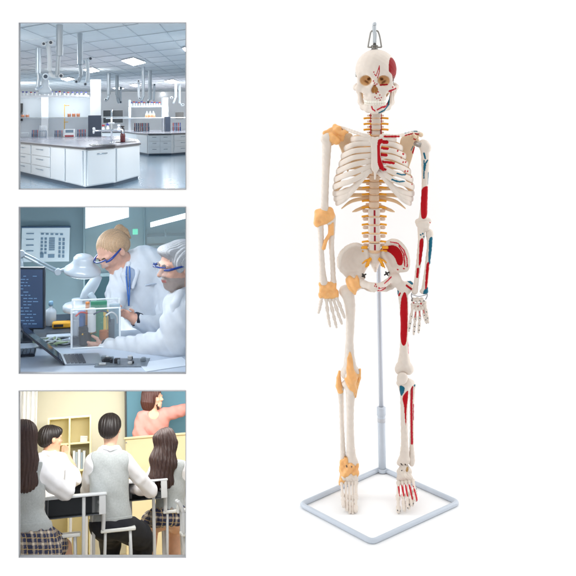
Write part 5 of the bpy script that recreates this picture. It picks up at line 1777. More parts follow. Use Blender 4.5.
    for q in ((36, 174, 176), (150, 231, 172)):
        k = z(*q)
        Mesh().cyl(k + np.array([0, -3, 0]), k + np.array([0, 3, 0]), 4).build('joint', wl, lm, T=T)
    ra = G.thing('microscope', 'white bench microscope with slanted arm under the magnifier lamp', 'microscope', z(215, 355, 190))
    Mesh().tube([z(276, 244, 190), z(262, 268, 190), z(244, 296, 190), z(232, 318, 190)], [5.5, 7, 7.5, 6], n=20, seg=16).build('arm', wl, ra, smooth=True, T=T)
    k = z(212, 352, 190)
    Mesh().lathe(k, (0, 0, 1), [(0, 0), (17, 0), (18, 1), (18, 6), (16, 8), (8, 9), (7, 14), (0, 14)], 32).build('base', wl, ra, smooth=True, T=T)
    Mesh().tube([z(250, 300, 184), z(262, 316, 182), z(264, 330, 182)], [4, 3.6, 3], n=10, seg=14).build('tube', mat('scope_grey', srgb(186, 202, 214), rough=.3), ra, smooth=True, T=T)
    # second white arm at left, behind the monitor
    bt = G.thing('spray_bottle', 'white plastic bottle standing behind the monitor', 'bottle', z(128, 360, 215))
    k = G.on(128, 398, s0[2])
    Mesh().lathe(k, (0, 0, 1), [(0, 0), (6, 0), (6.5, .8), (6.5, 16), (5, 19), (2, 21), (2, 24), (0, 24)], 24).build('body', wl, bt, smooth=True, T=T)
    Mesh().lathe(k + np.array([0, 0, 24]), (0, 0, 1), [(0, 0), (2.8, 0), (2.8, 4), (2, 5), (0, 5)], 20).build('cap', mat('cap_blue', srgb(120, 160, 190), rough=.4), bt, smooth=True, T=T)

    # laptop, screen to the right
    dk = mat('laptop_dark', srgb(38, 46, 60), rough=.3, noise=.05)
    n0, n1 = G.on(172, 520, TB + 1.5), G.on(158, 487, TB + 1.5)
    l0 = z(34, 418, n0[1])
    lean = np.array([l0[0] - n0[0], 6, l0[2] - n0[2]])
    lp = G.thing('laptop', 'open dark laptop on the bench, its screen leaning far back', 'laptop', (n0 + n1) / 2)
    nrm = np.cross(lean, n1 - n0)
    nrm /= np.linalg.norm(nrm)
    Mesh().prism([n0, n1, n1 + lean, n0 + lean], nrm * 1.6).build('lid', dk, lp, T=T)
    e = lean * .06
    g = (n1 - n0) * .05
    side = -nrm if nrm[0] < 0 else nrm
    off = (side * 1.9 if side @ nrm > 0 else side * .25)
    Mesh().prism([n0 + e + g + off, n1 + e - g + off, n1 + lean - e - g + off, n0 + lean - e + g + off], side * .05).build('screen', mat('laptop_screen', srgb(28, 36, 52), rough=.1, emit=srgb(30, 42, 64), estr=.5), lp, T=T)
    rgt = G.on(296, 518, TB + 1.5) - n0
    Mesh().prism([n0 + (0, 0, -1.4), n0 + rgt + (0, 0, -1.4), n1 + rgt + (0, 0, -1.4), n1 + (0, 0, -1.4)], (0, 0, 1.5)).build('base', mat('laptop_base', srgb(150, 160, 172), rough=.3, metal=.4), lp, T=T)
    m = Mesh()
    for i in range(11):
        for j in range(5):
            q = n0 + (n1 - n0) * (.10 + .074 * i) + rgt * (.10 + .10 * j)
            m.box(q + (-1.7, -1.9, .15), q + (1.7, 1.9, .6), .1)
    m.build('keyboard', mat('key_dark', srgb(60, 68, 82), rough=.5), lp, T=T)

    # clear case full of electronics
    q0_ = G.on(190, 474, TB + .2)
    y0, y1 = q0_[1], q0_[1] + 44
    a, b = z(190, 350, y0), z(346, 470, y0)
    zb = TB + .2
    dc = G.thing('display_case', 'clear plastic case packed with coloured electronic parts', 'display case', ((a[0] + b[0]) / 2, 118, zb))
    acr = mat('acrylic_clear', (.92, .97, 1.0), rough=.05, alpha=.08, coat=.4)
    edge = mat('acrylic_edge_glow', srgb(236, 246, 252), rough=.2, emit=(.8, .9, 1), estr=.08)  # faint glow stands in for light caught in the case edges
    for lo, hi in (((a[0], y0, zb), (b[0], y0 + .8, a[2])), ((a[0], y1, zb), (b[0], y1 + .8, a[2])), ((a[0], y0 + .8, a[2] - .8), (b[0], y1, a[2])), ((a[0], y0 + .8, zb), (a[0] + .8, y1, a[2] - .8)), ((b[0] - .8, y0 + .8, zb), (b[0], y1, a[2] - .8))):
        Mesh().box(lo, hi, 0).build('pane', acr, dc, T=T)
    m = Mesh()
    for x in (a[0], b[0] - 1.6):
        for y in (y0, y1 - 1):
            m.box((x - .2, y - .3, zb), (x + 1.9, y + 1.4, a[2] + .2), .3)
    for zz in (a[2] - 1.2, zb):
        for y in (y0, y1 - 1):
            m.box((a[0] + 2, y - .2, zz), (b[0] - 2, y + 1.3, zz + 1.4), .3)
    m.build('edges', edge, dc, T=T)
    comp = [('coil', 'c', 210, 400, 5.5, 34, (188, 200, 214)), ('capacitor', 'c', 224, 380, 4.2, 22, (70, 110, 170)), ('motor', 'c', 233, 430, 6.5, 20, (44, 48, 56)), ('rod', 'c', 243, 392, 2.4, 44, (224, 140, 70)), ('capacitor', 'c', 256, 372, 4.6, 26, (226, 232, 236)),
            ('circuit_board', 'b', 278, 372, 9, 46, (60, 140, 112)), ('capacitor', 'c', 297, 388, 4.0, 30, (232, 196, 92)), ('block', 'b', 310, 420, 6, 24, (92, 108, 124)), ('circuit_board', 'b', 328, 395, 6, 40, (150, 178, 196)), ('block', 'b', 262, 440, 10, 14, (150, 120, 92)), ('coil', 'c', 292, 442, 6, 14, (196, 118, 62)), ('block', 'b', 212, 455, 8, 10, (70, 84, 100))]
    rng = random.Random(9)
    for nm, k, zx, zy, r, hgt, cc in comp:
        q = z(zx, zy + 4, y0 + 10 + rng.random() * 18)
        lo = q[2] - hgt / 2
        lo = max(min(lo, a[2] - hgt - 2), zb + 1)
        cm = mat('part_%d_%d_%d' % cc, srgb(*cc), rough=.35, noise=.1)
        mm_ = Mesh()
        if k == 'c':
            mm_.lathe((q[0], q[1], lo), (0, 0, 1), [(0, 0), (r * .9, 0), (r, .6), (r, hgt * .75), (r * .93, hgt * .76), (r * .93, hgt * .8), (r, hgt * .82), (r, hgt - .6), (r * .8, hgt), (0, hgt)], 20)
        else:
            mm_.box((q[0] - r, q[1] - 2, lo), (q[0] + r, q[1] + 2, lo + hgt), .4)
            for _ in range(7):
                u_, v_ = rng.uniform(-r + 1.5, r - 1.5), rng.uniform(2, hgt - 3)
                mm_.box((q[0] + u_ - 1.2, q[1] - 3.4, lo + v_), (q[0] + u_ + 1.2, q[1] - 2, lo + v_ + 2), .2)
        mm_.build(nm, cm, dc, T=T)
    for cc, pts in (((200, 60, 50), ((206, 362), (222, 350), (246, 356), (252, 372))), ((40, 60, 90), ((262, 356), (286, 346), (306, 352), (314, 380))), ((230, 180, 60), ((226, 420), (236, 408), (250, 416), (262, 410))), ((220, 226, 230), ((300, 360), (318, 350), (334, 362), (336, 384)))):
        Mesh().tube([z(x, y + 8, y0 + 6 + 4 * i) for i, (x, y) in enumerate(pts)], .9, n=24, seg=8).build('cable', mat('wire_%d_%d_%d' % cc, srgb(*cc), rough=.4), dc, smooth=True, T=T)

    # things lying on the bench
    met = mat('metal_grey', srgb(140, 152, 164), rough=.35, metal=.5, noise=.2, nscale=60)
    k = G.on(352, 517, TB + .1)
    pl = G.thing('circuit_plate', 'grey metal plate with small components lying at the front of the bench', 'circuit plate', k)
    Rz = rotm(az=-10)
    Mesh().box(k + np.array([-27, -13, 0]), k + np.array([27, 13, 1.2]), .3, R=Rz, o=k).build('plate', met, pl, T=T)
    rng = random.Random(3)
    for i in range(16):
        q = k + np.array([rng.uniform(-22, 22), rng.uniform(-9, 9), 1.2])
        w, d_, h_ = rng.uniform(1.2, 4), rng.uniform(1.2, 3), rng.uniform(1, 5)
        mm_ = mat('chip_%d' % (i % 3), ((.03, .035, .045), (.5, .53, .56), (.2, .25, .3))[i % 3], rough=.4)
        m = Mesh()
        (m.box(q + np.array([-w, -d_, 0]), q + np.array([w, d_, h_]), .3, R=Rz, o=k) if i % 2 else m.cyl(q, q + np.array([0, 0, h_]), w * .7, 14))
        m.build('component', mm_, pl, T=T)
    k = G.on(146, 452, TB)
    cm = G.thing('cable_heap', 'tangle of grey and green cables behind the laptop', 'cables', k)
    rng = random.Random(8)
    for i in range(6):
        pts = [k + np.array([rng.uniform(-26, 20), rng.uniform(-22, 16), rng.uniform(1.2, 5)]) for _ in range(6)]
        Mesh().tube(pts, 1.1, n=50, seg=8).build('cable', mat('cable_%d' % (i % 3), (srgb(52, 60, 70), srgb(128, 150, 120), srgb(170, 182, 190))[i % 3], rough=.5), cm, smooth=True, T=T)
    k = G.on(44, 488, TB)
    kb = G.thing('keyboard', 'dark keyboard under the monitor at the left edge of the bench', 'keyboard', k)
    Mesh().box(k + np.array([-22, -12, 0]), k + np.array([12, 12, 2.4]), .6).build('case', dk, kb, T=T)
    m = Mesh()
    for i in range(8):
        for j in range(5):
            m.box(k + np.array([-20 + i * 3.9, -10 + j * 4.1, 2.4]), k + np.array([-17 + i * 3.9, -7 + j * 4.1, 3.4]), .2)
    m.build('keys', mat('key_grey', srgb(96, 108, 122), rough=.5), kb, T=T)
    k = G.on(484, 522, TB)
    pp_ = Mesh().box(k + np.array([-24, -14, .1]), k + np.array([24, 16, .7]), .1, R=rotm(az=14), o=k).build('paper_sheet', mat('sheet_blue_white', srgb(216, 228, 242), rough=.6, noise=.04), T=T)
    tag(pp_, 'white paper sheet lying under the sleeve of the grey haired man', 'paper')

    # ---------------------------------------------------------------- the two people
    coat = mat('lab_coat', srgb(222, 230, 240), rough=.8, noise=.08, nscale=40, bump=.35, bscale=55)
    cuffm = mat('cuff_black', srgb(34, 40, 56), rough=.8)
    fair = mat('skin_fair', srgb(224, 176, 156), rough=.45, noise=.1, nscale=120, sss=.12)
    older = mat('face_painted', rough=.5, attr='paint', noise=.1, nscale=160, sss=.1)
    blond = mat('hair_blond', srgb(196, 164, 132), rough=.4, noise=.22, nscale=300, bump=.3, bscale=700)
    grey_h = mat('hair_grey', srgb(190, 193, 198), rough=.5, noise=.22, nscale=300, bump=.3, bscale=700)
    goggle = mat('goggle_blue', srgb(34, 62, 140), rough=.25, coat=.4)
    lens = mat('lens_clear', (.9, .96, 1), rough=.02, alpha=.1, coat=.6)

    def folds(f, amp=.6, w=.28):
        return lambda Q: f(Q) + amp * np.sin(Q[:, 2] * w + Q[:, 0] * w * .8) * np.sin(Q[:, 0] * w * .7 - Q[:, 1] * w + Q[:, 2] * w * .35) + amp * .4 * np.sin(Q[:, 0] * w * 2.1 + Q[:, 2] * w * 1.4)

    def hairs(f, L, R, amp=.35, w=1.15):
        o = L(0, 0, .14)

        def g(Q):
            q = (Q - o.astype(np.float32)) @ R.astype(np.float32)
            return f(Q) + amp * np.sin(q[:, 0] * w * 1.6 + .9 * np.sin(q[:, 1] * .13 + q[:, 2] * .1)) + amp * .5 * np.sin(q[:, 0] * w * 3.1 + q[:, 2] * .2)
        return g

    # woman
    y0 = 170
    root = G.thing('person', 'woman in white lab coat and blue safety goggles, bending over the clear case', 'person', z(420, 500, y0), 'people in lab coats')
    hc = z(322, 168, y0)
    hh = 46
    R = rotm(az=-52) @ rotm(ax=34, ay=-8)
    hf, L = head_field(hc, hh, R)
    neck = cap(L(0, .14, -.25), z(384, 238, y0 + 8), 8.5, 11)
    torso = join(ell(z(412, 262, y0 + 8), (27, 18, 30)), ell(z(412, 370, y0 + 4), (24, 17, 34)), cap(z(352, 236, y0), z(458, 206, y0 + 14), 12, 13), ell(z(418, 196, y0 + 16), (20, 15, 17)), cap(z(410, 440, y0), z(410, 520, y0), 24, 22), k=12)
    armL = chain([z(352, 244, y0 - 2), z(334, 300, y0 - 14), z(330, 330, y0 - 26)], [12, 11, 9], k=3)
    foreL = chain([z(330, 330, y0 - 26), z(322, 342, y0 - 44)], [8.5, 6], k=2)
    armR = chain([z(466, 216, y0 + 10), z(494, 320, y0 - 6), z(486, 396, y0 - 36)], [13, 12, 11], k=3)
    foreR = chain([z(486, 398, y0 - 36), z(440, 400, y0 - 50), z(400, 384, y0 - 58)], [10.5, 9, 7], k=3)
    wr = z(386, 376, y0 - 60)
    handR = hand_field(wr, (-.82, -.05, .52), (.25, -.2, .9), 23, -.55)
    handL = hand_field(z(322, 344, y0 - 46), (.6, -.4, -.4), (.3, .2, .9), 20, .5)
    body = join(join(join(hf, neck, k=8), torso, armL, foreL, armR, foreR, cap(z(400, 384, y0 - 58), wr, 5, 4.6), k=6), handR, handL, k=1.5)
    lo, hi = np.array([hc[0] - 40, y0 - 86, TB - 10]), np.array([z(520, 0, y0)[0] + 20, y0 + 44, hc[2] + 36])
    bd = G.solid('body', body, lo, hi, .75, fair, root)
    lip = join(ell(L(0, -.405, -.215), np.array((.085, .03, .02)) * hh, R), ell(L(0, -.40, -.255), np.array((.07, .03, .022)) * hh, R), k=.5)
    G.solid('lips', lip, L(0, -.4, -.23) - 6, L(0, -.4, -.23) + 6, .35, mat('lips', srgb(190, 110, 104), rough=.4), bd)
    for s in (-1, 1):
        G.solid('eyebrow', chain([L(s * .06, -.42, .115), L(s * .14, -.415, .14), L(s * .21, -.37, .11)], [.7, .8, .5], k=.3), L(s * .14, -.4, .12) - 9, L(s * .14, -.4, .12) + 9, .4, mat('brow_brown', srgb(98, 76, 60), rough=.7), bd)
        G.solid('eye', join(ell(L(s * .13, -.355, .03), np.array((.06, .045, .025)) * hh, R)), L(s * .13, -.36, .03) - 5, L(s * .13, -.36, .03) + 5, .35, mat('eye_dark', srgb(60, 50, 48), rough=.2), bd)
    hair = join(ell(L(0, .10, .17), np.array((.385, .43, .375)) * hh, R), ell(L(0, .30, .0), np.array((.30, .24, .26)) * hh, R), k=6)
    hair = cut(hair, ell(L(0, -.50, -.16), np.array((.42, .46, .50)) * hh, R), ell(L(.42, -.02, -.18), np.array((.14, .20, .20)) * hh, R), ell(L(-.42, -.02, -.18), np.array((.14, .20, .20)) * hh, R), k=4)
    G.solid('hair', hairs(hair, L, R, .32, 1.5), hc - 34, hc + 34, .5, blond, root)
    bun = join(chain([L(0, .40, .30), L(0, .54, .30), L(.04, .58, .16), L(-.02, .58, .04)], [4.6, 5, 4.4, 3], k=3), chain([L(.06, .50, .28), L(.14, .58, .12), L(.12, .58, -.04)], [2.6, 2.0, 1.2], k=1))
    G.solid('hair_bun', hairs(bun, L, R, .5, 1.5), L(0, .52, .16) - 22, L(0, .52, .16) + 22, .5, blond, root)

    def goggles(root, L, R, hh, label, loc):
        gg = G.thing('safety_glasses', label, 'safety glasses', loc, 'safety glasses worn by the two people')
        for s in (-1, 1):
            Mesh().tube([L(s * .37, .02, .075), L(s * .37, -.22, .075), L(s * .33, -.40, .07), L(s * .24, -.475, .07)], [1.0, 1.5, 1.7, 1.2], [.9, 1.3, 1.5, 1.1], n=20, seg=10).build('temple_arm', goggle, gg, smooth=True, T=T)
            q = [L(s * x, y_, zz) for x, y_, zz in ((.03, -.535, .11), (.14, -.52, .135), (.25, -.475, .12), (.29, -.43, .05), (.26, -.45, -.05), (.16, -.505, -.09), (.06, -.525, -.05), (.03, -.535, .02))]
            Mesh().prism(q, R @ np.array([0, .9, 0])).build('lens', lens, gg, T=T)
        Mesh().tube([L(x, y_, .125) for x, y_ in ((-.27, -.45), (-.15, -.52), (0, -.55), (.15, -.52), (.27, -.45))], .9, n=24, seg=10).build('brow_bar', goggle, gg, smooth=True, T=T)
    goggles(root, L, R, hh, 'blue rimmed safety goggles on the face of the bending woman', L(0, -.5, .05))
    cf = folds(grow(join(torso, k=0), 1.8), .8, .22)
    cf = join(cf, folds(grow(join(armL, foreL, k=4), 1.8), .9, .32), cut(folds(grow(join(armR, foreR, k=4), 1.8), .9, .32), rbox(wr + np.array([-6, 0, 2]), (10, 12, 14), 1, rotm(ay=30)), k=1), k=4)
    cf = cut(cf, cap(L(0, .10, -.35), z(370, 262, y0 - 16), 9, 6), k=3)
    G.solid('shirt', join(grow(torso, .3), cap(L(0, .14, -.42), z(384, 244, y0 + 8), 9.6, 12), ell(z(374, 252, y0 - 11), (9, 6, 13)), k=3), lo, hi - np.array([0, 0, 50]), .9, mat('shirt_pale_blue', srgb(168, 184, 208), rough=.8, noise=.06), root)
    ct = G.solid('lab_coat', cf, lo, hi, .65, coat, root)
    colr = join(chain([z(398, 190, y0 + 14), z(370, 208, y0 - 6), z(356, 240, y0 - 18), z(364, 290, y0 - 19)], [2.6, 3.2, 3.4, 2.2], k=2), chain([z(404, 192, y0 + 12), z(398, 230, y0 - 10), z(384, 280, y0 - 18)], [2.6, 3.4, 2.2], k=2))
    G.solid('collar', colr, *bounds([z(340, 300, y0 - 26), z(420, 180, y0 + 20)], 4), .6, coat, ct)
    pk = z(438, 270, y0 - 14)
    Mesh().tube([z(424, 274, y0 - 11), z(440, 270, y0 - 12.2), z(458, 268, y0 - 9)], .8, n=14, seg=8).build('pocket_edge', mat('coat_seam', srgb(186, 198, 214), rough=.8), ct, smooth=True, T=T)
    Mesh().tube([z(405, 383, y0 - 57), z(391, 378, y0 - 59.5)], [8.2, 8.0], n=8, seg=20).build('cuff', cuffm, root, smooth=True, T=T)
    ln = G.thing('lanyard', 'blue lanyard hanging round the neck of the woman', 'lanyard', z(368, 300, y0 - 22))
    Mesh().tube([z(366, 214, y0 - 14), z(364, 240, y0 - 21), z(368, 290, y0 - 21), z(372, 338, y0 - 20)], .85, .5, n=30, seg=8).tube([z(374, 214, y0 - 14), z(375, 250, y0 - 21), z(374, 300, y0 - 21.5), z(372, 338, y0 - 20)], .85, .5, n=30, seg=8).build('strap', mat('lanyard_blue', srgb(70, 118, 196), rough=.6), ln, smooth=True, T=T)
    k = z(371, 348, y0 - 21)
    Mesh().box(k + np.array([-5, -.6, -12]), k + np.array([5, .6, 3]), .4).build('badge', mat('badge_white', (.8, .82, .85), rough=.3), ln, T=T)

    # man
    y1 = 70
    root = G.thing('person', 'grey haired bearded man in white lab coat and blue glasses at right edge', 'person', z(520, 560, y1), 'people in lab coats')
    hc = z(528, 212, y1)
    hh = 51
    R = rotm(az=-66) @ rotm(ax=8)
    hf, L = head_field(hc, hh, R, 1.04)
    neck = cap(L(0, .12, -.22), z(556, 300, y1 + 6), 10.5, 12)
    torso = join(ell(z(574, 370, y1 + 8), (30, 20, 34)), ell(z(580, 480, y1 + 8), (28, 20, 34)), cap(z(522, 330, y1 - 2), z(620, 310, y1 + 14), 13, 14), k=12)
    armR = chain([z(534, 336, y1 - 8), z(520, 400, y1 - 22), z(514, 456, y1 - 26)], [15, 14.5, 13.5], k=4)
    foreR = chain([z(514, 458, y1 - 26), z(430, 470, y1 - 8), z(350, 470, y1 + 8), z(306, 468, y1 + 16)], [13.5, 12.5, 9.5, 7.5], k=4)
    wr = z(288, 466, y1 + 18)
    hand = hand_field(wr, (-.92, -.1, .12), (.12, -.45, .9), 29, 1.05)
    body = join(join(join(hf, neck, k=8), torso, armR, foreR, cap(z(306, 468, y1 + 16), wr, 6, 5.6), k=6), hand, k=1.6)
    lo, hi = np.array([wr[0] - 30, y1 - 50, TB - 2]), np.array([z(600, 0, y1)[0], y1 + 50, hc[2] + 40])

    def face(V):
        q = (V - hc) @ R / hh
        c = np.tile(np.array(srgb(222, 176, 156), np.float32), (len(V), 1))
        b = (q[:, 2] < -.13 - .25 * np.clip(q[:, 1] + .38, -.2, .3)) & (q[:, 2] > -.56) & (q[:, 1] < -.02) & (np.abs(q[:, 0]) < .4)
        lip_ = (q[:, 1] < -.36) & (q[:, 2] > -.255) & (q[:, 2] < -.20) & (np.abs(q[:, 0]) < .1)
        c[b & ~lip_] = srgb(176, 162, 156)
        c[lip_] = srgb(186, 116, 110)
        return c
    bd = G.solid('body', body, lo, hi, .7, older, root, face)
    for s in (-1, 1):
        G.solid('eyebrow', chain([L(s * .06, -.42, .12), L(s * .14, -.415, .145), L(s * .22, -.37, .115)], [.9, 1.0, .6], k=.3), L(s * .14, -.4, .12) - 9, L(s * .14, -.4, .12) + 9, .4, mat('brow_grey', srgb(128, 124, 124), rough=.7), bd)
        G.solid('eye', ell(L(s * .13, -.355, .03), np.array((.06, .045, .025)) * hh, R), L(s * .13, -.36, .03) - 5, L(s * .13, -.36, .03) + 5, .35, mat('eye_dark'), bd)
    hair = join(ell(L(0, .08, .18), np.array((.385, .44, .375)) * hh, R), ell(L(0, .30, .0), np.array((.31, .22, .26)) * hh, R), ell(L(.30, -.10, .10), np.array((.08, .14, .16)) * hh, R), ell(L(-.30, -.10, .10), np.array((.08, .14, .16)) * hh, R), ell(L(0, -.24, .40), np.array((.26, .18, .12)) * hh, R), k=5)
    hair = cut(hair, ell(L(0, -.54, -.12), np.array((.42, .42, .46)) * hh, R), ell(L(.42, .0, -.2), np.array((.14, .16, .20)) * hh, R), ell(L(-.42, .0, -.2), np.array((.14, .16, .20)) * hh, R), k=4)
    G.solid('hair', hairs(hair, L, R, .45, 1.5), hc - 36, hc + 36, .5, grey_h, root)
    goggles(root, L, R, hh, 'blue rimmed safety glasses on the face of the grey haired man', L(0, -.5, .05))
    cf = join(folds(grow(torso, 1.8), .8, .22), folds(grow(join(armR, foreR, k=5), 2.7), 1.1, .24), k=4)
    cf = cut(cf, cap(L(0, .12, -.38), z(540, 346, y1 - 18), 10, 4), k=3)
    G.solid('shirt', join(join(grow(torso, 1.0), grow(armR, .4), k=5), cap(L(0, .13, -.44), z(556, 306, y1 + 6), 11.4, 13), k=3), lo, hi - np.array([0, 0, 50]), .9, mat('shirt_pale_blue'), root)
    ct = G.solid('lab_coat', cf, lo, hi - np.array([0, 0, 40]), .65, coat, root)
    colr = join(chain([z(556, 284, y1 - 4), z(532, 300, y1 - 16), z(516, 334, y1 - 24), z(508, 384, y1 - 28)], [3.6, 4.6, 4.8, 3], k=2), chain([z(566, 290, y1 - 8), z(552, 330, y1 - 20), z(530, 384, y1 - 26)], [3.6, 4.4, 3], k=2))
    G.solid('collar', colr, *bounds([z(496, 392, y1 - 34), z(580, 276, y1 + 4)], 4), .6, coat, ct)
    Mesh().tube([z(304, 468, y1 + 16), z(292, 468, y1 + 17.5)], [8.8, 8.6], n=8, seg=20).build('cuff', cuffm, root, smooth=True, T=T)
    G.lamp('workshop_fill', z(250, 2, 60), z(330, 330, 150), 150, 2.2, (.95, .98, 1.0), size_y=16)  # added lamps, out of view above the opening, lighting the people
    G.lamp('workshop_fill', z(60, 2, 240), z(260, 420, 150), 120, 2.2, (.9, .96, 1.0), size_y=40)


workbench()


# ---------------------------------------------------------------- picture 3: the classroom
def classroom():
    G = Frame('class', 102.5, 446, 382)
    z, T = G.z, G.T
    FL = -150.0
    cream = mat('classroom_wall_paint', srgb(244, 240, 218), rough=.8, noise=.04, nscale=8)
    box = lambda lo, hi, b=0.3: Mesh().box(lo, hi, b)
    # shell
    tag(G.sheet(-250, 330, 520, FL - 4, 4).build('classroom_floor', mat('classroom_floor_vinyl', srgb(226, 206, 168), rough=.35, noise=.12, nscale=18), T=T), kind='structure')
    tag(box((-260, 500, FL), (330, 506, 96), 0).build('classroom_wall', cream, T=T), kind='structure')
    tag(box((-264, 60, FL), (-258, 500, 190), 0).build('classroom_wall', cream, T=T), kind='structure')
    tag(Mesh().prism([(-260, 34, 61.5), (330, 34, 61.5), (330, 500, 96.5), (-260, 500, 96.5)], (0, 0, 2)).build('classroom_light_baffle', mat('light_baffle_paint', (.82, .82, .8), rough=.9), T=T), kind='structure')  # unseen sloped sheet added to keep lamp spill out of the set above
    # curtain
    x0, x1 = z(20, 100, 430)[0], z(101, 100, 430)[0]
    pts = [(x0 + (x1 - x0) * i / 60 - 8, 440 + 3.0 * math.sin(i * .62) + 1.2 * math.sin(i * 1.7), 0) for i in range(61)]
    mm = Mesh()
    V, F = [], []
    for j, c_ in enumerate((FL + 4, 92)):
        V += [(p[0], p[1], c_) for p in pts]
    n = len(pts)
    V += [(v[0], v[1] + 1.0, v[2]) for v in V]
    for i in range(n - 1):
        F += [(i, i + 1, n + i + 1, n + i), (2 * n + i, 3 * n + i, 3 * n + i + 1, 2 * n + i + 1)]
    mm.add(V, F)
    tag(mm.build('curtain', mat('curtain_white', (0.9, 0.9, 0.88), rough=.9, noise=.03), smooth=True, T=T), 'white curtain hanging beside the pale yellow bookshelf', 'curtain')
    # bookshelf
    shelf_m = mat('shelf_birch', srgb(244, 234, 186), rough=.5, noise=.06, nscale=14)
    a, b = z(118, 113, 400), z(254, 330, 400)
    sh = G.thing('bookshelf', 'pale yellow open bookshelf against the cream classroom wall', 'bookshelf', ((a[0] + b[0]) / 2, 420, FL))
    th = 2.6
    m = Mesh()
    for x in (a[0], (a[0] + b[0]) / 2 - th / 2, b[0] - th):
        m.box((x, 400, FL), (x + th, 434, a[2]), .3)
    m.build('side_panel', shelf_m, sh, T=T)
    for zz in (113, 196, 282, 360):
        c0 = z(118, zz, 400)[2]
        mid = (a[0] + b[0]) / 2
        Mesh().box((a[0] + th, 401, c0 - th), (mid - th / 2, 433, c0), .3).box((mid + th / 2, 401, c0 - th), (b[0] - th, 433, c0), .3).build('shelf', shelf_m, sh, T=T)
    Mesh().box((a[0], 434, FL), (b[0], 436, a[2]), 0).build('back_panel', mat('shelf_back', srgb(240, 228, 182), rough=.6, noise=.05), sh, T=T)
    base = z(200, 279, 412)[2]
    rng = random.Random(4)
    x = z(196, 270, 406)[0]
    for i, (w, h, cc, lb) in enumerate(((3.4, 27, (226, 232, 236), 'white'), (3.0, 25, (176, 190, 200), 'grey blue'), (3.8, 28, (238, 238, 236), 'broad ivory'), (2.6, 24, (150, 168, 182), 'slate'), (3.6, 26, (214, 222, 226), 'pale grey'))):
        Mesh().box((x, 404, base), (x + w, 424, base + h), .35).build('book', mat('book_' + lb.replace(' ', '_'), srgb(*cc), rough=.6, noise=.05), None, T=T)
        o = col.objects[-1]
        tag(o, 'upright %s book, %s from the left on the lower shelf of the bookshelf' % (lb, ('first', 'second', 'third', 'fourth', 'fifth')[i]), 'book', 'books in the bookshelf')
        x += w + .3
    p = z(230, 194, 412)
    pf = G.thing('photo_stand', 'small white tilted picture stand on the upper shelf of the bookshelf', 'picture', p)
    Rx = rotm(ax=-14, ay=4)
    Mesh().box(p + np.array([-5, -1, 0]), p + np.array([5, 0, 11]), .3, R=Rx, o=p).build('board', mat('paper_white', (.8, .8, .8), rough=.6), pf, T=T)
    Mesh().box(p + np.array([-4, -1.5, 1.4]), p + np.array([4, -1.1, 9.6]), .1, R=Rx, o=p).build('print', mat('stand_print', srgb(206, 212, 214), rough=.5, noise=.2, nscale=60), pf, T=T)
    # blackboard
    a, b = z(364, 12, 480), z(600, 171, 480)
    bb = G.thing('blackboard', 'blue green blackboard with thin dark frame behind the teacher', 'blackboard', ((a[0] + b[0]) / 2, 480, b[2]))
    Mesh().box((a[0], 480, b[2]), (b[0], 484, a[2]), .3).build('board', mat('board_blue', srgb(104, 160, 184), rough=.55, noise=.08, nscale=6), bb, T=T)
    Mesh().box((a[0] - 2.6, 478, b[2] - 2), (a[0], 485, a[2]), .4).box((a[0], 478, b[2] - 2), (b[0], 485, b[2]), .4).build('frame', mat('board_frame', srgb(66, 66, 62), rough=.4), bb, T=T)
    # lectern in front of the board
    a, b = z(362, 173, 370), z(600, 330, 370)
    ds = G.thing('teacher_desk', 'cream panelled front desk that the teacher leans on', 'desk', ((a[0] + b[0]) / 2, 390, FL))
    cm = mat('desk_cream', srgb(240, 226, 182), rough=.5, noise=.05, nscale=10)
    Mesh().box((a[0], 370, FL), (b[0], 404, a[2] - 3), .4).build('front', cm, ds, T=T)
    Mesh().box((a[0] - 2, 366, a[2] - 3), (b[0], 410, a[2]), .6).build('top', cm, ds, T=T)
    k = z(364, 190, 366)
    Mesh().cyl(k, k + np.array([0, -2.5, 0]), 1.1).build('latch', mat('latch_grey', (.3, .3, .3), rough=.4), ds, T=T)

    hair_dark = mat('hair_black', srgb(34, 28, 28), rough=.42, noise=.3, nscale=260, bump=.25, bscale=500)
    hair_brown = mat('hair_dark_brown', srgb(60, 38, 34), rough=.42, noise=.3, nscale=240, bump=.3, bscale=420)
    hair_chestnut = mat('hair_chestnut', srgb(78, 42, 36), rough=.42, noise=.3, nscale=260, bump=.25, bscale=420)
    shirt = mat('shirt_white', srgb(240, 240, 244), rough=.8, noise=.06, nscale=60, bump=.25, bscale=70)
    vest_m = mat('vest_grey_knit', srgb(178, 183, 184), rough=.95, noise=.14, nscale=220, bump=.35, bscale=700, sheen=.2)
    black = mat('trousers_black', srgb(34, 36, 44), rough=.85, noise=.25, nscale=60, bump=.2, bscale=90)
    plaid_m = mat('skirt_plaid', rough=.85, attr='paint', noise=.1, nscale=200, bump=.2, bscale=300)

    def strands(f, cx, cy, amp=.4, nn=26, tw=.06):
        def g(Q):
            a_ = np.arctan2(Q[:, 0] - cx, Q[:, 1] - cy)
            return f(Q) + amp * np.sin(a_ * nn + Q[:, 2] * tw + 1.5 * np.sin(Q[:, 2] * .11 + a_ * 3)) + amp * .5 * np.sin(a_ * nn * 2.3 - Q[:, 2] * tw * 2)
        return g

    def folds(f, amp=.45, w=.35):
        return lambda Q: f(Q) + amp * np.sin(Q[:, 2] * w + Q[:, 0] * w * .6) * np.sin(Q[:, 0] * w * .9 - Q[:, 1] * w * .7 + Q[:, 2] * w * .3)

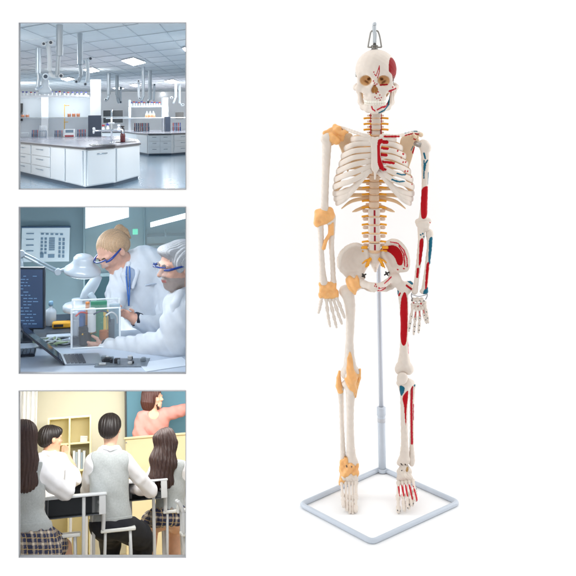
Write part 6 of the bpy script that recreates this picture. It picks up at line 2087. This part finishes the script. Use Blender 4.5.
    def plaid(cx):
        def p_(V):
            s, t = V[:, 0] - cx + V[:, 1] * .7, V[:, 2] + .12 * (V[:, 0] - cx) + V[:, 1] * .0
            c_ = np.tile(np.array(srgb(52, 56, 84), np.float32), (len(V), 1))
            for q, per in ((s, 11.0), (t, 10.0)):
                w_ = np.mod(q, per)
                c_[(w_ > per * .55) & (w_ < per * .78)] = srgb(150, 140, 132)
            c_[(np.mod(s, 11.0) > 6.05) & (np.mod(s, 11) < 8.6) & (np.mod(t, 10.) > 5.5) & (np.mod(t, 10) < 7.8)] = srgb(212, 200, 182)
            for q, per in ((s, 11.0), (t, 10.0)):
                w_ = np.mod(q, per)
                c_[(w_ > per * .14) & (w_ < per * .2)] = srgb(196, 170, 120)
            return c_
        return p_

    # ---- boy in the middle
    y0 = 100
    root = G.thing('person', 'seated boy in the middle, short black hair, light grey knitted vest, white shirt, black trousers', 'person', z(318, 520, y0), 'students in the classroom')
    hc = z(314, 148, y0)
    R = rotm(az=180 - 14)
    hf, L = head_field(hc, 31, R)
    neck = cap(z(314, 180, y0 + 2), z(312, 226, y0 + 2), 6.4, 7.4)
    torso = join(ell(z(309, 285, y0), (20, 11, 24)), ell(z(312, 360, y0), (19.4, 11.4, 24)), ell(z(316, 425, y0), (21, 14, 15)), cap(z(266, 246, y0), z(356, 246, y0), 8, 8), k=9)
    armR = chain([z(362, 250, y0), z(404, 300, y0 + 12), z(440, 340, y0 + 26)], [7.8, 7, 6.4], k=2)
    foreR = chain([z(440, 338, y0 + 26), z(404, 336, y0 + 44), z(382, 334, y0 + 58)], [6.2, 5.2, 4.4], k=2)
    armL = chain([z(260, 252, y0), z(252, 300, y0 + 12), z(246, 340, y0 + 26)], [8.4, 8, 7], k=2)
    foreL = chain([z(246, 340, y0 + 26), z(270, 330, y0 + 44), z(290, 328, y0 + 58)], [7, 5.4, 4.6], k=2)
    hipL, hipR = z(294, 446, y0), z(338, 446, y0)
    legR = chain([hipR, z(404, 478, y0 + 40), z(420, 500, y0 + 62), z(408, 570, y0 + 58), z(400, 640, y0 + 58)], [14, 12.5, 11, 9, 7], k=4)
    legL = chain([hipL, z(312, 474, y0 + 50), z(314, 500, y0 + 72), z(312, 600, y0 + 66)], [14, 12, 11, 8], k=4)
    handR = hand_field(z(382, 334, y0 + 58), (-1, .5, 0), (0, .5, .5), 15, .4)
    body = join(join(hf, neck, k=5), torso, armR, foreR, armL, foreL, legR, legL, handR, k=4)
    lo, hi = np.array([hc[0] - 40, y0 - 24, FL + 2]), np.array([hc[0] + 60, y0 + 90, hc[2] + 20])
    bd = G.solid('body', body, lo, hi, .9, skin, root)
    hair = join(ell(L(0, .07, .17), np.array((.405, .46, .40)) * 31, R), ell(L(0, .26, -.05), np.array((.33, .25, .27)) * 31, R), k=5)
    hair = cut(hair, ell(L(0, -.42, -.26), np.array((.40, .42, .42)) * 31, R), ell(L(.42, -.05, -.2), np.array((.1, .2, .16)) * 31, R), ell(L(-.42, -.05, -.2), np.array((.1, .2, .16)) * 31, R), k=3)
    G.solid('hair', strands(hair, hc[0], hc[1], .32, 25), hc - np.array([19, 22, 20]), hc + np.array([19, 22, 20]), .5, hair_dark, root)
    sl = lambda f: folds(grow(f, 1.0))
    sh_f = join(sl(join(armR, foreR, k=4)), sl(join(armL, foreL, k=4)), cap(z(284, 212, y0), z(340, 212, y0), 3.4, 3.4), grow(torso, .9), k=2)
    sh_f = cut(sh_f, rbox(z(384, 334, y0 + 66), (16, 8, 8), 1), k=.5)
    G.solid('shirt', sh_f, lo, hi - np.array([0, 0, 20]), .6, shirt, root)
    ring = [z(300, 203, y0 - 4), z(313, 207, y0 - 8), z(328, 203, y0 - 4), z(334, 204, y0 + 6)]
    G.solid('collar', join(chain([z(290, 205, y0 + 6), z(298, 206, y0 - 4), z(314, 210, y0 - 8), z(330, 206, y0 - 4), z(338, 205, y0 + 6)], [2.6] * 5, k=1)), hc + np.array([-16, -16, -30]), hc + np.array([16, 16, -8]), .5, shirt, root)
    arms_cut = join(grow(armR, 2.2), grow(armL, 2.2), k=1)
    vf = grow(torso, 1.8)
    vf = inter(vf, lambda Q: np.maximum(Q[:, 2] - z(312, 214, y0)[2], z(312, 437, y0)[2] - Q[:, 2]), k=1)
    vf = cut(folds(vf, .3, .25), join(cap(z(240, 262, y0 - 4), z(236, 240, y0), 9, 9), cap(z(390, 262, y0 - 4), z(388, 236, y0), 8, 8), k=1), sph(z(313, 196, y0 - 6), 7.6), k=2)
    vest = G.solid('vest', vf, lo, hi, .6, vest_m, root)
    hem = z(313, 433, y0)
    hem_f = inter(grow(torso, 2.3), lambda Q: np.abs(Q[:, 2] - hem[2] + .0) - 3.2, k=.6)
    G.solid('hem_band', hem_f, hem - np.array([28, 20, 6]), hem + np.array([28, 20, 6]), .6, vest_m, vest)
    tr = inter(folds(grow(join(legR, legL, ell(z(316, 440, y0), (21.4, 14.4, 13)), k=6), 1.2), .6, .3), lambda Q: Q[:, 2] - z(312, 431, y0)[2], k=.5)
    G.solid('trousers', tr, lo, hi - np.array([0, 0, 60]), .8, black, root)

    # ---- girl on the left
    y1 = 40
    root = G.thing('person', 'girl at left edge with long straight dark hair, grey vest and plaid skirt', 'person', z(60, 540, y1), 'students in the classroom')
    hc = z(36, 176, y1)
    R = rotm(az=180 + 30)
    hf, L = head_field(hc, 32, R)
    neck = cap(z(40, 210, y1), z(44, 250, y1), 6, 7)
    torso = join(ell(z(48, 310, y1), (19, 11, 25)), ell(z(48, 390, y1), (17, 11, 24)), ell(z(56, 460, y1), (22, 15, 14)), cap(z(14, 268, y1), z(90, 268, y1), 7.5, 7.5), k=9)
    armR = chain([z(92, 276, y1), z(140, 320, y1 + 8), z(174, 344, y1 + 18)], [8, 7.8, 7], k=2)
    foreR = chain([z(174, 344, y1 + 18), z(186, 318, y1 + 30), z(188, 285, y1 + 36)], [6.8, 5.6, 5], k=2)
    armL = chain([z(8, 276, y1), z(-12, 340, y1 + 10)], [8, 7], k=2)
    leg = join(chain([z(74, 476, y1), z(130, 508, y1 + 34), z(164, 520, y1 + 46), z(176, 560, y1 + 44), z(176, 640, y1 + 44)], [15, 12, 9, 7, 6], k=4), chain([z(30, 476, y1), z(60, 520, y1 + 44), z(80, 600, y1 + 44)], [14, 11, 8], k=4), k=3)
    body = join(join(hf, neck, k=5), torso, armR, foreR, armL, leg, k=4)
    lo, hi = np.array([hc[0] - 34, y1 - 22, FL + 2]), np.array([hc[0] + 66, y1 + 70, hc[2] + 22])
    G.solid('body', body, lo, hi, .9, skin, root)
    hair = join(ell(L(0, .05, .15), np.array((.43, .48, .42)) * 32, R), chain([z(40, 170, y1 - 4), z(48, 250, y1 - 9), z(50, 315, y1 - 10)], [14, 12.5, 10.5], k=4), ell(z(46, 315, y1 - 9), (13, 5, 7)), k=6)
    G.solid('hair', strands(hair, hc[0] + 3, hc[1] + 3, .36, 38, .03), hc - np.array([26, 26, 62]), hc + np.array([26, 24, 22]), .5, hair_brown, root)
    sh_f = join(folds(grow(join(armR, foreR, k=4), 1.2), .6, .4), folds(grow(armL, 1)), grow(torso, .4), k=2)
    G.solid('shirt', sh_f, lo, hi - np.array([0, 0, 26]), .6, shirt, root)
    vf = inter(grow(torso, 1.8), lambda Q: np.maximum(Q[:, 2] - z(50, 254, y1)[2], z(50, 463, y1)[2] - Q[:, 2]), k=1)
    vf = cut(folds(vf, .35, .25), join(cap(z(116, 292, y1 - 4), z(112, 262, y1), 8.5, 8.5), k=1), k=2)
    vest = G.solid('vest', vf, lo, hi, .6, vest_m, root)
    hem = z(48, 454, y1)
    hem_f = inter(grow(torso, 2.4), lambda Q: np.abs(Q[:, 2] - hem[2]) - 4.0, k=.6)
    G.solid('hem_band', hem_f, hem - np.array([34, 20, 7]), hem + np.array([34, 20, 7]), .6, vest_m, vest)
    sk = join(ell(z(56, 500, y1), (28, 20, 18)), chain([z(70, 490, y1 + 4), z(138, 514, y1 + 34)], [18, 14], k=4), ell(z(60, 540, y1), (33, 22, 16)), k=8)
    sk = inter(sk, lambda Q: np.maximum(Q[:, 2] - z(50, 452, y1)[2], z(50, 590, y1)[2] - Q[:, 2]), k=2)
    pl = lambda Q: sk(Q) + .9 * np.sin(np.arctan2(Q[:, 0] - hc[0], Q[:, 1] - y1) * 17)
    G.solid('skirt', pl, lo + np.array([-8, -8, -10]), hi + np.array([0, 0, -70]), .6, plaid_m, root, plaid(hc[0]))

    # ---- girl on the right
    y2 = 170
    root = G.thing('person', 'girl at right edge with long wavy dark hair seen from behind', 'person', z(490, 480, y2), 'students in the classroom')
    hc = z(487, 190, y2)
    R = rotm(az=180 - 12)
    hf, L = head_field(hc, 31, R)
    neck = cap(z(490, 220, y2), z(496, 256, y2), 6, 7)
    torso = join(ell(z(500, 310, y2), (17, 10, 22)), ell(z(502, 370, y2), (15, 10, 20)), ell(z(498, 415, y2), (18, 13, 12)), cap(z(462, 266, y2), z(536, 266, y2), 7, 7), k=9)
    armR = chain([z(536, 272, y2), z(560, 320, y2 + 12), z(570, 350, y2 + 20)], [7.6, 7.4, 7], k=2)
    armL = chain([z(458, 274, y2), z(440, 310, y2 + 14), z(430, 330, y2 + 24)], [7.4, 7, 6.4], k=2)
    leg = join(chain([z(484, 425, y2), z(440, 450, y2 + 44), z(436, 560, y2 + 40)], [13, 10, 7], k=4), chain([z(516, 425, y2), z(520, 450, y2 + 48), z(514, 560, y2 + 44), z(514, 640, y2 + 40)], [13, 10, 7, 6], k=4), k=3)
    body = join(join(hf, neck, k=5), torso, armR, armL, leg, k=4)
    lo, hi = np.array([hc[0] - 40, y2 - 20, FL + 2]), np.array([hc[0] + 52, y2 + 70, hc[2] + 20])
    G.solid('body', body, lo, hi, .9, skin, root)
    hair = join(ell(L(0, .06, .15), np.array((.40, .45, .40)) * 31, R), chain([z(486, 190, y2 - 2), z(480, 250, y2 - 6), z(476, 300, y2 - 7)], [13.6, 15, 14.5], k=5), ell(z(474, 310, y2 - 6), (17, 6.5, 8)), k=6)
    wav = lambda Q: hair(Q + np.stack([1.1 * np.sin(Q[:, 2] * .28), 0 * Q[:, 0], 0 * Q[:, 0]], 1).astype(np.float32))
    G.solid('hair', strands(wav, hc[0] - 2, hc[1] + 4, .45, 30, .12), hc - np.array([30, 24, 58]), hc + np.array([24, 22, 20]), .5, hair_brown, root)
    G.solid('shirt', join(folds(grow(join(armR, armL, k=3), 1.1), .5, .4), grow(torso, .4), k=2), lo, hi - np.array([0, 0, 22]), .6, shirt, root)
    vf = inter(grow(torso, 1.7), lambda Q: np.maximum(Q[:, 2] - z(495, 250, y2)[2], z(495, 398, y2)[2] - Q[:, 2]), k=1)
    vf = cut(folds(vf, .3, .25), cap(z(556, 285, y2 - 4), z(556, 262, y2), 8, 8), cap(z(440, 285, y2 - 4), z(440, 262, y2), 8, 8), k=2)
    G.solid('vest', vf, lo, hi, .6, vest_m, root)
    sk = join(ell(z(496, 420, y2), (23, 17, 15)), chain([z(484, 424, y2), z(440, 440, y2 + 34)], [15, 13], k=4), chain([z(520, 424, y2), z(524, 440, y2 + 36)], [15, 13], k=4), k=6)
    sk = inter(sk, lambda Q: np.maximum(Q[:, 2] - z(495, 388, y2)[2], z(495, 450, y2)[2] - Q[:, 2]), k=2)
    G.solid('skirt', lambda Q: sk(Q) + .8 * np.sin(np.arctan2(Q[:, 0] - hc[0], Q[:, 1] - y2) * 15), np.array([hc[0] - 44, y2 - 24, z(495, 470, y2)[2]]), np.array([hc[0] + 56, y2 + 60, z(495, 370, y2)[2]]), .6, plaid_m, root, plaid(hc[0]))

    # ---- boy behind, hands before his face
    y3 = 250
    root = G.thing('person', 'boy in white shirt with black hair resting his clasped hands before his face', 'person', z(150, 420, y3), 'students in the classroom')
    hc = z(127, 180, y3)
    R = rotm(az=180 - 62)
    hf, L = head_field(hc, 31, R)
    neck = cap(z(122, 206, y3), z(120, 236, y3), 6.4, 8)
    torso = join(ell(z(128, 280, y3), (19, 12, 22)), ell(z(130, 350, y3), (18, 12, 24)), cap(z(100, 246, y3 - 2), z(158, 246, y3 + 4), 8, 8), k=9)
    armN = chain([z(160, 250, y3 + 2), z(196, 296, y3 - 4), z(204, 304, y3 - 2)], [8.6, 8, 7], k=2)
    foreN = chain([z(204, 302, y3 - 2), z(192, 266, y3), z(181, 238, y3 + 2)], [6.4, 5.4, 4.4], k=2)
    armF = chain([z(100, 252, y3), z(130, 300, y3 + 22), z(170, 300, y3 + 26)], [8, 7.6, 6.4], k=2)
    foreF = chain([z(170, 300, y3 + 26), z(176, 262, y3 + 16), z(174, 240, y3 + 10)], [6.4, 5.2, 4.2], k=2)
    hA = hand_field(z(181, 242, y3 + 1), (-.12, .05, 1), (-.7, .4, 0), 18, .10)
    hB = hand_field(z(173, 244, y3 + 9), (-.16, 0, 1), (-.7, -.4, 0), 18, .12)
    body = join(join(hf, neck, k=5), torso, armN, foreN, armF, foreF, k=4)
    body = join(body, hA, hB, k=1.2)
    lo, hi = np.array([hc[0] - 34, y3 - 22, hc[2] - 90]), np.array([hc[0] + 46, y3 + 44, hc[2] + 20])
    G.solid('body', body, lo, hi, .62, mat('skin_tan', srgb(216, 164, 134), rough=.5, noise=.1, nscale=120, sss=.1), root)
    hair = join(ell(L(0, .07, .19), np.array((.41, .46, .38)) * 31, R), ell(L(0, .26, -.03), np.array((.33, .25, .25)) * 31, R), ell(L(0, -.30, .30), np.array((.30, .16, .14)) * 31, R), k=5)
    hair = cut(hair, ell(L(0, -.46, -.22), np.array((.42, .38, .40)) * 31, R), ell(L(.42, -.10, -.14), np.array((.12, .22, .18)) * 31, R), ell(L(-.42, -.10, -.14), np.array((.12, .22, .18)) * 31, R), k=3)
    G.solid('hair', strands(hair, hc[0], hc[1], .32, 25), hc - np.array([20, 22, 20]), hc + np.array([20, 22, 20]), .5, hair_dark, root)
    G.solid('shirt', join(folds(grow(join(armN, armF, k=3), 1.3), .6, .4), folds(grow(torso, 1.0), .5, .3), chain([z(106, 222, y3 - 6), z(124, 226, y3 - 10), z(140, 222, y3 - 6)], [3, 3, 3], k=1), k=2), lo, hi - np.array([0, 0, 26]), .6, shirt, root)

    # ---- teacher
    y4 = 430
    root = G.thing('person', 'teacher in pink blouse pointing at the blackboard with outstretched arm', 'person', z(455, 330, y4))
    hc = z(449, 52, y4)
    R = rotm(az=62)
    hf, L = head_field(hc, 31, R)
    neck = cap(z(446, 76, y4), z(446, 104, y4), 5.6, 7)
    torso = join(ell(z(448, 150, y4), (21, 12, 24)), ell(z(448, 230, y4), (18, 12, 24)), cap(z(418, 110, y4), z(482, 106, y4), 8.5, 8.5), k=9)
    armR = chain([z(484, 104, y4), z(530, 92, y4 + 6), z(566, 82, y4 + 10)], [8.6, 7.4, 6], k=2)
    hnd = hand_field(z(572, 80, y4 + 10), (1, .1, .15), (0, -.4, 1), 16, .2)
    armL = chain([z(414, 114, y4), z(404, 160, y4 - 10), z(420, 176, y4 - 24)], [8.4, 8, 6.6], k=2)
    body = join(join(hf, neck, k=5), torso, armR, armL, hnd, cap(z(440, 270, y4), z(440, 420, y4), 13, 9), k=4)
    lo, hi = np.array([hc[0] - 36, y4 - 40, hc[2] - 110]), np.array([hc[0] + 80, y4 + 30, hc[2] + 20])
    G.solid('body', body, lo, hi, .75, mat('skin_teacher', srgb(222, 176, 150), rough=.5, noise=.1, nscale=120, sss=.1), root)
    hair = join(ell(L(0, .08, .16), np.array((.42, .46, .40)) * 31, R), chain([z(438, 40, y4), z(434, 66, y4 - 2), z(432, 78, y4 - 2)], [12, 11, 7], k=4), chain([z(462, 30, y4 - 10), z(466, 60, y4 - 11), z(464, 82, y4 - 10)], [4.4, 3.4, 2.2], k=3), k=5)
    hair = cut(hair, ell(L(0, -.44, -.10), np.array((.34, .36, .40)) * 31, R), k=2)
    G.solid('hair', strands(hair, hc[0] - 3, hc[1], .35, 30, .03), hc - np.array([22, 24, 26]), hc + np.array([22, 22, 20]), .5, hair_chestnut, root)
    bl = folds(grow(join(torso, armL, chain([z(484, 104, y4), z(530, 92, y4 + 6), z(553, 85, y4 + 9)], [8.6, 7.6, 6.6], k=2), k=4), 1.4), .85, .3)
    bl = cut(bl, sph(z(450, 97, y4 - 12), 8.5), k=1.5)
    G.solid('blouse', bl, lo, hi - np.array([0, 0, 24]), .6, mat('blouse_pink', srgb(214, 146, 138), rough=.8, noise=.08, nscale=50, bump=.3, bscale=60), root)

    # ---- desks and chairs
    frame_m = mat('desk_frame_grey', srgb(206, 208, 210), rough=.35, noise=.04)
    top_m = mat('desk_top', srgb(214, 218, 222), rough=.35, noise=.06, nscale=20)
    dark = mat('desk_tray', srgb(84, 88, 94), rough=.6, noise=.1)

    def desk(label, x0, x1, top, ya, yb, tray, legs):
        """x0..x1 local span, top height; tray: bottom height; legs: list of (x, y)"""
        d = G.thing('school_desk', label, 'desk', ((x0 + x1) / 2, (ya + yb) / 2, FL), 'school desks')
        Mesh().box((x0, ya, top - 2.2), (x1, yb, top), .7).build('top', top_m, d, T=T)
        m = Mesh()
        m.box((x0 + 1.5, ya + 2, top - 20), (x0 + 3, yb - 2, top - 2.2), .2).box((x1 - 7, ya + 2, top - 20), (x1 - 5.5, yb - 2, top - 2.2), .2)
        m.box((x0 + 1.5, ya + 2, top - 21), (x1 - 5.5, yb - 2, top - 20), .2).box((x0 + 3, yb - 4, top - 20), (x1 - 7, yb - 2.5, top - 2.2), .2)
        m.build('tray', dark, d, T=T)
        Mesh().box((x1 - 8, ya + .4, top - 20.5), (x1 - 1, ya + 2, top - 2.2), .2).build('side_plate', frame_m, d, T=T)
        for lx, ly in legs:
            Mesh().box((lx - 1.8, ly - 1.6, FL), (lx + 1.8, ly + 1.6, top - 2.2), .8).build('leg', frame_m, d, T=T)
        Mesh().box((legs[0][0] - 2, legs[0][1] + 2, FL + 12), (legs[0][0] + 2, legs[1][1] - 2, FL + 15), .6).build('stretcher', frame_m, d, T=T)
        return d
    tz = z(0, 374, 60)[2]
    xL = lambda zx, y: z(zx, 380, y)[0]
    desk('school desk with dark open tray in front of the girl at left edge', xL(104, 60), xL(303, 60), tz, 58, 96, 0, [(xL(231, 60), 61), (xL(262, 90), 92), (xL(110, 60), 90)])
    t2 = z(0, 346, 140)[2]
    desk('school desk between the boy in the middle and the girl at right', xL(366, 140), xL(496, 140), t2, 140, 184, 0, [(xL(450, 140), 143), (xL(478, 180), 180), (xL(380, 140), 176)])
    t3 = z(0, 322, 300)[2]
    desk('far school desk in front of the boy with clasped hands', xL(170, 292), xL(262, 292), t3, 290, 330, 0, [(xL(190, 292), 293), (xL(240, 330), 326), (xL(255, 292), 326)])
    t4 = z(0, 326, 226)[2]
    desk('school desk cut off by the right edge, beyond the girl with wavy hair', xL(533, 226), xL(650, 226), t4, 226, 262, 0, [(xL(546, 226), 229), (xL(560, 250), 256), (xL(640, 226), 256)])
    # pages on two desks
    pg = mat('page_white', (.82, .82, .82), rough=.7)
    c0 = z(130, 369, 74)
    o = Mesh().box((c0[0] - 9, 66, tz + .1), (c0[0] + 12, 88, tz + 1.2), .3, R=rotm(az=8)).build('notebook', pg, T=T)
    tag(o, 'white notebook lying on the desk under the arm of the girl at left edge', 'notebook')
    c0 = z(392, 340, 152)
    o = Mesh().box((c0[0] - 8, 146, t2 + .1), (c0[0] + 10, 166, t2 + 1.4), .3, R=rotm(az=-6)).build('notebook', pg, T=T)
    tag(o, 'white notebook lying on the desk to the right of the middle boy', 'notebook')

    seat_m = mat('chair_seat_white', srgb(226, 228, 226), rough=.4, noise=.06)

    def chair(label, x0, x1, y, sh_, dpt, back):
        """chair turned side-on: back posts at x0, seat reaching to x1"""
        c = G.thing('school_chair', label, 'chair', ((x0 + x1) / 2, y, FL), 'school chairs')
        Mesh().box((x0, y - dpt, sh_ - 3.4), (x1, y + dpt, sh_), 1.4).build('seat', seat_m, c, T=T)
        for lx, dx in ((x0 + 5, -2), (x1 - 6, 2)):
            for ly in (-1, 1):
                Mesh().bar((lx, y + ly * (dpt - 3), sh_ - 3), (lx + dx, y + ly * (dpt - 1), FL), 1.6).build('leg', frame_m, c, smooth=True, T=T)
        for ly in (-1, 1):
            Mesh().tube([(x0 + 2.6, y + ly * (dpt - 2), sh_ - 1), (x0 + 3.0, y + ly * (dpt - 2), sh_ + 12), (x0 + 2.0, y + ly * (dpt - 2), sh_ + 22), (x0 - 2.6, y + ly * (dpt - 2), back)], 2.2, n=24, seg=10).build('back_post', frame_m, c, smooth=True, T=T)
        Mesh().box((x0 - 2.6, y - dpt + 4.4, back - 12), (x0 - .6, y + dpt - 4.4, back - 1), .6, R=rotm(ay=10)).build('backrest', seat_m, c, T=T)
        return c
    chair('white school chair with the boy in the middle sitting on it', xL(284, 90), xL(392, 90), 96, z(0, 492, 80)[2], 17, z(0, 398, 80)[2])
    chair('white school chair under the girl with wavy hair', xL(478, 156), xL(552, 156), 166, z(0, 450, 150)[2], 16, z(0, 348, 150)[2])
    chair('empty white school chair cut off at the lower right corner', xL(533, 56), xL(640, 56), 66, z(540, 472, 56)[2], 15, z(540, 372, 56)[2])
    chair('white school chair of the girl at left edge, mostly hidden', xL(60, 70), xL(222, 70), 76, z(0, 494, 66)[2], 13, z(0, 440, 66)[2])
    # added fill lamps, out of view above the opening and overhead
    G.lamp('classroom_front_fill', (-20, 26, 63), (30, 300, -30), 230, 2.6, (1, .99, .96), size_y=10)
    G.lamp('classroom_fill_lamp', (20, 385, 85), (20, 480, -20), 260, 2, (1, .99, .97), size_y=60)
    G.lamp('classroom_fill_lamp', (40, 200, 72), (40, 270, -100), 260, 6, (1, .99, .97), size_y=120)


classroom()
